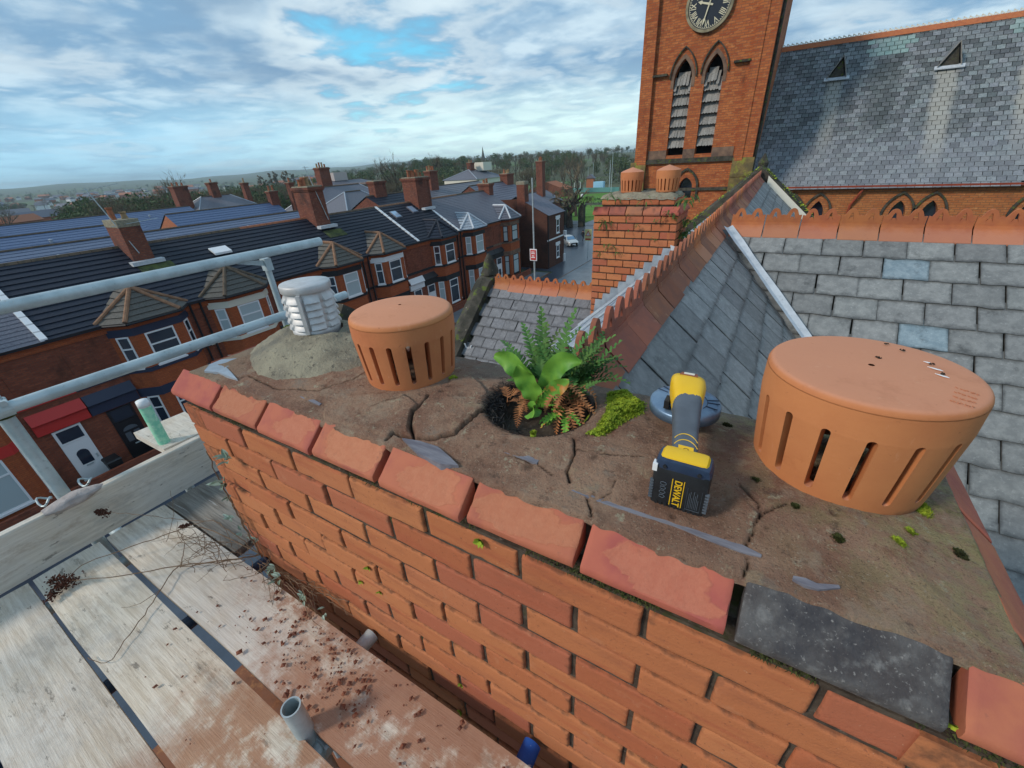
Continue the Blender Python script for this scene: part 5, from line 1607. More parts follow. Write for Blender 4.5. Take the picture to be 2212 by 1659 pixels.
def lay(parent, meshes, ridge_o, u, dn, n, w, e, rows, cols, keep, first=.1, swap=None, seed=0, tilt=.5, margin=60):
    """courses of single slates; u along the ridge, dn down the slope, n the normal"""
    u, dn, n = map(lambda q: np.asarray(q, float), (u, dn, n))
    r = random.Random(seed)
    cnt = 0
    for i in range(rows):
        d = first + e * (i + 1)
        for k in range(cols):
            s = (k + (.5 if i % 2 else 0)) * w + r.uniform(-.004, .004)
            p = np.asarray(ridge_o) + u * s + dn * (d - e * 1.25)
            c = p + dn * e * .8
            if not keep(c) or not seen(c, margin): continue
            me = r.choice(meshes)
            if swap and swap(i, s, c): me = swap(i, s, c)
            y = -dn; z = n + dn * r.uniform(-.004, .010); z = z / np.linalg.norm(z)
            x = np.cross(y, z); x /= np.linalg.norm(x); y = np.cross(z, x)
            a = r.uniform(-.010, .010)
            x2 = x * math.cos(a) + y * math.sin(a); y2 = -x * math.sin(a) + y * math.cos(a)
            o = put(me, 'slate', parent, p)
            o.rotation_euler = Matrix(((x2[0], y2[0], z[0]), (x2[1], y2[1], z[1]), (x2[2], y2[2], z[2]))).to_euler()
            cnt += 1
    return cnt


def unit(v): v = np.asarray(v, float); return v / np.linalg.norm(v)


big_sl = slate_meshes(.2935, .275, .012, 'slate', 8, 100)
blue_sl = slate_meshes(.2935, .275, .013, 'slate_blue', 2, 140)
wing = MB().add([(RX + .1, CY - .08, RZ - .15), (6.5, CY - .08, RZ - .15), (6.5, .5, zcross(.5) - .09), (3, .5, zcross(.5) - .09)], [(3, 2, 1, 0)]).build('cross_wing_roof', MAT['stone'], hall)
slope_c = unit((0, -1, -TC)); n_c = unit((0, -TC, 1))
vall = lambda c: TM * (c[0] - RX) - TC * (CY - c[1])        # > 0 on the wing side
def blue(i, s, c):
    return blue_sl[i % 2] if (i, int(round((c[0]) / .296))) in ((1, 3), (4, 4), (7, 7)) else None
lay(wing, big_sl, (RX - .1, CY, RZ), (1, 0, 0), slope_c, n_c, .300, .212, 27, 26, lambda c: vall(c) > -.16, first=.12, swap=blue, seed=1, margin=330)
main_r = MB().add([(RX + .05, .97, RZ - .09), (RX + .05, 5.0, RZ - .09), (.3, 4.2, zmain(.3) - .08), (3.4, .97, zmain(3.4) - .08)], [(3, 2, 1, 0)]).build('main_slope', MAT['stone'], hall)
slope_m = unit((1, 0, -TM)); n_m = unit((TM, 0, 1))
m_sl = slate_meshes(.292, .285, .012, 'slate_main', 8, 200)
lay(main_r, m_sl, (RX, .98, RZ), (0, 1, 0), slope_m, n_m, .300, .215, 14, 16, lambda c: vall(c) < .14 and c[1] < 5.0, first=.13, seed=2, margin=200)
far_r = MB().add([(RX + .05, 5.3, RZ - .09), (RX + .05, 13.2, RZ - .09), (2.5, 13.2, zmain(2.5) - .09), (2.5, 8, zmain(2.5) - .09)], [(3, 2, 1, 0)]).build('far_main_slope', MAT['slate_main'], hall)
lay(far_r, m_sl, (RX, 5.2, RZ), (0, 1, 0), slope_m, n_m, .300, .215, 9, 27, lambda c: c[1] > 5.2 + (c[0] - RX) * TM / TC * 1.0, first=.13, seed=3)
# left slope: sheeted in lead from the ridge down beside the second chimney
left = MB()
for k, (a, b) in enumerate([(.97, 2.3), (2.3, 3.6), (3.6, 4.9), (4.9, 6.2), (6.2, 8.5), (8.5, 13.2)]):
    z1 = zmain(-.60) + .01; x2 = -2.4
    left.hexa([(-.60, a + .006, z1 - .03), (-.60, b - .006, z1 - .03), (x2, b - .006, zmain(x2) - .02), (x2, a + .006, zmain(x2) - .02), (-.60, a + .006, z1), (-.60, b - .006, z1), (x2, b - .006, zmain(x2) + .01), (x2, a + .006, zmain(x2) + .01)])
    left.tube([(-.61, b, z1 + .012), (x2, b, zmain(x2) + .022)], .014, 8)
for q in (.2, .42, .66):
    x = -.60 - 1.8 * q
    left.tube([(x, .97, zmain(x) + .014), (x, 6, zmain(x) + .014)], .009, 6)
left.build('lead_sheet', MAT['lead'], hall)
# valley gutter between main slope and wing
vd = unit((1 / TM, -1 / TC, -1.0))
v0 = np.array([RX + .10, CY - .10 * TM / TC, RZ - .06])
mb = MB()
side = unit(np.cross(vd, (0, 0, 1)))
P = np.zeros((24, 3, 3))
for i in range(24):
    c = v0 + vd * (.05 + 5.2 * i / 23)
    wv = .050 + .010 * fbm(i * .6, 1, 0, 2)
    P[i] = [c - side * wv + np.array([0, 0, .105]), c + np.array([0, 0, .085]), c + side * wv + np.array([0, 0, .105])]
MB().grid(P).build('valley_flashing', MAT['white_lead'], hall)


# crested ridge tiles: two wings and an upstand pierced with pointed eyes under round lobes
def ridge_mesh(name, L, lobes, wing_w, slope, mat, seed, ch=.152, thick=.020, base=.086):
    r = random.Random(seed)
    mb = MB()
    t = .012
    s = math.atan(slope)
    c_, s_ = math.cos(s), math.sin(s)
    # wings: profile across, extruded along x
    prof = [(-wing_w * c_, -wing_w * s_), (-.022, -.012), (-.016, .012), (.016, .012), (.022, -.012), (wing_w * c_, -wing_w * s_)]
    top = [(y, z + t) for y, z in prof]
    sec = prof + top[::-1]
    n = len(sec)
    k = 3
    vs = [(L * (i / k - .5), y, z) for i in range(k + 1) for y, z in sec]
    fs = [(i * n + a, i * n + (a + 1) % n, (i + 1) * n + (a + 1) % n, (i + 1) * n + a) for i in range(k) for a in range(n)]
    fs += [tuple(range(n))[::-1], tuple(k * n + a for a in range(n))]
    mb.add(vs, [f[::-1] for f in fs])
    # crest outline per lobe as columns: bottom z, eye lower/upper, top z
    cols = []
    m = 14
    P = L / lobes
    for lo in range(lobes):
        for i in range(m + (1 if lo == lobes - 1 else 0)):
            u = i / m
            x = -L / 2 + P * (lo + u)
            d = abs(u - .5) * 2
            zt = base + ((ch - base) * max(0, 1 - (d / .62) ** 2) ** .5 if d < .62 else .008 * math.sin((d - .62) / .38 * math.pi * .5))
            eye = None
            if d < .27: eye = (base - .010, base - .010 + .046 * (1 - d / .27) ** .7 + .002)
            cols.append((x, zt, eye))
    h0 = .010
    for (xa, za, ea), (xb, zb_, eb) in zip(cols[:-1], cols[1:]):
        def slab(a0, a1, b0, b1):
            y = thick / 2
            mb.hexa([(xa, -y, a0), (xb, -y, b0), (xb, y, b0), (xa, y, a0), (xa, -y, a1), (xb, -y, b1), (xb, y, b1), (xa, y, a1)])
        if ea or eb:
            qa, qb = ea or (.052, .052), eb or (.052, .052)
            slab(h0, qa[0], h0, qb[0]); slab(qa[1], za, qb[1], zb_)
        else: slab(h0, za, h0, zb_)
    for i, v in enumerate(mb.v): pass
    return mb.mesh(name, MAT[mat])


RT = [ridge_mesh('ridge_tile', .291, 2, .165, .86, 'ridge', k) for k in range(3)]
RTO = [ridge_mesh('ridge_tile', .291, 2, .165, .90, 'ridge_old', k, base=.070) for k in range(3)]
rr = random.Random(4)
for k in range(16):
    o = put(rr.choice(RT), 'ridge_tile', hall, (-.23 + .3005 * k, CY - .005 + rr.uniform(-.004, .004), RZ + .012 + rr.uniform(-.003, .003)), (rr.uniform(-.01, .01), 0, rr.uniform(-.012, .012)))
for k in range(41):
    y = 1.10 + .3005 * k
    if y > 12.95: break
    me = rr.choice(RTO) if k < 9 or k > 24 else rr.choice(RT + RTO)
    o = put(me, 'ridge_tile', hall, (RX + rr.uniform(-.002, .002), y, RZ + .010 + rr.uniform(-.002, .002)), (rr.uniform(-.003, .003), 0, math.pi / 2 + rr.uniform(-.005, .005)))
# end gable: stone coping with moss, standing proud of the slates
for sgn, X1 in ((1, 3.6), (-1, -4.6)):
    P = []
    n = 30
    for i in range(n):
        x = RX + (X1 - RX) * i / (n - 1)
        z = RZ - TM * abs(x - RX)
        w = .03 * fbm(x * 2, sgn, 0, 3)
        P.append([(x, 12.98, z - .12), (x, 12.97, z + .22 + w), (x, 13.15, z + .30 + w), (x, 13.40, z + .25 + w), (x, 13.42, z - .4)])
    MB().grid(np.array(P), flip=sgn < 0).build('gable_coping', MAT['stone'], hall)
    mb = MB(); rm = random.Random(9)
    for k in range(900):
        t = rm.random() ** (1.2 if sgn > 0 else .8) * .6
        x = RX + (X1 - RX) * t
        if fbm(x * 3, 7 * sgn, 0, 2) < -.1: continue
        z = RZ - TM * abs(x - RX) + .26
        c = np.array([x, 12.97 + rm.uniform(0, .2), z + rm.uniform(-.06, .05)])
        s = rm.uniform(.015, .05)
        a = rm.uniform(0, 6.28); d = np.array([math.cos(a), math.sin(a), rm.uniform(.1, .9)]) * s; q = np.array([-math.sin(a), math.cos(a), .2]) * s * .5
        mb.add([c - q, c + q, c + d], [(0, 1, 2)])
    tag(mb.build('coping_moss', MAT['moss'], hall), kind='stuff')
MB().lathe([(.10, 0), (.12, .1), (.06, .2), (.02, .3)], (RX, 13.2, RZ + .22), 10).build('apex_stone', MAT['stone'], hall)
mbp = MB()
mbp.grid(np.array([[(RX + .18 + .9 * t, 12.90, zmain(RX + .18 + .9 * t) + .03), (RX + .18 + .9 * t, 12.96, zmain(RX + .18 + .9 * t) + .20)] for t in np.linspace(0, 1.6, 8)])).build('cement_fillet', MAT['cream'], hall)
# walls below (seen through the board gap and from the side)
MB().box((-3.9, -.6, -11.98), (5.9, 13.3, -3.9)).build('wall', MAT['tw_brick'], hall)
MB().box((-1.62, .50, -8.0), (.6, 1.6, -2.7)).build('chimney_breast', MAT['tw_brick'], hall)

# lower street wing with its own crested ridge and gable coping
LY, LZ, LX0, LX1 = 5.85, -1.20, -3.92, -1.35
TL = .82
lw = MB().add([(LX0, LY, LZ - .05), (-.9, LY, LZ - .05), (-.9, LY - 3.6, LZ - 3.6 * TL - .05), (LX0, LY - 3.6, LZ - 3.6 * TL - .05)], [(3, 2, 1, 0)]).add([(LX0, LY, LZ - .05), (-.9, LY, LZ - .05), (-.9, LY + 3.6, LZ - 3.6 * TL - .05), (LX0, LY + 3.6, LZ - 3.6 * TL - .05)], [(0, 1, 2, 3)]).build('street_wing_roof', MAT['stone'], hall)
sm_sl = slate_meshes(.219, .24, .011, 'slate_small', 8, 300)
lay(lw, sm_sl, (LX0 + .1, LY, LZ), (1, 0, 0), unit((0, -1, -TL)), unit((0, -TL, 1)), .226, .185, 17, 14, lambda c: c[2] > zmain(c[0]) + .01 and c[0] < -1.2, first=.10, seed=5)
for k in range(9):
    o = put(rr.choice(RT), 'ridge_tile', hall, (LX0 + .20 + .3005 * k, LY + rr.uniform(-.004, .004), LZ + .012), (0, rr.uniform(-.008, .008), 0))
P = []
for i in range(22):
    t = i / 21
    y = LY + .25 - 4.0 * t
    z = LZ - TL * abs(LY - y)
    w = .02 * fbm(y * 2, 3, 0, 3)
    P.append([(LX0 - .26, y, z - .35), (LX0 - .25, y, z + .16 + w), (LX0 - .12, y, z + .20 + w), (LX0 + .02, y, z + .15 + w), (LX0 + .03, y, z - .2)])
MB().grid(np.array(P), flip=True).build('gable_coping', MAT['stone'], hall)
mb = MB()
for i in range(14):
    a, b = i / 14, (i + 1) / 14
P = []
for i in range(10):
    ring = []
    t = i / 9
    for j in range(13):
        a = 2 * math.pi * j / 12
        rr_ = .17 * (1 - t) ** .7 * (1 + .2 * fbm(math.cos(a) * 2, math.sin(a) * 2, t * 3, 2)) + .01
        ring.append((LX0 - .12 + rr_ * math.cos(a) * .8, LY + .12 + rr_ * math.sin(a), LZ + .12 + .34 * t))
    P.append(ring)
MB().grid(np.array(P)).build('mossy_finial', MAT['stone'], hall, smooth=True)
MB().tube([(LX0 + .04, LY - 1.0, LZ - .72), (LX0 + .06, LY - .99, LZ - .80), (LX0 + .13, LY - .98, LZ - .80), (LX0 + .15, LY - .98, LZ - .75)], .012, 8).build('white_hook', MAT['white'], hall)
MB().box((LX0 - .1, LY - 3.2, -11.98), (-.9, LY + 3.2, LZ - 3.3 * TL)).build('street_wing_wall', MAT['tw_brick'], hall)
# mossy kneeler stone standing up beyond the near chimney's left cowl
k0 = np.array([*bp(757, 690, 'x', -2.9)])
tag(MB().prism([(-2.9, k0[1] - .12, k0[2] - .5), (-2.9, k0[1] + .12, k0[2] - .5), (-2.9, k0[1] + .13, k0[2] + .02), (-2.9, k0[1] - .03, k0[2] + .14), (-2.9, k0[1] - .12, k0[2] + .02)], (-.22, 0, 0)).build('mossy_stone', MAT['stone'], hall))

# ------------------------------------------------------------------ second chimney, up the roof
C2X0, C2X1, C2Y0, C2Y1 = -2.035, -.990, 5.5, 6.15
c2t = thing('brick_chimney', 'ferny brick chimney stack beyond with stepped lead flashing', 'chimney', (-1.5, 5.8, -2.4))
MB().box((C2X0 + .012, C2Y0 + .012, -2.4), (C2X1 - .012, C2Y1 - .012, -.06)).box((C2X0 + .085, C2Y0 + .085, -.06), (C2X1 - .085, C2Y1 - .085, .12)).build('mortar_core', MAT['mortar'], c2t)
CH = .0915
SB = [brick_variant(.206, .10, .080, 400 + i, .002) for i in range(6)]
SP_ = [brick_variant(.098, .10, .080, 420 + i, .002) for i in range(3)]
rq = random.Random(31)
for row in range(22):
    z = -.075 - CH * row - .041
    off = 0 if row % 2 == 0 else -.105
    x = C2X0 + off
    while x < C2X1 - .04:
        a, b = max(x, C2X0), min(x + .2135, C2X1)
        if b - a > .05:
            L = b - a - .008
            if z > zmain((a + b) / 2) - .15:
                me = rq.choice(SB if L > .14 else SP_)
                o = put(me, 'brick', c2t, ((a + b) / 2, C2Y0 + .05 + rq.uniform(-.003, .003), z), (0, 0, rq.uniform(-.008, .008))); o.scale = (L / (.206 if L > .14 else .098), 1, 1)
        x += .2135
    for k in range(3):
        y = C2Y0 + .105 + .2135 * k + (.1 if row % 2 else 0)
        if y < C2Y1 - .08 and z > -.9: put(rq.choice(SB), 'brick', c2t, (C2X1 - .05, y, z), (0, 0, math.pi / 2))
CP2 = [coping_mesh(.21, 500 + k, [0, .3, .2][k], [None, MAT['ridge_old'], None][k]) for k in range(3)]
for k in range(5):
    o = put(CP2[[0, 1, 1, 1, 2][k]], 'coping_brick', c2t, (C2X0 - .01 + .2135 * k, C2Y0 - .02, -.062)); o.scale = (1, 1, 1.35)
for k in range(3):
    o = put(CP2[0], 'coping_brick', c2t, (C2X1 + .015, C2Y0 + .03 + .2135 * k, -.062), (0, 0, math.pi / 2)); o.scale = (1, 1, 1.35)
for k in range(5):
    xa = C2X0 + .075 + .18 * k
    o = put(rq.choice(SB), 'brick', c2t, (xa + .09, C2Y0 + .125, .082)); o.scale = (.172 / .206, 1, 1)
for k in range(3):
    o = put(rq.choice(SB), 'brick', c2t, (C2X1 - .125, C2Y0 + .19 + .2 * k, .082), (0, 0, math.pi / 2)); o.scale = (.9, 1, 1)
P = np.zeros((30, 16, 3))
for i in range(30):
    for j in range(16):
        x = C2X0 + .06 + (C2X1 - C2X0 - .12) * i / 29; y = C2Y0 + .06 + (C2Y1 - C2Y0 - .12) * j / 15
        e = min(i, 29 - i, j, 15 - j)
        P[i, j] = (x + .015 * fbm(x * 9, y * 9, 1, 2), y + .012 * fbm(y * 9, x * 9, 5, 2), .125 + min(e, 3) * .016 + .018 * fbm(x * 8, y * 8, 3, 3) - (.02 if e == 0 else 0))
MB().grid(P).build('mortar_top', MAT['cement'], c2t, smooth=True)
slotted_cowl('chimney_cowl', 'small terracotta cowl at the left on the ferny chimney', (-1.655, 5.80, .170), .125, .142, .235, 18, .02, .145, .06, 'small cowls on the ferny chimney', .006, .05)
slotted_cowl('chimney_cowl', 'small terracotta cowl at the right on the ferny chimney, before the arched tower window', (-1.215, 5.80, .172), .125, .142, .240, 18, .02, .150, .06, 'small cowls on the ferny chimney', .006, .055)
# stepped flashing cut into the brick joints, following the roof
for k in range(9):
    x1 = -1.015 - .105 * k; x0 = x1 - .105
    zt = round((zmain((x0 + x1) / 2) + .165 + .075) / CH) * CH - .075
    zb2 = zmain(x0) - .04
    MB().prism([(x0 - .03, C2Y0 - .012, zb2 - .02), (x1, C2Y0 - .012, zmain(x1) - .02), (x1, C2Y0 - .014, zt), (x0 + .002, C2Y0 - .014, zt)], (0, .011 + .0006 * (k % 2), 0)).build('step_flashing', MAT['lead'], c2t)
MB().prism([(C2X1 - .01, C2Y0 - .016, zmain(C2X1) - .02), (C2X1 + .07, C2Y0 - .02, zmain(C2X1 + .07) - .02), (C2X1 + .02, C2Y0 - .018, -.42), (C2X1 - .045, C2Y0 - .018, -.40)], (0, .018, 0)).build('apron_flashing', MAT['white_lead'], c2t)
MB().tube([(C2X1 + .03, C2Y0 - .03, zmain(C2X1) + .03), (-2.25, C2Y0 - .10, zmain(-2.25) + .02)], .022, 10).build('flashing_roll', MAT['lead'], c2t)


def plant_tuft(label, c, n, L, group, mat='fern', spread=1.0, up=.5):
    t = thing('wall_fern', label, 'fern', tuple(c), group)
    r = random.Random(len(label) + int(c[0] * 100) + n)
    m = MB()
    for k in range(n):
        a = r.uniform(0, 6.28)
        frond(m, np.asarray(c) + np.array([r.gauss(0, .03 * spread), r.gauss(0, .02), r.gauss(0, .02)]), (math.cos(a), -abs(math.sin(a)) * .6 - .15, r.uniform(-.4, 1) * up + .15), L * r.uniform(.5, 1.2), L * .14, 8, 6 / max(L, .05) * .2, r.uniform(-3, 3), k, 1.1)
    m.build('fronds', MAT[mat], t)
    return t


for px, py, n, L, lab in ((1275, 428, 16, .16, 'fern tuft at the top left corner of the far chimney'), (1318, 425, 12, .12, 'small fern on the ledge left of the far cowls'), (1486, 428, 14, .17, 'pale fern at the top right corner of the far chimney'), (1303, 480, 12, .12, 'fern hanging on the upper left brickwork of the far chimney'),
                           (1316, 528, 10, .10, 'dark fern in the middle left brickwork of the far chimney'), (1395, 432, 8, .09, 'little fern between the two far cowls'), (1447, 460, 12, .12, 'fern under the right end of the far coping'), (1421, 475, 7, .07, 'small weed right of centre on the far chimney'), (1377, 487, 7, .07, 'small weed at the centre of the far chimney'), (1358, 470, 6, .06, 'weed under the middle of the far coping'), (1295, 543, 6, .07, 'lowest fern on the left arris of the far chimney'), (1332, 545, 6, .06, 'weed low in a joint of the far chimney'), (1415, 517, 6, .06, 'weed in a joint above the step flashing')):
    plant_tuft(lab, bp(px, py, 'y', 5.47), n, L, 'ferns on the far chimney')
for px, py, n, L, lab in ((1478, 500, 24, .20, 'bushy fern on the shaded right side of the far chimney'), (1466, 530, 20, .16, 'lower bushy fern on the shaded right side of the far chimney'), (1492, 475, 18, .15, 'upper fern on the shaded right side of the far chimney')):
    plant_tuft(lab, bp(px, py, 'y', 5.8), n, L, 'ferns on the far chimney', spread=2.0)
# ------------------------------------------------------------------ church tower with its clock
TX0, TX1, TY = -7.35, -1.55, 26.0
tower = thing('church_tower', 'red brick church tower with clock and two tall louvred lancets', 'tower', (-4.45, 29.0, -12))
PX0, PX1 = -6.74, -2.40                                     # recessed middle panel between the corner buttresses


def lancet(cx, w, sill, spring, apex, n=9):
    """outline of a pointed opening, from bottom left round over the apex"""
    h = apex - spring; hw = w / 2
    c = (hw * hw + h * h) / (2 * hw) if h > hw else hw
    R = c
    pts = [(cx - hw, sill), (cx - hw, spring)]
    a_end = math.atan2(h, R - hw)
    for i in range(1, n + 1):
        a = a_end * i / n
        pts.append((cx - hw + R - R * math.cos(a), spring + R * math.sin(a)))
    for i in range(n - 1, -1, -1):
        a = a_end * i / n
        pts.append((cx + hw - R + R * math.cos(a), spring + R * math.sin(a)))
    pts.append((cx + hw, sill))
    return pts


def holed_wall(name, outer, holes, y, depth, mat, parent, axis='y', reveal=None):
    """flat wall with openings cut through and reveals running back"""
    import bmesh
    bm = bmesh.new()
    def loop(pts):
        vs = [bm.verts.new((p[0], y, p[1])) for p in pts]
        return [bm.edges.new((vs[i], vs[(i + 1) % len(vs)])) for i in range(len(vs))]
    es = loop(outer)
    for h in holes: es += loop(h)
    bmesh.ops.triangle_fill(bm, use_beauty=True, use_dissolve=False, edges=es, normal=(0, -1, 0))
    for h in holes:
        for i in range(len(h)):
            a, b = h[i], h[(i + 1) % len(h)]
            v = [bm.verts.new(q) for q in ((a[0], y, a[1]), (b[0], y, b[1]), (b[0], y + depth, b[1]), (a[0], y + depth, a[1]))]
            bm.faces.new(v)
    o0 = wloc(parent)
    me = bpy.data.meshes.new(name)
    bmesh.ops.translate(bm, verts=bm.verts, vec=-o0)
    bm.to_mesh(me); bm.free(); me.materials.append(MAT[mat])
    return put(me, name, parent)


def arch_band(name, cx, w, spring, apex, out, y, depth, mat, parent, n=9, legs=0.0):
    inn = lancet(cx, w, spring - legs, spring, apex, n)
    ot = lancet(cx, w + 2 * out, spring - legs, spring, apex + out * 1.25, n)
    mb = MB()
    k = len(inn)
    for i in range(k - 1):
        a, b, c, d = inn[i], inn[i + 1], ot[i + 1], ot[i]
        mb.hexa([(a[0], y, a[1]), (b[0], y, b[1]), (c[0], y, c[1]), (d[0], y, d[1]), (a[0], y + depth, a[1]), (b[0], y + depth, b[1]), (c[0], y + depth, c[1]), (d[0], y + depth, d[1])])
    return mb.build(name, MAT[mat], parent)


WL = [(-5.30, .83, .36, 3.62, 4.48), (-3.885, .80, .37, 3.66, 4.50)]
holes = [lancet(*w) for w in WL]
low = (-4.53, .68, -1.75, -1.20, -.72)
YP = TY + .14
holed_wall('panel_wall', [(PX0, -12), (PX0, 9.5), (PX1, 9.5), (PX1, -12)], holes + [lancet(*low)], YP, .42, 'tw_brick', tower)
mb = MB()
mb.box((TX0, TY, -12), (PX0, TY + 8.2, 9.5)).box((PX1, TY, -12), (TX1, TY + 8.2, 9.5)).box((PX0, TY + .75, -12), (PX1, TY + 8.2, 9.5))
mb.build('wall', MAT['tw_brick'], tower)
MB().box((PX0, TY, 8.2), (PX1, TY + .3, 9.4)).build('parapet_band', MAT['sandstone'], tower)
# corner buttress offsets, weathered stone and string courses
mb = MB()
for x0, x1 in ((TX0 - .17, PX0 + .0), (PX1, TX1 + .06)):
    mb.hexa([(x0, TY - .16, -12), (x1, TY - .16, -12), (x1, TY + .3, -12), (x0, TY + .3, -12), (x0, TY - .16, -.55), (x1, TY - .16, -.55), (x1, TY + .3, -.15), (x0, TY + .3, -.15)])
mb.build('buttress', MAT['tw_brick'], tower)
for x0, x1, s in ((TX0 - .2, PX0 + .02, 1), (PX1 - .02, TX1 + .1, 2)):
    mb = MB()
    mb.hexa([(x0, TY - .20, -.75), (x1, TY - .20, -.75), (x1, TY + .2, -.75), (x0, TY + .2, -.75), (x0, TY - .20, -.62), (x1, TY - .20, -.62), (x1, TY - .003, .10), (x0, TY - .003, .10)])
    mb.hexa([(x0, TY - .22, -1.7), (x1, TY - .22, -1.7), (x1, TY + .2, -1.7), (x0, TY + .2, -1.7), (x0, TY - .22, -1.62), (x1, TY - .22, -1.62), (x1, TY - .17, -.77), (x0, TY - .17, -.77)])
    mb.build('weathered_offset', simple('mossy_offset_stone', (0.21, 0.15, 0.055), (0.11, 0.085, 0.04), 3, 0.9, spots=[((0.22, 0.21, 0.04), 2.5, 0.5, 0.62)]) if s == 1 else MAT['offset'], tower)
    MAT['offset'] = bpy.data.materials['mossy_offset_stone']
MB().box((PX0, TY + .015, -.02), (PX1, YP - .003, .20)).build('sill_string', MAT['stone'], tower)
MB().box((PX0, TY + .04, -1.36), (PX1, YP - .002, -1.22)).build('lower_string', MAT['stone'], tower)
for xa, xb in ((PX0 + .06, -5.73), (-4.88, -4.30), (-3.47, PX1 - .06)): MB().box((xa, YP - .03, .205), (xb, YP - .002, .62)).build('sill_block', MAT['sandstone'], tower)
for cx, w, sill, spring, apex in WL:
    arch_band('hood_mould', cx, w + .34, spring + .10, apex + .42, .055, YP - .09, .088, 'stone', tower, legs=.0)
    arch_band('arch_ring', cx, w, spring, apex, .15, YP - .015, .10, 'sandstone', tower, legs=.3)
arch_band('hood_mould', low[0], low[1] + .42, low[3], low[4] + .34, .10, YP - .09, .088, 'stone', tower, legs=.6)
arch_band('arch_ring', low[0], low[1], low[3], low[4], .20, YP - .02, .08, 'tw_brick', tower, legs=.6)
MB().prism([(p[0], YP + .36, p[1]) for p in lancet(*low)][::-1], (0, .03, 0)).build('leaded_pane', MAT['glass'], tower)
# hood stops carried sideways to the buttresses
MB().box((PX0 - .02, TY - .05, 3.87), (-6.05, YP - .002, 3.96)).box((-3.08, TY - .05, 4.0), (PX1 + .02, YP - .002, 4.09)).build('string_return', MAT['stone'], tower)
MB().box((TX0 + .12, TY - .04, -12), (TX0 + .62, TY - .002, 9.4)).box((PX1 + .06, TY - .04, -12), (PX1 + .40, TY - .002, 9.4)).build('pilaster', MAT['tw_brick'], tower)
MB().tube([(TX1 + .08, TY + .25, -12), (TX1 + .08, TY + .25, 9.4)], .07, 10).build('rainwater_pipe', MAT['stone'], tower)
# louvres: scallop-ended boards in sloping tiers, each board by itself
rl = random.Random(6)
def louvre_board(w, l, seed):
    r = random.Random(seed)
    mb = MB()
    n = 6
    tail = [(-w / 2 + w * i / n, -l - .035 * math.sin(math.pi * i / n) + r.uniform(-.006, .006)) for i in range(n + 1)]
    poly = [(-w / 2, 0)] + tail + [(w / 2, 0)]
    mb.prism([(x, y, 0) for x, y in poly], (0, 0, .022))
    return mb.mesh('louvre_slat', MAT['louvre'])
LB = [louvre_board(.128, .50, k) for k in range(5)]
for wi, (cx, w, sill, spring, apex) in enumerate(WL):
    tiers = 7
    for t in range(tiers):
        zt = sill + .33 + (spring + .12 - sill - .1) * (t + 1) / tiers
        for k in range(6):
            x = cx - w / 2 + .075 + k * (w - .13) / 5
            hgt = spring + (apex - spring) * max(0, 1 - (abs(x - cx) / (w / 2)) ** 1.3)
            if zt > hgt + .05 and t < tiers - 1: continue
            top = min(zt, hgt - .04)
            L = 1.0 if t < tiers - 1 else 1.25
            drop = .16 if (wi == 1 and t == tiers - 1 and k >= 4) else 0
            o = put(rl.choice(LB), 'louvre_slat', tower, (x, YP + .33 + rl.uniform(-.01, .01), top - drop), (math.radians(62 + rl.uniform(-3, 3)), 0, rl.uniform(-.02, .02)))
            o.scale = (1, L, 1)
    MB().box((cx - w / 2, YP + .40, sill), (cx + w / 2, YP + .44, apex)).build('louvre_backing', MAT['void'], tower)
# clock
CC = (-4.49, 6.34)
CR = .90
YC = YP - .10
clk = MB().prism([(CC[0] + CR * math.cos(a), YC, CC[1] + CR * math.sin(a)) for a in np.linspace(0, 2 * math.pi, 65)[:-1]], (0, .12, 0)).build('clock_face', plain('clock_face_black', (0.012, 0.018, 0.03), 0.4), tower)
gold = plain('pale_gilt', (0.66, 0.60, 0.42), 0.45)
def ring(r0, r1, y0, y1, n=72):
    mb = MB()
    for i in range(n):
        a, b = 2 * math.pi * i / n, 2 * math.pi * (i + 1) / n
        f = lambda r, t, y: (CC[0] + r * math.cos(t), y, CC[1] + r * math.sin(t))
        mb.hexa([f(r0, a, y0), f(r0, b, y0), f(r1, b, y0), f(r1, a, y0), f(r0, a, y1), f(r0, b, y1), f(r1, b, y1), f(r1, a, y1)])
    return mb
ring(CR, CR + .11, YC - .05, YC + .12).build('clock_rim', simple('clock_stone_rim', (0.33, 0.29, 0.19), (0.2, 0.17, 0.11), 4, 0.85), tower)
ring(CR - .055, CR - .040, YC - .008, YC).build('minute_ring', gold, clk)
m = MB()
for k in range(60):
    a = 2 * math.pi * k / 60
    d = np.array([math.sin(a), 0, math.cos(a)]); t = np.array([math.cos(a), 0, -math.sin(a)])
    m.obox(np.array([CC[0], YC - .004, CC[1]]) + d * (CR - .085), d * .022, (0, .004, 0), t * (.011 if k % 5 else .022))
m.build('minute_marks', gold, clk)


for k, s in enumerate(['XII', 'I', 'II', 'III', 'IIII', 'V', 'VI', 'VII', 'VIII', 'IX', 'X', 'XI']):
    a = 2 * math.pi * k / 12
    o = put(text_mesh(s, .30, gold, .004, .006), 'numeral', clk, (CC[0] + .66 * math.sin(a), YC - .006, CC[1] + .66 * math.cos(a)))
    o.rotation_euler = (math.radians(90), a, 0)
    o.scale = (.80, 1, 1)
def hand(name, ang, L, w, y):
    d = np.array([math.sin(ang), 0, math.cos(ang)]); t = np.array([math.cos(ang), 0, -math.sin(ang)])
    c = np.array([CC[0], y, CC[1]])
    MB().prism([c - d * .16 - t * w * .8, c - d * .16 + t * w * .8, c + t * w, c + d * L * .62 + t * w * .8, c + d * L * .7 + t * w * 1.9, c + d * L, c + d * L * .7 - t * w * 1.9, c + d * L * .62 - t * w * .8, c - t * w], (0, .012, 0)).build(name, gold, clk)
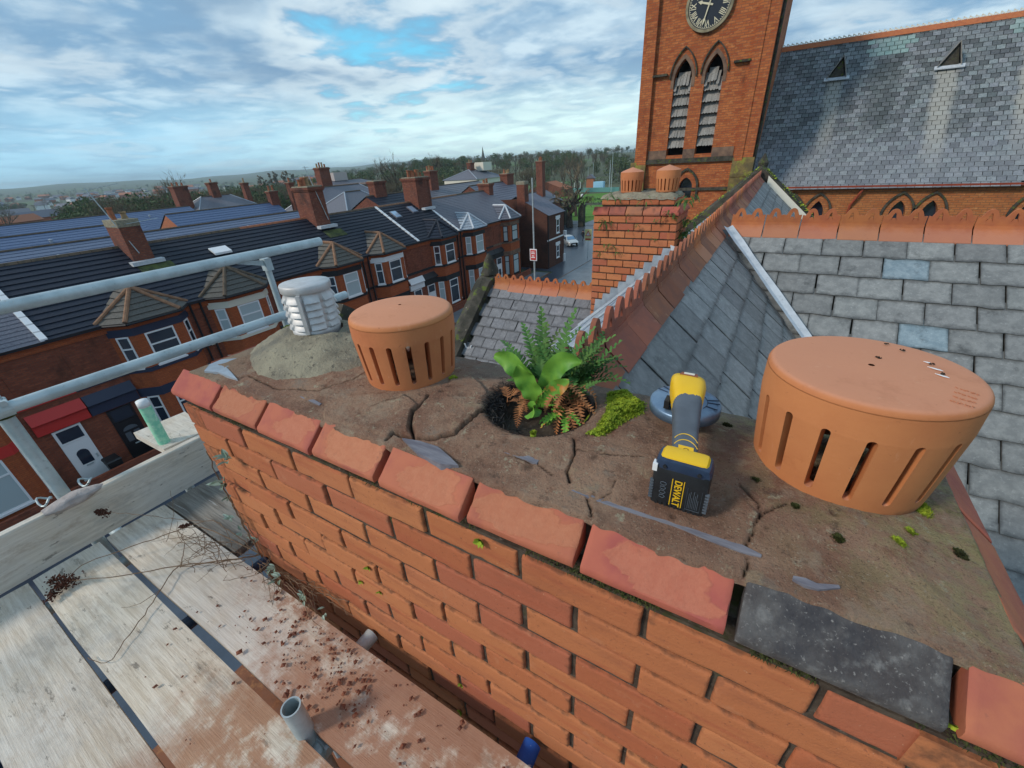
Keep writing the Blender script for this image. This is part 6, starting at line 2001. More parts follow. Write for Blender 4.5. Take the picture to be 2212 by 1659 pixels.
hand('minute_hand', math.radians(32.5 * 6), .80, .028, YC - .055)
hand('hour_hand', math.radians((9 + 32 / 60) * 30), .52, .04, YC - .035)

# ------------------------------------------------------------------ church nave
NY, NE, NT, NR = 28.0, -1.40, 1.27, 5.25
nave = thing('church_nave', 'long church nave with lime streaked slate roof and row of arched windows', 'church', (4.0, 31, -12))
NX0, NX1 = -1.54, 15.0
aw = [(1.19 + dx, 28) for dx in (-.58, .58)] + [(5.6 + dx, 28) for dx in (-.58, .58)] + [(10.0 + dx, 28) for dx in (-.58, .58)]
wins = [(x, .62, -4.6, -2.75, -2.10) for x, _ in aw]
holed_wall('wall', [(NX0, -12), (NX0, NE + .1), (NX1, NE + .1), (NX1, -12)], [lancet(*w) for w in wins], NY, .35, 'nave_brick', nave)
MB().box((NX0, NY + .5, -12), (NX1, NY + 10, NE)).build('body', MAT['nave_brick'], nave)
for w in wins:
    arch_band('arch_ring', w[0], w[1], w[3], w[4], .22, NY - .03, .10, 'nave_brick', nave, legs=.6)
    arch_band('hood_mould', w[0], w[1] + .5, w[3], w[4] + .30, .085, NY - .10, .12, 'stone', nave, legs=.0)
    MB().prism([(p[0], NY + .28, p[1]) for p in lancet(*w)][::-1], (0, .03, 0)).build('leaded_pane', MAT['glass'], nave)
red_gut = simple('red_iron_gutter', (0.30, 0.055, 0.025), (0.20, 0.04, 0.02), 2, 0.6)
MB().box((NX0, NY - .30, NE - .10), (NX1, NY - .16, NE + .005)).build('gutter', red_gut, nave)
MB().tube([(3.45, NY - .2, NE - .1), (3.10, NY - .1, NE - .9), (3.10, NY - .1, -12)], .055, 10).build('downpipe', red_gut, nave)
YR = NY - .2 + (NR - NE) / NT
MB().add([(NX0, NY - .26, NE - .05), (NX1, NY - .26, NE - .05), (NX1, YR, NR - .05), (NX0, YR, NR - .05)], [(0, 1, 2, 3)]).add([(NX0, YR, NR - .05), (NX1, YR, NR - .05), (NX1, 2 * YR - NY, NE), (NX0, 2 * YR - NY, NE)], [(0, 1, 2, 3)]).build('roof_deck', MAT['void'], nave)
nd = unit((0, -1, -NT)); nn = unit((0, -NT, 1))
SLL = math.hypot(YR - NY + .26, NR - NE)
rows = int(SLL / .243)
nv = slate_meshes(.290, .30, .020, 'slate_nave', 6, 700)
rn = random.Random(77)
stuff = MB(); nind = 0
for i in range(rows, -1, -1):
    for k in range(56):
        s = NX0 - .2 + (k + (.5 if i % 2 else 0)) * .312
        p = np.array([s, YR, NR]) + nd * (.08 + .243 * i)
        if s > NX1 or not seen(p, 500): continue
        q = rn.random()
        if nind < 300 and seen(p, 0):
            o = put(rn.choice(nv), 'slate', nave, p)
            y = -nd; z = unit(nn + nd * rn.uniform(0, .012)); x = np.cross(y, z); y = np.cross(z, x)
            o.rotation_euler = Matrix(((x[0], y[0], z[0]), (x[1], y[1], z[1]), (x[2], y[2], z[2]))).to_euler()
            nind += 1
        else:
            j = lambda a: rn.uniform(-a, a)
            u = np.array([1, 0, 0.0])
            a, b = p - u * .145, p + u * .145
            t = nn * (.024 + j(.007))
            c, d = b + nd * (.262 + j(.010)) + t, a + nd * (.262 + j(.010)) + t
            # a few newer green slates near the ridge
            stuff.add([a + nn * .004, d, c, b + nn * .004, d - t * .95, c - t * .95], [(0, 1, 2, 3), (1, 4, 5, 2)], 1 if (abs(p[0] - 3.1 - .22 * (i % 3)) < .85 and 1 <= i <= 4) or (abs(p[0] - 8.5) < .9 and i <= 3 and q < .8) else 0, q)
tag(stuff.build('slate_courses', [MAT['slate_nave'], slate_mat('green_slate', (0.20, 0.30, 0.29), (0.30, 0.40, 0.38), 0.02, 0.3, True)], nave, rnd=True), kind='stuff')
# ridge with pierced cresting
m = MB()
m.prism([(NX0, YR - .22, NR - .2), (NX0, YR, NR + .06), (NX0, YR + .22, NR - .2), (NX0, YR, NR - .02)], (NX1 - NX0, 0, 0))
m.build('ridge_capping', MAT['ridge'], nave)
m = MB()
x = NX0
while x < NX1:
    m.box((x, YR - .015, NR + .03), (x + .035, YR + .015, NR + .17))
    m.hexa([(x - .0, YR - .014, NR + .13), (x + .035, YR - .014, NR + .13), (x + .21, YR - .014, NR + .03), (x + .175, YR - .014, NR + .03), (x, YR + .014, NR + .17), (x + .035, YR + .014, NR + .17), (x + .21, YR + .014, NR + .07), (x + .175, YR + .014, NR + .07)])
    x += .21
m.build('ridge_cresting', MAT['cream'], nave)
# triangular roof vents
def vent(x0, z0):
    y0 = NY - .26 + (z0 - NE) / NT
    c = lambda dx, dz, out: np.array([x0 + dx, y0 + dz / NT, z0 + dz]) + np.array([0, -out, 0])
    mb = MB()
    A, B, T = c(-.42, 0, .12), c(.42, 0, .12), c(.10, 1.02, .0)
    F = np.array([x0 + .10, y0 - .16, z0 + .92])
    o = mb.add([A + [0, -.02, .03], B + [0, -.02, .03], F, T + [0, .3, 0], c(-.42, 0, -.3), c(.42, 0, -.3)], [(0, 2, 3, 4), (2, 1, 5, 3)]).build('roof_vent', MAT['slate_nave'], nave)
    MB().prism([A + [.10, .03, .05], B + [-.10, .03, .05], F + [0, .05, -.12]], (0, .02, 0)).build('vent_board', MAT['stone'], o)
    for P_, Q_ in ((A, F), (B, F)):
        MB().tube([P_ + [0, -.04, .02], Q_ + [0, -.05, .02]], .022, 6).build('barge_board', MAT['louvre'], o)
    MB().hexa([A + [-.10, -.05, -.10], B + [.14, -.05, -.10], B + [.14, .05, .02], A + [-.10, .05, .02], A + [-.10, -.06, -.06], B + [.14, -.06, -.06], B + [.14, .05, .07], A + [-.10, .05, .07]]).build('lead_apron', MAT['white_lead'], o)
vent(1.28, 3.42); vent(5.62, 3.36)
# ------------------------------------------------------------------ ground, roads
GZ = -12.0
def sheet(name, lo, hi, z, mat, label=None):
    o = MB().add([(lo[0], lo[1], z), (hi[0], lo[1], z), (hi[0], hi[1], z), (lo[0], hi[1], z)], [(0, 1, 2, 3)]).build(name, MAT[mat], None, (0, 0, z))
    return tag(o, label, kind='structure')


def ground_h(x, y):
    d = math.hypot(x, y); az = math.degrees(math.atan2(x, y))
    s = lambda a, lo, hi: max(0, min(1, (a - lo) / (hi - lo))) ** 2 * (3 - 2 * max(0, min(1, (a - lo) / (hi - lo))))
    mid = s(az, -64, -38) * (1 - s(az, 30, 60))
    h = GZ + mid * (8.0 * s(d, 170, 420) + 5 * s(d, 420, 900)) - (1 - mid) * 10 * s(d, 120, 500)
    h += (1 - mid) * 8 * s(d, 900, 2200)
    hill = s(d, 2200, 5200)
    h += hill * (30 + 14 * (.5 + .5 * math.sin(az * .13 + 1.0)) + 7 * math.sin(az * .41) + 4 * math.sin(az * 1.1 + 2))
    return h


ring_d = [0, 60, 110, 140, 170, 200, 240, 280, 330, 380, 430, 500, 600, 750, 900, 1200, 1600, 2200, 2800, 3400, 4000, 4600, 5200, 5800, 6500, 8000, 11000]
P = np.zeros((len(ring_d), 361, 3))
for i, d in enumerate(ring_d):
    for j in range(361):
        a = math.radians(j)
        x, y = d * math.sin(a), d * math.cos(a)
        P[i, j] = (x, y, ground_h(x, y) - (.02 if d < 100 else 0))
tag(MB().grid(P, flip=True).build('ground', MAT['field'], None, (0, 0, GZ), smooth=True), kind='structure')
sheet('road', (-22.6, -60), (-8.5, 47.5), GZ + .004, 'asphalt')
sheet('road', (-70, 47.5), (-20.3, 88), GZ + .006, 'asphalt')
tag(MB().box((-20.3, 40, GZ + .0), (-13.5, 75, GZ + .12)).build('pavement', MAT['paving'], None, (-17, 55, GZ)), kind='structure')
tag(MB().box((-20.42, 40, GZ + .0), (-20.304, 75, GZ + .13)).build('kerb', MAT['sandstone'], None, (-20.4, 55, GZ)), kind='structure')
tag(MB().box((-24.6, -60, GZ), (-22.75, 46.5, GZ + .12)).build('pavement', MAT['paving'], None, (-23.7, 0, GZ)), kind='structure')
tag(MB().box((-22.75, -60, GZ), (-22.604, 46.5, GZ + .13)).build('kerb', MAT['sandstone'], None, (-22.7, 0, GZ)), kind='structure')
sheet('pavement', (-8.5, -60), (12, 60), GZ + .004, 'paving')
tag(MB().add([(-20.45, 44, GZ + .012), (-20.56, 44, GZ + .012), (-20.56, 72, GZ + .012), (-20.45, 72, GZ + .012)], [(3, 2, 1, 0)]).build('road_marking', plain('worn_yellow_line', (0.55, 0.38, 0.12), 0.7), None, (-20.5, 50, GZ)), kind='structure')

# ------------------------------------------------------------------ the terrace across the street
EZ, RDZ, FX, RX2, BK = -5.0, -2.38, -26.0, -30.3, -35.0
def stepped(mb, p, u, dn, L, D, e, t, m=0):
    """coursed roof: each course a wedge lapping the next"""
    p, u, dn = map(lambda q: np.asarray(q, float), (p, u, dn))
    n = np.cross(u, dn); n /= np.linalg.norm(n)
    if n[2] < 0: n = -n
    k = int(math.ceil(D / e))
    for i in range(k):
        a = p + dn * (i * e); b = p + dn * min(D, (i + 1) * e + .02)
        mb.add([a, a + u * L, b + u * L + n * t, b + n * t, b + u * L - n * .01, b - n * .01], [(0, 1, 2, 3), (3, 2, 4, 5)], m)
    return mb


def chim(parent, x0, x1, y0, y1, z0, z1, npots, pot='pot', mat='stack_brick', aerial=False, corbel=True, potd=.0):
    b = MB().box((x0, y0, z0), (x1, y1, z1 - .35))
    c = b.build('chimney', MAT[mat], parent)
    if corbel: MB().box((x0 - .06, y0 - .06, z1 - .35), (x1 + .06, y1 + .06, z1 - .25)).box((x0 - .12, y0 - .12, z1 - .25), (x1 + .12, y1 + .12, z1 - .08)).build('corbel', MAT[mat], c)
    MB().box((x0 - .02, y0 - .02, z1 - (.08 if corbel else .35)), (x1 + .02, y1 + .02, z1)).build('mortar_cap', MAT['cement'], c)
    r = random.Random(int((y0 + 100) * 10))
    for k in range(npots):
        yy = y0 + (y1 - y0) * (k + .5) / npots
        h = r.choice([.45, .55, .35, .6]) + potd
        MB().lathe([(.16, 0), (.135, .1), (.12, h - .1), (.155, h - .08), (.155, h), (.115, h), (.10, h - .2)], ((x0 + x1) / 2 + r.uniform(-.08, .08), yy, z1), 12).build('chimney_pot', MAT[pot if r.random() < .75 else 'pot_buff'], c, smooth=False)
    return c


def aerial(label, base, top, arms, group='rooftop aerials'):
    t = thing('tv_aerial', label, 'aerial', base, group)
    MB().tube([base, top], .025, 8).build('mast', MAT['galv'], t)
    for z, L, dirn, els in arms:
        c = np.asarray(base) + (np.asarray(top) - np.asarray(base)) * z
        d = unit(dirn)
        m = MB().tube([c - d * .2, c + d * L], .014, 6)
        s = unit(np.cross(d, (0, 0, 1)))
        for k in range(els):
            q = c + d * (L * (k + .5) / els)
            m.tube([q - s * .22, q + s * .22], .008, 4)
        m.build('antenna', MAT['galv'], t)
    return t


def sash(parent, x, y0, y1, z0, z1, mid=.5, fw=.07, blind=False, frame='white', along=(0, 1, 0), origin=None, pane=None):
    """window in a wall facing +X (or along direction): frame bars and panes set back"""
    a = np.asarray(along, float); n = np.array([a[1], -a[0], 0])
    o = np.array([x, 0, 0]) if origin is None else np.asarray(origin, float)
    def pt(t, z, out): return o + a * t + n * out + np.array([0, 0, z])
    def bar(mb, t0, t1, za, zb_, d0=-.02, d1=.035): mb.hexa([pt(t0, za, d0), pt(t1, za, d0), pt(t1, zb_, d0), pt(t0, zb_, d0), pt(t0, za, d1), pt(t1, za, d1), pt(t1, zb_, d1), pt(t0, zb_, d1)])
    m = MB()
    bar(m, y0, y0 + fw, z0, z1); bar(m, y1 - fw, y1, z0, z1); bar(m, y0 + fw, y1 - fw, z1 - fw, z1); bar(m, y0 + fw, y1 - fw, z0, z0 + fw)
    zm = z0 + (z1 - z0) * mid
    if mid: bar(m, y0 + fw, y1 - fw, zm - fw / 2, zm + fw / 2)
    w = m.build('window', MAT[frame], parent)
    p = MB(); bar(p, y0 + fw, y1 - fw, z0 + fw, z1 - fw, -.015, .008)
    p.build('pane', MAT[pane or ('blind' if blind else 'glass')], w)
    s = MB(); bar(s, y0 - .05, y1 + .05, z0 - .09, z0 - .002, -.02, .09)
    s.build('sill', MAT[frame], w)
    return w


def terrace_house(i, y0, y1, bay_c, door_y, roofmat, hip, hipmat, band, lint, label, blinds=(0, 0), bayfill='bay_brick', frame='white', flashL=False, doorspec=None, skylights=()):
    t = thing('terrace_house', label, 'house', (FX, (y0 + y1) / 2, GZ), 'terrace of bay fronted houses')
    MB().box((BK, y0 + .002, GZ), (FX, y1 - .002, EZ)).build('wall', MAT['house_brick'], t)
    rf = MB()
    D = math.hypot(FX + .22 - RX2, RDZ - EZ + .12)
    dn = unit((FX + .22 - RX2, 0, EZ - .12 - RDZ))
    stepped(rf, (RX2, y0, RDZ), (0, 1, 0), dn, y1 - y0, D, .36 if roofmat == 'tile_dark' else .24, .045 if roofmat == 'tile_dark' else .02)
    rf.add([(RX2, y0, RDZ), (RX2, y1, RDZ), (BK - .2, y1, EZ - .15), (BK - .2, y0, EZ - .15)], [(3, 2, 1, 0)])
    rf.add([(FX, y0, EZ), (FX, y0, EZ - .05), (RX2, y0, RDZ - .1)], [(0, 1, 2)]).add([(FX, y1, EZ), (FX, y1, EZ - .05), (RX2, y1, RDZ - .1)], [(0, 1, 2)])
    roof = rf.build('roof', MAT[roofmat], t)
    rt = MB()
    k = int((y1 - y0) / .45)
    for q in range(k):
        a, b = y0 + (y1 - y0) * q / k, y0 + (y1 - y0) * (q + 1) / k - .02
        rt.prism([(RX2 - .14, a, RDZ - .05), (RX2 - .07, a, RDZ + .07), (RX2 + .07, a, RDZ + .07), (RX2 + .14, a, RDZ - .05)][::-1], (0, b - a, 0))
    rt.build('ridge', MAT['hip_tan' if i in (1, 6, 7) else ('pot' if i == 4 else 'tile_brown')], roof)
    for xx, yy in skylights:
        z = RDZ + (EZ - RDZ) * (RX2 - xx) / (RX2 - FX)
        s = MB().obox((xx, yy, z + .07), dn * .48, (0, .38, 0), np.cross((0, 1, 0), dn) * -.05).build('skylight', MAT['tile_purple'], roof)
        MB().obox((xx, yy, z + .10), dn * .40, (0, .30, 0), np.cross((0, 1, 0), dn) * -.05).build('pane', plain('sky_reflecting_pane', (0.35, 0.50, 0.66), 0.12, 0.4, 0.8), s)
    if flashL:
        m = MB()
        for q in range(10):
            a = np.array([RX2, y0 + .0, RDZ + .06]) + dn * (D * (q + .1) / 10)
            m.obox(a + dn * D * .042, dn * D * .043, (0, .12, 0), (0, 0, .04))
        m.build('party_flashing', MAT['white'], roof)
    # gutter and dentil course
    MB().box((FX + .10, y0, EZ - .22), (FX + .25, y1, EZ - .10)).build('gutter', MAT['blackpaint'], t)
    MB().box((FX + .0, y0, EZ - .52), (FX + .07, y1, EZ - .24)).build('eaves_course', MAT['bay_brick'], t)
    # two-storey canted bay
    hb, hf, pr = 1.72, 1.02, .78
    b = [(FX, bay_c - hb), (FX + pr, bay_c - hf), (FX + pr, bay_c + hf), (FX, bay_c + hb)]
    bay = MB()
    for z0, z1 in ((GZ, EZ - .10),):
        for (xa, ya), (xb, yb) in zip(b[:-1], b[1:]): bay.add([(xa, ya, z0), (xb, yb, z0), (xb, yb, z1), (xa, ya, z1)], [(0, 1, 2, 3)])
    bo = bay.build('bay', MAT[bayfill], t)
    def bandbox(name, z0, z1, out, mat):
        m = MB()
        k = out
        q = [(FX, bay_c - hb - k * 1.2), (FX + pr + k, bay_c - hf - k * .5), (FX + pr + k, bay_c + hf + k * .5), (FX, bay_c + hb + k * 1.2)]
        m.prism([(x, y, z0) for x, y in q], (0, 0, z1 - z0)); m.build(name, MAT[mat], bo)
    bandbox('lintel_band', -5.78, -5.42, .03, lint)
    bandbox('sill_band', -7.66, -7.46, .07, band)
    bandbox('ground_lintel', -8.98, -8.52, .03, band)
    bandbox('cornice', -5.32, -5.14, .05, 'bay_brick')
    fb = lambda: None
    for fl, (z0, z1) in enumerate(((-7.42, -5.80), (-11.2, -9.0))):
        sash(bo, FX + pr, bay_c - .62, bay_c + .62, z0, z1, .62 if fl == 0 else .7, .075, blinds[fl] & 1, frame)
        for (xa, ya), (xb, yb) in ((b[0], b[1]), (b[2], b[3])):
            d = unit((xb - xa, yb - ya, 0)); L = math.hypot(xb - xa, yb - ya)
            sash(bo, 0, L / 2 - .27, L / 2 + .27, z0, z1, .62 if fl == 0 else .7, .07, blinds[fl] & 2, frame, d, (xa, ya, 0))
    # hipped bay roof with ridge ropes
    k = .25
    q = [(FX + .0, bay_c - hb - k), (FX + pr + k, bay_c - hf - .14), (FX + pr + k, bay_c + hf + .14), (FX + .0, bay_c + hb + k)]
    ap = np.array([FX - .30, bay_c, -3.84]); zb2 = EZ - .10
    bk = np.array([RX2 + (RDZ + 3.84) / .61 + .0, bay_c, -3.84])
    hm = MB()
    for a, c in zip(q[:-1], q[1:]):
        A, C = np.array([a[0], a[1], zb2]), np.array([c[0], c[1], zb2])
        n = 6
        nv_ = np.cross(C - A, ap - A); nv_ /= np.linalg.norm(nv_); nv_ = nv_ if nv_[2] > 0 else -nv_
        for j in range(n):
            t0, t1 = j / n, (j + 1) / n
            l0, r0, l1, r1 = A + (ap - A) * t0, C + (ap - C) * t0, A + (ap - A) * t1, C + (ap - C) * t1
            hm.add([l0 + nv_ * .045, r0 + nv_ * .045, r1, l1, l0 - nv_ * .02, r0 - nv_ * .02], [(0, 1, 2, 3), (4, 5, 1, 0)])
    for a in (q[0], q[3]):
        A = np.array([a[0], a[1], zb2]); n = 6
        for j in range(n):
            t0, t1 = j / n, (j + 1) / n
            l0, r0, l1, r1 = A + (ap - A) * t0, A + (bk - A) * t0, A + (ap - A) * t1, A + (bk - A) * t1
            up = np.array([0, 0, .045])
            hm.add([l0 + up, r0 + up, r1, l1], [(0, 1, 2, 3)])
    ho = hm.build('bay_roof', MAT[hip], t)
    for a in q:
        MB().tube([np.array([a[0], a[1], zb2 + .06]), ap + [0, 0, .05]], .095, 8).build('hip_tile', MAT[hipmat], ho)
    MB().tube([ap + [0, 0, .05], bk + [0, 0, .05]], .095, 8).build('hip_tile', MAT[hipmat], ho)
    m = MB()
    q2 = [(x + (.05 if x > FX else 0), y) for x, y in q]
    for a, c in zip(q2[:-1], q2[1:]): m.tube([(a[0], a[1], zb2 - .05), (c[0], c[1], zb2 - .05)], .06, 6)
    m.build('bay_gutter', MAT['blackpaint'], bo)
    # painted string course, recessed panel, door and its fanlight
    MB().box((FX + .001, y0 + .01, -7.66), (FX + .06, y1 - .01, -7.48)).build('string_course', MAT[band], t)
    s = 1 if door_y > bay_c else -1
    MB().box((FX + .001, door_y - .75, -6.9), (FX + .03, door_y + .75, -5.9)).build('blind_panel', MAT['house_brick'], t)
    dcol, scol, pcol = doorspec or ('white', 'blackpaint', 'blackpaint')
    d = MB().box((FX + .001, door_y - .50, -9.77), (FX + .05, door_y + .50, -9.02)).box((FX + .001, door_y - .50, GZ + .05), (FX + .055, door_y + .50, -9.78)).build('door', MAT[dcol], t)
    MB().box((FX + .02, door_y - .40, -9.68), (FX + .062, door_y + .40, -9.10)).build('fanlight', MAT['glass'], d)
    lp = [(-.22, -11.0), (.22, -11.0), (.22, -10.45)] + [(.22 * math.cos(a), -10.45 + .22 * math.sin(a)) for a in np.linspace(.3, 2.84, 7)] + [(-.22, -10.45)]
    if dcol == 'white': MB().prism([(FX + .058, door_y + y, z) for y, z in lp], (.012, 0, 0)).build('door_glass', MAT['glass'], d)
    else:
        MB().box((FX + .058, door_y - .30, -10.9), (FX + .07, door_y - .06, -10.4)).box((FX + .058, door_y + .06, -10.9), (FX + .07, door_y + .30, -10.4)).build('door_glass', MAT['rubber'], d)
        MB().prism([(FX + .058, door_y + .30 * math.cos(a), -10.28 + .22 * math.sin(a)) for a in np.linspace(0, math.pi, 9)], (.012, 0, 0)).build('door_glass', MAT['rubber'], d)
    MB().box((FX + .06, door_y - .13, -11.12), (FX + .085, door_y + .13, -11.06)).build('letterbox', MAT['galv'], d)
    MB().box((FX + .06, door_y + .36, -10.9), (FX + .10, door_y + .42, -10.7)).build('handle', MAT['galv'], d)
    # lean-to porch hood over the door
    ya, yb = (y0 + .02, door_y + .92) if door_y < bay_c else (door_y - .92, y1 - .02)
    MB().hexa([(FX + .002, ya, -8.05), (FX + .002, yb, -8.05), (FX + .24, yb, -8.46), (FX + .24, ya, -8.46), (FX + .002, ya, -7.95), (FX + .002, yb, -7.95), (FX + .28, yb, -8.40), (FX + .28, ya, -8.40)]).build('porch_hood', MAT[pcol], t)
    MB().box((FX + .002, ya, -8.95), (FX + .14, yb, -8.50)).build('porch_fascia', MAT[scol], t)
    px = y1 - .25 if door_y < bay_c else y0 + .25
    MB().tube([(FX + .14, px, EZ - .2), (FX + .10, px, EZ - .5), (FX + .10, px, GZ)], .055, 8).build('downpipe', MAT['blackpaint'], t)
    # forecourt wall and step
    fw_ = MB().box((-24.75, y0, GZ), (-24.6, y1, GZ + .75)).build('forecourt_wall', MAT['house_brick'], t)
    return t


H = [(-7.9, -2.0), (-2.0, 3.95), (3.95, 9.87), (9.87, 15.8), (15.8, 21.75), (21.75, 27.7), (27.7, 33.45), (33.45, 39.4), (39.4, 45.4)]
P_ = 'tile_purple'; D_ = 'tile_dark'
houses = [
    terrace_house(0, *H[0], -4.3, -7.0, P_, P_, 'lead', 'red', 'red', 'brick terrace house at the far left, past the red painted porch'),
    terrace_house(1, *H[1], .15, 2.98, P_, P_, 'lead', 'red', 'red', 'terrace house with white front door under a red porch', (3, 3), doorspec=('white', 'red', 'red')),
    terrace_house(2, *H[2], 7.68, 4.95, D_, 'tile_grey', 'hip_tan', 'navy', 'navy', 'terrace house with black front door and navy painted bands', (0, 0), flashL=True, doorspec=('blackpaint', 'navy', 'navy')),
    terrace_house(3, *H[3], 12.2, 14.9, D_, 'tile_grey', 'tile_brown', 'cream', 'cream', 'terrace house with cream painted bay bands behind the metal cowl', (3, 3)),
    terrace_house(4, *H[4], 19.6, 16.7, D_, 'tile_grey', 'hip_tan', 'blackpaint', 'blackpaint', 'terrace house with black painted bay bands, seen between the metal cowl and the left cowl', (1, 0), bayfill='bay_brick'),
    terrace_house(5, *H[5], 24.0, 26.8, D_, 'tile_grey', 'hip_tan', 'blackpaint', 'white', 'terrace house with white lintel and tan hips above the left cowl', (0, 0), doorspec=('white', 'white', 'white')),
    terrace_house(6, *H[6], 31.0, 28.6, D_, D_, 'tile_dark', 'blackpaint', 'blackpaint', 'terrace house with two skylights and white party wall flashing', (0, 2), flashL=True, skylights=((-29.0, 28.75), (-29.25, 31.2))),
    terrace_house(7, *H[7], 35.85, 38.5, P_, 'lead', 'white_lead', 'blackpaint', 'blackpaint', 'slate roofed terrace house with lead hipped bay and black bands', (3, 3), flashL=True),
    terrace_house(8, *H[8], 42.9, 40.4, P_, P_, 'white_lead', 'sandstone', 'sandstone', 'last house of the terrace, with plain stone bands', (3, 3), frame='blackpaint'),
]
chim(houses[3], -30.65, -29.0, 9.2, 10.15, -3.6, -1.02, 2, aerial=True, corbel=False)
chim(houses[5], -30.9, -29.1, 20.75, 21.95, -3.6, -.25, 4)
chim(houses[7], -30.9, -29.2, 32.1, 34.0, -3.6, -.30, 6)
chim(houses[8], -30.9, -29.4, 44.6, 45.5, -3.6, -1.6, 2)
chim(houses[1], -30.7, -29.1, -2.4, -1.5, -3.6, -1.1, 2)
for yy, zc in ((9.7, -3.05), (21.4, -2.9), (33.0, -2.9)):
    m = MB().box((-29.05, yy - .75, zc - .22), (-28.6, yy + .75, zc - .02)); m.build('lead_apron', MAT['white_lead'], houses[3 if yy < 10 else (5 if yy < 22 else 7)])
aerial('tall tv aerial with two booms strapped to the squat chimney at left', (-28.95, 9.55, -2.7), (-29.3, 8.72, .55), [(.97, 1.3, (.2, 1, .15), 7), (.88, 1.5, (.2, 1, .12), 9), (.44, 1.8, (.3, 1, .1), 8)])
aerial('bare aerial mast strapped to the four pot chimney', (-29.0, 21.75, -2.6), (-29.2, 21.0, 1.0), [(.98, .25, (0, 1, 0), 2)])

# ------------------------------------------------------------------ corner house at the end
ch = thing('corner_house', 'dark brick corner house with slate roof, white window blocks and tall gable chimney', 'house', (-28, 52, GZ))
cx0, cx1, cy0, cy1 = -32.5, -23.9, 48.6, 53.6
MB().box((cx0, cy0, GZ), (cx1, cy1, -5.55)).build('wall', MAT['end_brick'], ch)
MB().prism([(cx1, cy0, -5.56), (cx0, cy0, -5.56), (cx0, cy0, -3.9), (-28.1, cy0, -3.72), (-27.0, cy0, -4.05)], (0, .3, 0)).build('gable_wall', MAT['end_brick'], ch)
mb = MB()
stepped(mb, (-28.2, cy0 + .05, -3.45), (0, 1, 0), unit((cx1 + .2 + 28.2, 0, -5.6 + 3.45)), cy1 - cy0 - .0, math.hypot(cx1 + .2 + 28.2, 2.15), .25, .02)
mb.add([(-28.2, cy0, -3.45), (-28.2, cy1, -3.45), (cx0 - .1, cy1, -5.5), (cx0 - .1, cy0, -5.5)], [(3, 2, 1, 0)])
mb.build('roof', MAT['tile_purple'], ch)
c_ = chim(ch, -28.0, -26.9, cy0 - .02, cy0 + 1.0, -5.6, -1.75, 0, mat='stack_brick', corbel=False)
for zt, zb2 in ((-6.3, -8.0), (-9.5, -11.1)):
    sash(ch, cx1, 51.2, 52.1, zb2, zt, .5, .12)
    MB().box((cx1 - .01, 51.0, zt + .0), (cx1 + .05, 52.3, zt + .38)).build('lintel', MAT['white'], ch)
MB().box((cx1 - .01, cy0 - .05, -8.62), (cx1 + .06, cy1 + .05, -8.45)).build('painted_string', MAT['white'], ch)
MB().tube([(cx1 + .08, cy0 + .15, -5.6), (cx1 + .08, cy0 + .15, GZ)], .06, 8).build('downpipe', MAT['blackpaint'], ch)
MB().box((cx1, cy1 - .25, -8.6), (cx1 + .35, cy1 + .1, -8.0)).box((cx1, cy1 - .25, GZ), (cx1 + .2, cy1 + .1, GZ + 1.0)).build('corner_quoin', MAT['white'], ch)

# pale flat vent standing on the dark roof, seen just over the upper guard rail
q = bp(478, 545, 'x', -28.6); zr = RDZ + (EZ - RDZ) * (RX2 + 28.6) / (RX2 - FX)
MB().hexa([(-28.9, q[1] - .5, zr + .28), (-28.9, q[1] + .5, zr + .28), (-28.3, q[1] + .5, zr - .02), (-28.3, q[1] - .5, zr - .02), (-28.9, q[1] - .5, zr + .36), (-28.9, q[1] + .5, zr + .36), (-28.3, q[1] + .5, zr + .10), (-28.3, q[1] - .5, zr + .10)]).build('roof_vent', MAT['white'], houses[3])
for yy, zc in ((9.9, -3.35), (21.6, -3.2)):
    MB().obox((-28.35, yy, RDZ + (EZ - RDZ) * (RX2 + 28.35) / (RX2 - FX) + .06), (.35, 0, -.21), (0, .8, 0), (0, 0, .01)).build('moss_run', simple('roof_algae', (0.10, 0.12, 0.035), (0.05, 0.06, 0.03), 3, 0.95), houses[3 if yy < 15 else 5])
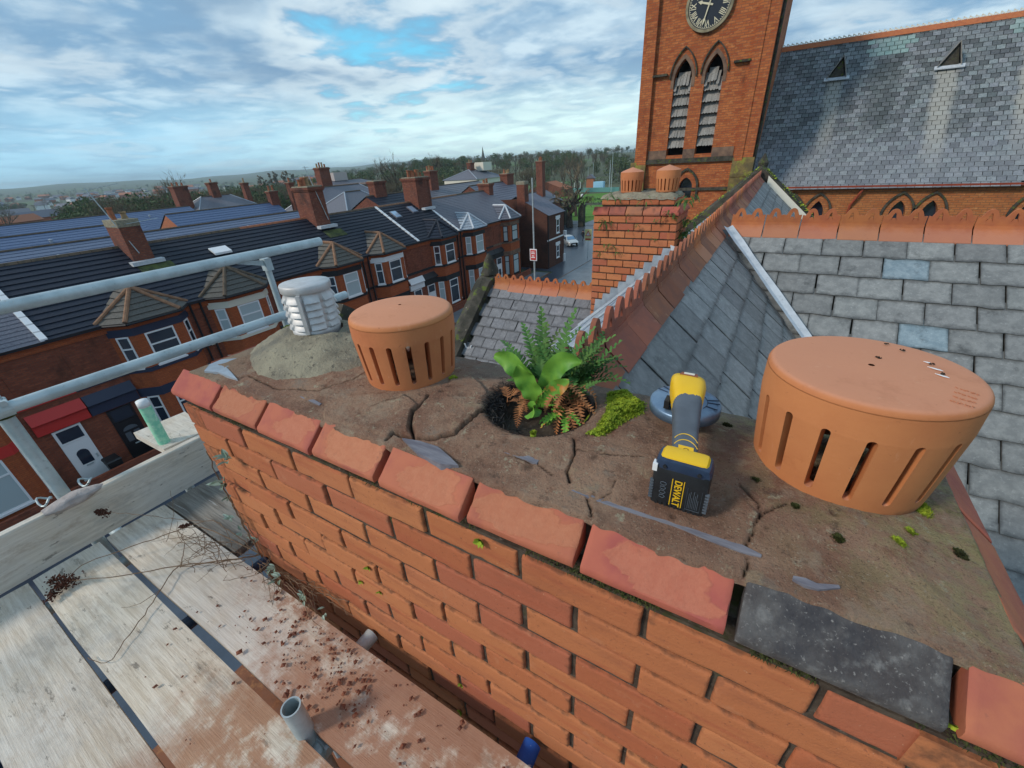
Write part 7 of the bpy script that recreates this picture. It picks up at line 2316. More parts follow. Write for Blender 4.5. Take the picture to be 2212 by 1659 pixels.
# ------------------------------------------------------------------ roofs and chimneys behind the terrace
def back_house(label, x0, x1, y0, y1, ez, rz, axis='y', roof='tile_blue', wall='stack_brick', hip=0.0, chims=(), step=.5, t=.03, group='houses behind the terrace', vents=0):
    h = thing('back_house', label, 'house', ((x0 + x1) / 2, (y0 + y1) / 2, GZ), group)
    MB().box((x0, y0, GZ), (x1, y1, ez)).build('wall', MAT[wall], h)
    m = MB()
    if axis == 'y':
        xm = (x0 + x1) / 2
        a, b = y0 + hip, y1 - hip
        for xs, sg in ((x1 + .3, 1), (x0 - .3, -1)):
            if hip: m.add([(xm, a, rz), (xm, b, rz), (xs, y1 + .2, ez - .1), (xs, y0 - .2, ez - .1)], [(0, 1, 2, 3) if sg < 0 else (3, 2, 1, 0)])
            else:
                d = unit((xs - xm, 0, ez - .1 - rz)); stepped(m, (xm, y0 - .1, rz), (0, 1, 0), d, y1 - y0 + .2, math.hypot(xs - xm, rz - ez + .1), step, t)
        if hip:
            m.add([(xm, a, rz), (x0 - .3, y0 - .2, ez - .1), (x1 + .3, y0 - .2, ez - .1)], [(0, 1, 2)]).add([(xm, b, rz), (x1 + .3, y1 + .2, ez - .1), (x0 - .3, y1 + .2, ez - .1)], [(0, 1, 2)])
        ro = m.build('roof', MAT[roof], h)
        if not hip: MB().prism([(x0, y0, ez), (x1, y0, ez), (xm, y0, rz - .08)], (0, y1 - y0, 0)).build('gable', MAT[wall], h)
        MB().tube([(xm, a, rz + .02), (xm, b, rz + .02)], .10, 6).build('ridge', MAT['tile_brown'], ro)
        if hip:
            for xs, ys, yr in ((x0 - .3, y0 - .2, a), (x1 + .3, y0 - .2, a), (x1 + .3, y1 + .2, b), (x0 - .3, y1 + .2, b)): MB().tube([(xm, yr, rz + .02), (xs, ys, ez - .06)], .09, 6).build('hip', MAT['lead'], ro)
    else:
        ym = (y0 + y1) / 2
        for ys in (y0 - .3, y1 + .3):
            d = unit((0, ys - ym, ez - .1 - rz)); stepped(m, (x0 - .1, ym, rz), (1, 0, 0), d, x1 - x0 + .2, math.hypot(ys - ym, rz - ez + .1), step, t)
        ro = m.build('roof', MAT[roof], h)
        MB().prism([(x0, y0, ez), (x0, y1, ez), (x0, ym, rz - .08)], (x1 - x0, 0, 0)).build('gable', MAT[wall], h)
        MB().tube([(x0, ym, rz + .02), (x1, ym, rz + .02)], .10, 6).build('ridge', MAT['tile_brown'], ro)
    r = random.Random(int(x0 * 7 + y0))
    for k in range(vents):
        y = y0 + (y1 - y0) * (k + .6) / vents; xx = (x0 + x1) / 2 + (x1 - x0) * .18
        z = rz + (ez - rz) * .36
        MB().lathe([(.12, 0), (.12, .25), (.2, .27), (.0, .38)], (xx, y, z), 8).build('roof_vent', MAT['lead'], ro)
    for (cx, cy, w, l, zt, n) in chims: chim(h, cx - w / 2, cx + w / 2, cy - l / 2, cy + l / 2, ez, zt, n, potd=.1)
    return h


back_house('long blue slate roof directly behind the terrace ridge at left', -52, -42, -30, 34.5, -5.6, -3.2, 'y', 'tile_blue', vents=9, step=.42)
back_house('blue slate roof with a brick gable end in the second row back', -70, -62.5, 26.2, 41, -5.4, -3.1, 'y', 'tile_blue', 'pot', chims=((-66, 40.8, .9, 1.3, -1.5, 2),))
back_house('lower blue slate roof in the second row at the far left', -68, -58, -40, 22, -5.6, -3.3, 'y', 'tile_blue', vents=3)
back_house('long blue slate roof in the third row back', -89, -79, -45, 37, -5.6, -3.25, 'y', 'tile_blue', vents=5)
back_house('hipped grey slate roof in the third row with three stacks', -93, -84, 38, 50, -4.8, -2.2, 'y', 'tile_purple', hip=3.5, chims=((-88.5, 38.5, 1.6, 2.2, -.2, 3), (-88.5, 44, 1.2, 1.4, .0, 1), (-88, 49.5, 1, 1, -.4, 1)))
back_house('purple slate roof with a buff potted stack behind the bare mast', -68, -58, 43.5, 58, -4.6, -1.6, 'y', 'tile_purple', hip=3.0, chims=((-64, 49.0, 1.3, 1.9, 1.2, 4), (-64, 42.8, .8, .8, -.5, 1)))
back_house('hipped slate house between the four pot and six pot chimneys', -56, -47, 38.2, 49.0, -5.0, -2.05, 'y', 'tile_purple', hip=4.0)
back_house('brick gable with a stack and dark tiles behind the skylights', -41, -34.5, 33.6, 42, -3.6, -2.0, 'y', 'tile_dark', chims=((-37.8, 35.4, 1.0, 1.6, -.55, 0),))
back_house('grey roof beyond the six pot stack', -50, -41, 50, 66, -4.4, -2.3, 'y', 'tile_purple', chims=((-45, 53, 1.1, 1.7, -.1, 4),))
back_house('grey slate roof behind the last terrace house', -42, -34.5, 53, 64, -4.6, -2.35, 'y', 'tile_purple', chims=((-38, 63.0, 1.3, 2.0, -1.2, 3),))
back_house('narrow house with one tall chimney beyond the corner house', -45, -38, 74, 84, -7.0, -5.2, 'y', 'tile_purple', chims=((-40.4, 79.6, 1.3, 1.3, .15, 3),))
wh = back_house('big cream painted house among the trees', -74, -64, 92, 104, -3.0, -1.0, 'y', 'tile_purple', 'cream', hip=4.0, chims=((-69, 97, 1.2, 1.6, .6, 2),), group=None)
for yy in (93.5, 96.5, 99.5, 102): sash(wh, -64, yy, yy + 1.1, -6.2, -4.2, .5, .12)
MB().box((-70, 99, -1.4), (-66.5, 103, .5)).build('upper_block', MAT['cream'], wh)
back_house('low white garage roof behind the corner house', -46, -40, 64, 72, -5.0, -4.2, 'x', 'white', 'white', group=None)
back_house('red roofed bungalow by the playing field', -80, -66, 148, 156, -9.5, -7.0, 'y', 'pot', 'stack_brick', group='low houses beyond the park')
back_house('pale bungalow with white fascia by the playing field', -92, -80, 140, 147, -9.4, -7.4, 'y', 'tile_purple', 'cream', group='low houses beyond the park')
back_house('long low brick house at the back of the park', -58, -40, 208, 214, -9.0, -6.0, 'x', 'pot', 'stack_brick', group='low houses beyond the park')
MB().box((-100, 75, -1.6), (-94, 79, .2)).build('flat_block', MAT['plaster'], back_house('pale flat roofed block in the trees behind the six pot stack', -102, -88, 70, 84, -2.6, -1.6, 'y', 'tile_purple', 'sandstone', group=None))

# distant town in the valley: small gabled houses scattered on the slope
hm = []
for k, (w, rf) in enumerate((('bay_brick', 'pot'), ('cream', 'tile_purple'), ('stack_brick', 'pot'), ('white', 'tile_purple'), ('bay_brick', 'tile_purple'))):
    m = MB().box((-5, -4, 0), (5, 4, 5)); m.prism([(-5.4, -4.6, 4.9), (-5.4, 4.6, 4.9), (-5.4, 0, 8)], (10.8, 0, 0), 1)
    hm.append(m.mesh('distant_house', [MAT[w], MAT[rf]]))
lab5 = ['tiny red brick red roofed house in the distant valley town', 'tiny cream walled grey roofed house in the distant valley town', 'tiny dull brick red roofed house in the distant valley town', 'tiny white walled house in the distant valley town', 'tiny red walled grey roofed house in the distant valley town']
rt = random.Random(12)
cnt = 0
while cnt < 190:
    az = math.radians(rt.uniform(-86, -52)); d = rt.uniform(260, 1500) ** 1.0
    x, y = d * math.sin(az), d * math.cos(az)
    if fbm(x * .004, y * .004, 1, 3) < -.12: continue
    o = put(hm[rt.randrange(5)], 'distant_house', None, (x, y, ground_h(x, y) - .3), (0, 0, rt.uniform(0, 3.14)))
    s = rt.uniform(.8, 1.2); o.scale = (s * rt.uniform(1, 1.8), s, s)
    tag(o, lab5[o.data.name.count('.') and int(o.data.name[-1]) or 0], 'house', 'houses of the distant valley town')
    cnt += 1
# one bright glasshouse roof catching the sky on the far slope
g_ = bp(265, 402, 'z', 20.0); 
gd = unit(np.array([g_[0], g_[1], 0])) * 3000
tag(MB().box((gd[0] - 26, gd[1] - 26, ground_h(gd[0], gd[1]) + 4), (gd[0] + 26, gd[1] + 26, ground_h(gd[0], gd[1]) + 22)).build('glasshouse', plain('bright_metal_roof', (0.95, 0.93, 0.88), 0.3), None), 'bright roofed shed on the far hillside', 'building')

# ------------------------------------------------------------------ street furniture, car, people, park
def crv(p, q, r, n=8): return [tuple((1 - t) ** 2 * np.array(p) + 2 * t * (1 - t) * np.array(q) + t * t * np.array(r)) for t in np.linspace(0, 1, n)]
lp_ = thing('lamp_post', 'tall grey lamp post with a red and white notice', 'lamp post', (-17, 32, GZ))
MB().tube([(-17, 32, GZ), (-17, 32, -8), (-17, 32, -.72)], [.09, .075, .05], 12).build('pole', MAT['galv'], lp_)
MB().box((-17.25, 31.80, -6.95), (-16.75, 31.86, -6.15)).box((-17.33, 31.84, -7.03), (-16.67, 31.88, -6.07), 1).build('notice', [MAT['red'], MAT['white']], lp_)
def words(parent, lines, c, size, mat, rot=(math.radians(90), 0, 0), lead=1.35):
    for k, s in enumerate(lines):
        put(text_mesh(s, size, mat, .002), 'lettering', parent, (c[0], c[1], c[2] - size * lead * k)).rotation_euler = rot
m = MB()
for k, (z, w) in enumerate(((-6.30, .15), (-6.43, .17), (-6.62, .12), (-6.75, .18))):
    m.box((-17 - w, 31.785, z - .04), (-17 + w, 31.80, z + .03))
m.build('notice_lines', MAT['white'], lp_)

van = thing('parked_van', 'white van roof seen behind the left cowl', 'van', (-17.0, 21.3, GZ))
def van_body():
    x, y = -17.0, 21.3
    prof = [(-2.6, .45), (-2.6, 1.3), (-1.9, 1.55), (-1.35, 2.25), (-1.0, 2.35), (2.5, 2.35), (2.6, 2.2), (2.6, .45)]
    me = MB().prism([(x - .95, y + a, GZ + z) for a, z in prof], (1.9, 0, 0)).mesh('body', MAT['white'], (x, y, GZ)); bevel_mesh(me, .06, 2)
    put(me, 'body', van)
    MB().hexa([(x - .85, y - 1.88, GZ + 1.58), (x + .85, y - 1.88, GZ + 1.58), (x + .8, y - 1.40, GZ + 2.2), (x - .8, y - 1.40, GZ + 2.2), (x - .85, y - 1.92, GZ + 1.60), (x + .85, y - 1.92, GZ + 1.60), (x + .8, y - 1.44, GZ + 2.22), (x - .8, y - 1.44, GZ + 2.22)]).build('windscreen', MAT['glass'], van)
    for sx in (-1, 1):
        for a in (-1.7, 1.6):
            MB().tube([(x + sx * .75, y + a, GZ + .34), (x + sx * .97, y + a, GZ + .34)], .34, 16).build('wheel', MAT['black'], van)
van_body()


def car(label, c, ang, paint):
    t = thing('parked_car', label, 'car', c)
    ca, sa = math.cos(ang), math.sin(ang)
    def Pt(l, w, z): return (c[0] + l * ca - w * sa, c[1] + l * sa + w * ca, c[2] + z)
    # length sections: (l, z_low, z_shoulder, z_roof, half width shoulder, half width roof)
    S_ = [(2.12, .35, .62, .64, .60, .55), (2.05, .22, .72, .74, .78, .70), (1.5, .20, .82, .86, .84, .76), (.95, .20, .90, .95, .86, .78), (.35, .20, .93, 1.36, .87, .64), (-.4, .20, .95, 1.47, .87, .62), (-1.1, .20, .96, 1.42, .86, .61), (-1.75, .22, .97, 1.18, .84, .62), (-1.98, .30, .92, .98, .76, .62), (-2.05, .40, .80, .84, .62, .55)]
    P = []
    for l, zl, zs, zr, ws, wr in S_:
        P.append([Pt(l, w, z) for w, z in ((-ws * .9, zl), (-ws, zl + .18), (-ws, zs - .08), (-ws * .97, zs), (-wr, zr - .05), (-wr * .7, zr), (0, zr + .015), (wr * .7, zr), (wr, zr - .05), (ws * .97, zs), (ws, zs - .08), (ws, zl + .18), (ws * .9, zl))])
    o = MB().grid(np.array(P)).build('body', paint, t, smooth=True)
    for nm, l0, l1, h0, h1 in (('windscreen', .98, .40, .96, 1.345), ('rear_window', -1.80, -1.22, 1.10, 1.40)):
        MB().add([Pt(l0, -.66, h0), Pt(l0, .66, h0), Pt(l1, .56, h1), Pt(l1, -.56, h1)], [(0, 1, 2, 3)]).add([Pt(l0 + .01, -.66, h0 + .03), Pt(l0 + .01, .66, h0 + .03), Pt(l1 + .01, .56, h1 + .03), Pt(l1 + .01, -.56, h1 + .03)], [(0, 1, 2, 3)]).build(nm, plain('car_glass_' + nm, (0.10, 0.22, 0.36), 0.08, 0.2, 0.8), t)
    for sd in (-1, 1):
        MB().hexa([Pt(.80, sd * .845, .96), Pt(-1.5, sd * .845, .99), Pt(-1.2, sd * .66, 1.36), Pt(.36, sd * .68, 1.34), Pt(.80, sd * .88, .97), Pt(-1.5, sd * .88, 1.0), Pt(-1.2, sd * .70, 1.37), Pt(.36, sd * .71, 1.35)]).build('side_window', MAT['glass'], t)
        for l in (1.35, -1.3):
            w = MB().tube([Pt(l, sd * .70, .31), Pt(l, sd * .875, .31)], .31, 18).build('wheel', MAT['black'], t)
            MB().tube([Pt(l, sd * .86, .31), Pt(l, sd * .885, .31)], .19, 12).build('rim', MAT['galv'], w)
        MB().hexa([Pt(2.07, sd * .45, .60), Pt(2.02, sd * .74, .60), Pt(1.90, sd * .76, .74), Pt(1.98, sd * .48, .74), Pt(2.11, sd * .45, .60), Pt(2.06, sd * .74, .60), Pt(1.94, sd * .76, .75), Pt(2.02, sd * .48, .75)]).build('headlight', MAT['galv'], t)
        MB().obox(Pt(.62, sd * .95, .98), (.06, .0, 0), (0, .06, 0), (0, 0, .05)).build('mirror', paint, t)
    MB().obox(Pt(2.13, 0, .50), (.012 * ca, .012 * sa, 0), (-.5 * sa, .5 * ca, 0), (0, 0, .06)).build('grille', MAT['black'], t)
    MB().obox(Pt(2.15, 0, .40), (.012 * ca, .012 * sa, 0), (-.26 * sa, .26 * ca, 0), (0, 0, .05)).build('number_plate', MAT['white'], t)
    return t


silver = plain('silver_paint', (0.55, 0.57, 0.57), 0.3, 0.4, 0.5)
car('silver car on the wet road beside the corner house', (-27.9, 64.6, GZ + .01), math.radians(-44), silver)

# a person in dark clothes walking away by the car
def person(label, c, face):
    import bmesh
    t = thing('person', label, 'person', c)
    ca, sa = math.cos(face), math.sin(face)
    J = {'pelvis': (0, 0, .95), 'belly': (0, .0, 1.12), 'chest': (.01, 0, 1.32), 'neck': (.0, 0, 1.50), 'head': (.02, 0, 1.60), 'crown': (.0, 0, 1.75),
         'hl': (0, .10, .90), 'kl': (.16, .10, .50), 'al': (.08, .10, .08), 'tl': (.24, .11, .035), 'hr': (0, -.10, .90), 'kr': (.02, -.10, .49), 'ar': (-.22, -.10, .12), 'tr': (-.08, -.11, .035),
         'sl': (0, .19, 1.43), 'el': (-.10, .24, 1.16), 'wl': (-.02, .24, .93), 'gl': (.02, .235, .84), 'sr': (0, -.19, 1.43), 'er': (.03, -.25, 1.15), 'wr': (.14, -.23, .94), 'gr': (.17, -.225, .86)}
    Rr = {'pelvis': .15, 'belly': .145, 'chest': .165, 'neck': .06, 'head': .095, 'crown': .07, 'hl': .095, 'kl': .062, 'al': .045, 'tl': .04, 'hr': .095, 'kr': .062, 'ar': .045, 'tr': .04, 'sl': .075, 'el': .055, 'wl': .042, 'gl': .04, 'sr': .075, 'er': .055, 'wr': .042, 'gr': .04}
    E_ = [('pelvis', 'belly'), ('belly', 'chest'), ('chest', 'neck'), ('neck', 'head'), ('head', 'crown'), ('pelvis', 'hl'), ('hl', 'kl'), ('kl', 'al'), ('al', 'tl'), ('pelvis', 'hr'), ('hr', 'kr'), ('kr', 'ar'), ('ar', 'tr'), ('chest', 'sl'), ('sl', 'el'), ('el', 'wl'), ('wl', 'gl'), ('chest', 'sr'), ('sr', 'er'), ('er', 'wr'), ('wr', 'gr')]
    K = list(J)
    me = bpy.data.meshes.new('body')
    me.from_pydata([(J[k][0] * ca - J[k][1] * sa, J[k][0] * sa + J[k][1] * ca, J[k][2]) for k in K], [(K.index(a), K.index(b)) for a, b in E_], [])
    o = put(me, 'body', t, c)
    sk = o.modifiers.new('skin', 'SKIN')
    if not me.skin_vertices: bpy.context.view_layer.objects.active = o
    for i, k in enumerate(K):
        v = me.skin_vertices[0].data[i]; v.radius = (Rr[k], Rr[k]); v.use_root = k == 'pelvis'
    o.modifiers.new('sub', 'SUBSURF').levels = 1; o.modifiers['sub'].render_levels = 2
    bpy.context.view_layer.update()
    ev = bpy.data.meshes.new_from_object(o.evaluated_get(bpy.context.evaluated_depsgraph_get()))
    o.modifiers.clear(); o.data = ev
    ev.materials.clear()
    for q in ('dark_coat', 'dark_trousers', 'skin'):
        ev.materials.append(bpy.data.materials.get(q) or plain(q, {'dark_coat': (0.012, 0.014, 0.02), 'dark_trousers': (0.016, 0.017, 0.022), 'skin': (0.42, 0.24, 0.17)}[q], 0.8))
    for p in ev.polygons:
        z = p.center[2]
        p.use_smooth = True
        p.material_index = 1 if z < .88 and math.hypot(p.center[0], p.center[1]) < .30 and z < .80 else (2 if 1.49 < z else 0)
    MB().lathe([(.0, 1.775), (.08, 1.76), (.107, 1.69), (.105, 1.62), (.085, 1.56)], c, 16).build('hair', bpy.data.materials['dark_coat'], t, smooth=True)
    return t


person('person in dark clothes walking on the wet road by the silver car', (-27.0, 68.3, GZ + .01), math.radians(70))

def triangle_sign(label, c):
    t = thing('road_sign', label, 'road sign', c)
    MB().tube([c, (c[0], c[1], c[2] + 3.0)], .045, 8).build('pole', MAT['galv'], t)
    y = c[1] - .06
    MB().box((c[0] - .5, y, c[2] + 2.25), (c[0] + .5, y + .03, c[2] + 3.75)).build('backing_board', plain('pale_yellow_board', (0.70, 0.66, 0.30), 0.5), t)
    tri = lambda s, yy: [(c[0] - s, yy, c[2] + 3.1 - s * .577), (c[0] + s, yy, c[2] + 3.1 - s * .577), (c[0], yy, c[2] + 3.1 + s * 1.155)]
    MB().prism(tri(.42, y - .012), (0, .01, 0)).build('red_triangle', MAT['red'], t)
    MB().prism(tri(.26, y - .022), (0, .009, 0)).build('triangle_field', MAT['white'], t)
    MB().box((c[0] - .025, y - .03, c[2] + 3.03), (c[0] + .025, y - .023, c[2] + 3.25)).build('symbol', MAT['black'], t)
    MB().box((c[0] - .4, y - .01, c[2] + 2.36), (c[0] + .4, y - .001, c[2] + 2.55)).build('red_strip', MAT['red'], t)
triangle_sign('warning sign on a pale yellow board beside the wet road', (-21.6, 56.6, GZ))
gp_ = thing('gate_pier', 'dark stone park gate pier with a white ball lamp on top', 'gate pier', (-33.4, 83.5, GZ), None)
MB().box((-33.95, 82.95, GZ), (-32.85, 84.05, -8.3)).box((-34.1, 82.8, -8.3), (-32.7, 84.2, -7.9)).box((-33.7, 83.2, -7.9), (-33.1, 83.8, -7.4)).build('pier', MAT['stone'], gp_)
MB().tube([(-33.4, 83.5, -7.4), (-33.4, 83.5, -6.6)], .07, 8).build('lamp_stem', MAT['blackpaint'], gp_)
MB().lathe([(.0, 0), (.22, .05), (.3, .25), (.25, .5), (.05, .62)], (-33.4, 83.5, -6.6), 12).build('lamp_globe', MAT['white'], gp_)
g2 = thing('gate_pier', 'dark stone park gate pier partly behind the bare tree', 'gate pier', (-38.0, 85.0, GZ), None)
MB().box((-38.5, 84.5, GZ), (-37.4, 85.6, -8.4)).box((-38.65, 84.35, -8.4), (-37.25, 85.75, -8.0)).build('pier', MAT['stone'], g2)
def railing(label, a, b, n):
    t = thing('railing', label, 'railing', tuple((np.array(a) + np.array(b)) / 2))
    a, b = np.array(a, float), np.array(b, float)
    for k in range(n):
        p = a + (b - a) * k / (n - 1)
        MB().tube([p, p + [0, 0, 2.0]], .035, 5).build('bar', MAT['blackpaint'], t)
    for z in (.25, 1.8): MB().tube([a + [0, 0, z], b + [0, 0, z]], .03, 5).build('rail', MAT['blackpaint'], t)
railing('black iron railing right of the lamp topped gate pier', (-32.8, 83.5, GZ), (-26, 85.5, GZ), 34)
railing('black iron railing between the two gate piers', (-37.3, 85, GZ), (-34.2, 83.7, GZ), 14)
sheet('lawn', (-140, 89), (-20, 122), GZ + .010, 'grass')
sheet('lawn', (-160, 129), (-20, 200), GZ + .010, 'grass')
sheet('path', (-34.5, 84), (-26, 128), GZ + .016, 'asphalt')
sheet('path', (-140, 86), (-36, 91.5), GZ + .014, 'paving')
def post_thing(name, label, cat, c, h, r=.08, group=None, arm=None):
    t = thing(name, label, cat, c, group)
    MB().tube([c, (c[0], c[1], c[2] + h)], [r, r * .6], 8).build('pole', MAT['galv'], t)
    if arm:
        for sgn, L in arm:
            e = crv((c[0], c[1], c[2] + h), (c[0] + .1 * sgn, c[1], c[2] + h + .7), (c[0] + sgn * L, c[1], c[2] + h + .8), 7)
            MB().tube(e, .05, 6).build('arm', MAT['galv'], t)
            MB().obox((c[0] + sgn * (L + .3), c[1], c[2] + h + .78), (.4, 0, 0), (0, .14, 0), (0, 0, .07)).build('lamp_head', MAT['white'], t)
    return t
post_thing('street_lamp', 'double armed white street lamp left of the far cowls', 'street lamp', (-54.6, 165, GZ), 12.5, .12, None, ((1, 2.2), (-1, 1.6)))
gl = [('goal_post', 'white goal frame at left on the park lawn', (-74.5, 158, GZ), 4.0), ('goal_post', 'white goal frame at right on the park lawn', (-65.8, 157, GZ), 2.2)]
for nm, lab, c, w in gl:
    t = thing(nm, lab, 'goal', c, 'goal frames on the park lawn')
    MB().tube([c, (c[0], c[1], c[2] + 4.2), (c[0] + w, c[1], c[2] + 4.2), (c[0] + w, c[1], c[2])], .10, 6).build('frame', MAT['white'], t)
for k, (x, y, h) in enumerate(((-66, 176, 10), (-62, 185, 9), (-60.5, 180, 10.5), (-73.5, 190, 8))):
    post_thing('floodlight_pole', ['tall thin pole left of the court', 'thin pole behind the court', 'thin pole nearest the blue slide', 'thin pole far back at the wood'][k], 'pole', (x, y, GZ), h, .10, 'thin poles round the court')
sl = thing('play_tower', 'pale blue play slide and tower in the park', 'playground', (-60, 171, GZ))
MB().box((-63.5, 170, GZ), (-59.5, 172, GZ + 3.4)).build('slide', plain('pale_blue_slide', (0.35, 0.66, 0.86), 0.4), sl)
MB().box((-66.5, 170.3, GZ), (-63.6, 172, GZ + 4.6)).build('tower', MAT['pot'], sl)
MB().prism([(-67, 170, GZ + 4.6), (-63.2, 170, GZ + 4.6), (-65, 170, GZ + 6)], (0, 2.2, 0)).build('tower_roof', MAT['tile_purple'], sl)
tag(MB().box((-75, 166, GZ), (-52, 166.3, GZ + 1.6)).build('court_fence', plain('teal_fence', (0.10, 0.28, 0.26), 0.6), None), 'low teal fence round the play area', 'fence')

# ------------------------------------------------------------------ trees
def bare_tree_mesh(h, seed, spread=.55, levels=5, trunk=.03, twig='winter', up=.25):
    r = random.Random(seed); mb = MB(); tw = MB()
    def grow(p, d, L, rad, lev):
        q = p + d * L * .5 + np.array([r.gauss(0, .04), r.gauss(0, .04), 0]) * L
        e = q + unit(d + np.array([r.gauss(0, .15), r.gauss(0, .15), up * .3])) * L * .5
        if lev >= 2: mb.tube([p, q, e], [rad, rad * .82, rad * .62], 5 if lev > 3 else 3, caps=False)
        else:
            s = unit(np.cross(d, (r.gauss(0, 1), r.gauss(0, 1), .3))) * rad * 1.5
            tw.add([p - s, p + s, e], [(0, 1, 2)])
        if lev == 0: return
        n = r.choice([2, 3, 3]) if lev > 2 else r.choice([3, 4])
        for k in range(n):
            a = r.uniform(0, 6.28); tilt = r.uniform(.3, 1.0) * spread * 1.7
            s = unit(np.cross(d, (math.cos(a), math.sin(a), .3)))
            nd_ = unit(d * math.cos(tilt) + s * math.sin(tilt) + np.array([0, 0, up]))
            grow(p + (e - p) * r.uniform(.65, 1), nd_, L * r.uniform(.62, .85), rad * .58, lev - 1)
    grow(np.array([0, 0, 0.0]), np.array([0, 0, 1.0]), h * .30, h * trunk, levels)
    zmx = max(v[2] for v in tw.v); f = h / zmx
    for m in (mb, tw): m.v = [(x * f, y * f, z * f) for x, y, z in m.v]
    return mb, tw


def tree_thing(label, c, h, seed, group=None, spread=.55, levels=5, name='bare_tree', trunk=.028, ivy=False, up=.25):
    t = thing(name, label, 'tree', c, group)
    a, b = bare_tree_mesh(h, seed, spread, levels, trunk, up=up)
    put(a.mesh('trunk', MAT['bark']), 'trunk', t); put(b.mesh('crown', MAT['winter']), 'crown', t)
    return t


def cl(x, y, d, h):
    """ground point at distance d under the sight line of the treetop (x, y)"""
    v = AX.T @ np.array([(x - 1106) / FPX, -(y - 829.5) / FPX, 1.0]); v = v / math.hypot(v[0], v[1])
    return (v[0] * d, v[1] * d, CAM[2] + v[2] * d - h)


tree_thing('tall bare tree standing alone against the sky at left', cl(362, 362, 175, 24), 24, 3, None, .50, 6)
tree_thing('broad bare tree rising above the wood in the middle', cl(845, 320, 190, 24), 24, 5, None, .55, 6)
tree_thing('dense topped bare tree right of the broad one', cl(935, 326, 230, 20), 20, 8, None, .55, 6)
tree_thing('pollarded bare tree by the park gate', (-35.3, 82.0, GZ), 8.2, 11, None, .75, 5, trunk=.07, up=.1)
tree_thing('bare street tree behind the gate pier', (-41, 99, GZ), 12.5, 12, 'bare park trees', .6, 5)
tree_thing('tall bare tree over the park lawn left of the lamp', cl(1232, 325, 170, 22), 22, 15, 'bare park trees', .42, 6, up=.4)
tree_thing('bare tree beside the cream house', cl(1030, 395, 95, 11), 11, 16, 'bare park trees', .55, 5)
tree_thing('pale birch standing in front of the left wood', cl(350, 415, 160, 16), 16, 19, None, .35, 5, up=.5)


def leafy_cloud(h, w, seed, n, leaf, tall=False):
    r = random.Random(seed); mb = MB()
    mb.tube([(0, 0, 0), (0, 0, h * .6)], [h * .03, h * .012], 5, m=1)
    lobes = [(r.gauss(0, w * .22), r.gauss(0, w * .22), h * r.uniform(.35, .86), w * r.uniform(.2, .36)) for _ in range(9)]
    for k in range(n):
        x, y, z, q = r.choice(lobes)
        d = unit((r.gauss(0, 1), r.gauss(0, 1), r.gauss(0, .9))) * q * r.random() ** .33
        c = np.array([x, y, z]) + d * np.array([1, 1, 1.3 if tall else .95])
        c[2] = min(h, max(c[2], h * .08))
        a = unit((r.gauss(0, 1), r.gauss(0, 1), r.gauss(0, 1))); b = unit(np.cross(a, (r.gauss(0, 1), r.gauss(0, 1), .3)))
        s = leaf * r.uniform(.5, 1.3)
        mb.add([c - a * s, c + b * s * .45, c + a * s, c - b * s * .45], [(0, 1, 2, 3)], 0)
    return mb


def mass(name, label, variants, spots, mats):
    """one far-off wood: many small trees joined into one object"""
    V_, F_, M_, off = [], [], [], 0
    base = []
    for mb in variants: base.append((np.array(mb.v), [np.array(f) for f in mb.f], mb.m))
    rr2 = random.Random(99)
    faces = []
    for (x, y, z, s, k) in spots:
        v, f, m = base[k]
        a = rr2.uniform(0, 6.28); c_, s_ = math.cos(a), math.sin(a)
        R2 = np.array([[c_, -s_, 0], [s_, c_, 0], [0, 0, 1]])
        V_.append(v @ R2.T * s + np.array([x, y, z]))
        faces.extend([tuple(int(i) + off for i in q) for q in f]); M_.extend(m); off += len(v)
    me = bpy.data.meshes.new(name)
    V_ = np.vstack(V_); o0 = V_.mean(0)
    me.from_pydata((V_ - o0).tolist(), [], faces)
    for q in mats: me.materials.append(MAT[q])
    me.polygons.foreach_set('material_index', M_)
    o = put(me, name, None, tuple(o0))
    tag(o, label, None, None, 'stuff')
    return o


def wood_variant(h, w, seed, n, bare=True):
    if not bare: return leafy_cloud(h, w, seed, n, .55)
    a, b = bare_tree_mesh(h, seed, .55, 5, .022)
    a.m = [1] * len(a.f)
    k = len(a.v); a.v += b.v; a.f += [tuple(i + k for i in f) for f in b.f]; a.m += [0] * len(b.f); a.r += [0] * len(b.f)
    return a


rt = random.Random(44)
PROF = [(0, 425), (150, 420), (290, 410), (420, 402), (480, 388), (560, 374), (640, 356), (740, 348), (840, 338), (950, 335), (1050, 334), (1110, 329), (1180, 320), (1260, 322), (1370, 331), (1500, 330), (1700, 318), (2212, 290)]
def top_at(px): return float(np.interp(px, [p[0] for p in PROF], [p[1] for p in PROF]))
bare, ever = [], []
for k in range(1500):
    px = (rt.uniform(120, 700) if k % 3 == 0 else rt.uniform(230, 1420)) if k < 1300 else rt.uniform(1420, 2400)
    d = rt.uniform(130, 430) if px > 480 else rt.uniform(125, 330)
    d = 430 - (430 - d) * rt.random() ** .3 if False else d
    v = AX.T @ np.array([(px - 1106) / FPX, -(top_at(px) - 829.5) / FPX, 1.0]); v = v / math.hypot(v[0], v[1])
    x, y = v[0] * d, v[1] * d
    zt = CAM[2] + v[2] * d
    if -85 < x < -20 and 60 < y < 205 and px > 1150: continue
    if x > -98 and y < 62: continue
    if x > -80 and y < 108: continue
    g = ground_h(x, y)
    h = rt.uniform(6, 12)
    if g + h > zt: h = max(4, zt - g + rt.uniform(-2.5, .4))
    (ever if fbm(x * .02, y * .02, 5, 2) > .24 or rt.random() < .07 else bare).append((x, y, g - .3, h / 12.0, rt.randrange(4)))
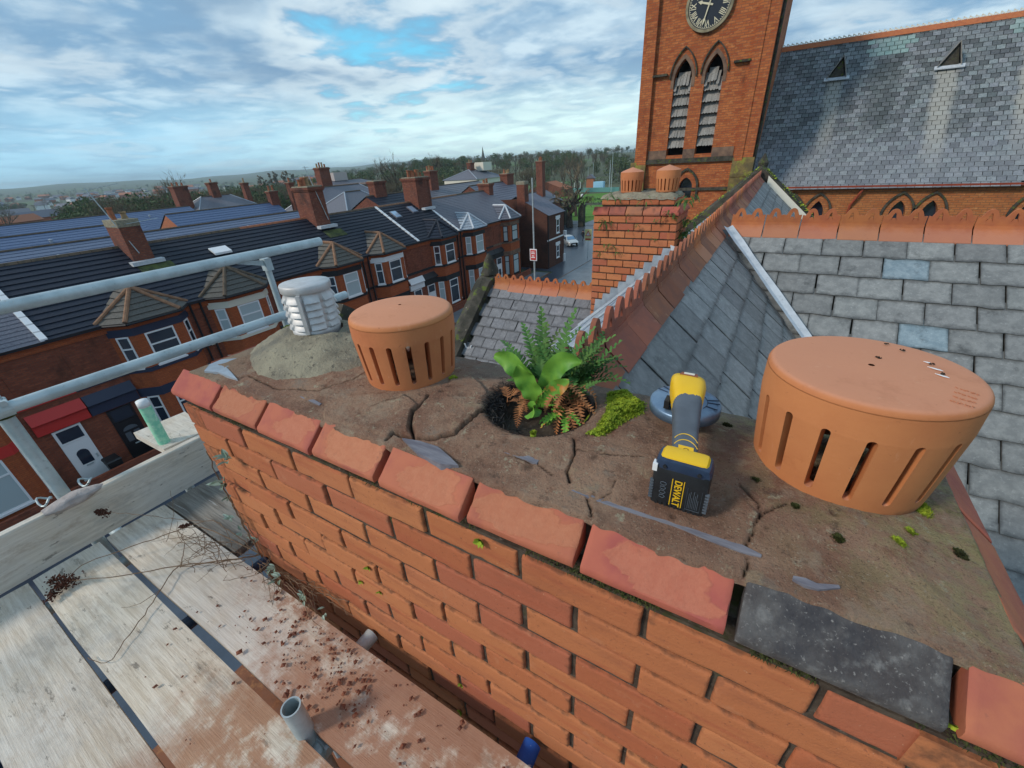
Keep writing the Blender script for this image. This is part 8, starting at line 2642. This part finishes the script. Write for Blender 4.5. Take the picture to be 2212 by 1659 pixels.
for k in range(900):                                          # the further wooded slope and hedges beyond
    px = rt.uniform(-60, 1420)
    d = rt.uniform(420, 1500) if px > 480 else rt.uniform(300, 2200)
    v = AX.T @ np.array([(px - 1106) / FPX, -(400 - 829.5) / FPX, 1.0]); v = v / math.hypot(v[0], v[1])
    x, y = v[0] * d, v[1] * d
    if px < 480 and fbm(x * .006, y * .006, 2, 3) < -.05: continue
    (ever if rt.random() < .22 else bare).append((x, y, ground_h(x, y) - .3, rt.uniform(.6, 1.1), rt.randrange(4)))
mass('winter_wood', 'brown leafless winter wood covering the middle distance', [wood_variant(12, 9, 60 + k, 0) for k in range(4)], bare, ['winter', 'bark'])
mass('evergreen_wood', 'dark evergreen and ivy clad trees scattered through the wood', [wood_variant(12, 9, 70 + k, 620, False) for k in range(4)], ever, ['evergreen', 'bark'])
# poplars on the skyline, singly
for k, (px, py) in enumerate(((553, 372), (563, 370), (578, 366), (590, 370), (587, 362), (607, 364), (616, 362), (628, 366))):
    c = cl(px, py, 420, 20)
    t = thing('poplar_tree', ['poplar standing at the left of the skyline row', 'slim poplar next in the skyline row from the left'][k] if k < 2 else ['third', 'fourth', 'fifth', 'sixth', 'seventh', 'last'][k - 2] + ' poplar from the left of the skyline row', 'tree', c, 'skyline poplars')
    put(leafy_cloud(20, 3.0, 300 + k, 130, .9, True).mesh('crown', [MAT['winter'], MAT['bark']]), 'crown', t)
# hedges and dark conifers by the park
def hedge(label, a, b, h, w, seed, mat='evergreen'):
    r = random.Random(seed); mb = MB(); a, b = np.array(a, float), np.array(b, float)
    L = np.linalg.norm(b - a); n = int(L * 22)
    for k in range(n):
        t = r.random(); c = a + (b - a) * t + np.array([r.gauss(0, w * .3), r.gauss(0, w * .3), h * r.random() ** .7 * (1 + .2 * fbm(t * 9, seed, 0, 2))])
        u = unit((r.gauss(0, 1), r.gauss(0, 1), r.gauss(0, 1))); v = unit(np.cross(u, (r.gauss(0, 1), .3, r.gauss(0, 1)))); s = r.uniform(.15, .4)
        mb.add([c - u * s, c + v * s * .6, c + u * s, c - v * s * .6], [(0, 1, 2, 3)])
    return tag(mb.build('hedge', MAT[mat], None, tuple((a + b) / 2)), label, 'hedge', 'park hedges')
hedge('long clipped hedge across the middle of the park lawn', (-100, 126, GZ), (-26, 124.5, GZ), 1.7, 1.5, 1)
hedge('dark hedge at the back of the playing field', (-110, 202, GZ), (-30, 200, GZ), 3.4, 2.5, 2)
hedge('dark hedge behind the corner house', (-60, 140, GZ), (-95, 134, GZ), 2.6, 2, 3)
hedge('small hedge in a forecourt of the terrace', (-25.4, 34.6, GZ), (-25.4, 38.6, GZ), 1.6, .5, 4)
for k, (x, y, h, lab) in enumerate(((-66, 210, 11, 'dark round evergreen by the court poles'), (-58, 215, 9, 'second dark evergreen by the court poles'), (-70, 232, 8, 'dark conifer on the slope above the park'))):
    t = thing('evergreen_tree', lab, 'tree', (x, y, GZ - .2), 'evergreens by the court')
    put(leafy_cloud(h, h * .9, 400 + k, 500, .6).mesh('crown', [MAT['evergreen'], MAT['bark']]), 'crown', t)
# church spire on the skyline
sp = cl(1042, 317, 900, 30)
s_ = thing('church_spire', 'thin church spire on the distant wooded skyline', 'church', sp)
MB().lathe([(3.2, 0), (3.2, 12), (.2, 30)], sp, 8).build('spire', MAT['stone'], s_)
# bins in a forecourt
for k, (y, lab) in enumerate(((3.6, 'dark wheelie bin below the white front door'), (5.75, 'dark wheelie bin below the black front door'))):
    t = thing('wheelie_bin', lab, 'bin', (-25.2, y, GZ), 'wheelie bins')
    MB().hexa([(-25.45, y - .22, GZ + .1), (-24.95, y - .22, GZ + .1), (-24.95, y + .22, GZ + .1), (-25.45, y + .22, GZ + .1), (-25.5, y - .28, GZ + 1.0), (-24.88, y - .28, GZ + 1.0), (-24.88, y + .28, GZ + 1.0), (-25.5, y + .28, GZ + 1.0)]).build('bin_body', MAT['black'], t)
    MB().hexa([(-25.55, y - .3, GZ + 1.0), (-24.84, y - .3, GZ + 1.0), (-24.84, y + .3, GZ + 1.0), (-25.55, y + .3, GZ + 1.0), (-25.5, y - .26, GZ + 1.1), (-24.9, y - .26, GZ + 1.06), (-24.9, y + .26, GZ + 1.06), (-25.5, y + .26, GZ + 1.1)]).build('bin_lid', MAT['black'], t)
# pale dish on a roof
# ------------------------------------------------------------------ the air: thin haze that blues the far hills
hz_ = bpy.data.materials.new('thin_haze'); hz_.use_nodes = True
nt = hz_.node_tree; nt.nodes.clear()
o_ = nt.nodes.new('ShaderNodeOutputMaterial'); v_ = nt.nodes.new('ShaderNodeVolumePrincipled')
v_.inputs['Color'].default_value = (0.66, 0.82, 0.90, 1); v_.inputs['Density'].default_value = 0.00021; v_.inputs['Anisotropy'].default_value = 0.0
nt.links.new(v_.outputs[0], o_.inputs['Volume'])
tag(MB().box((-6200, -6200, -40), (6200, 6200, 62)).build('haze', hz_, None), 'thin pale haze over the whole view', None, None, 'stuff')
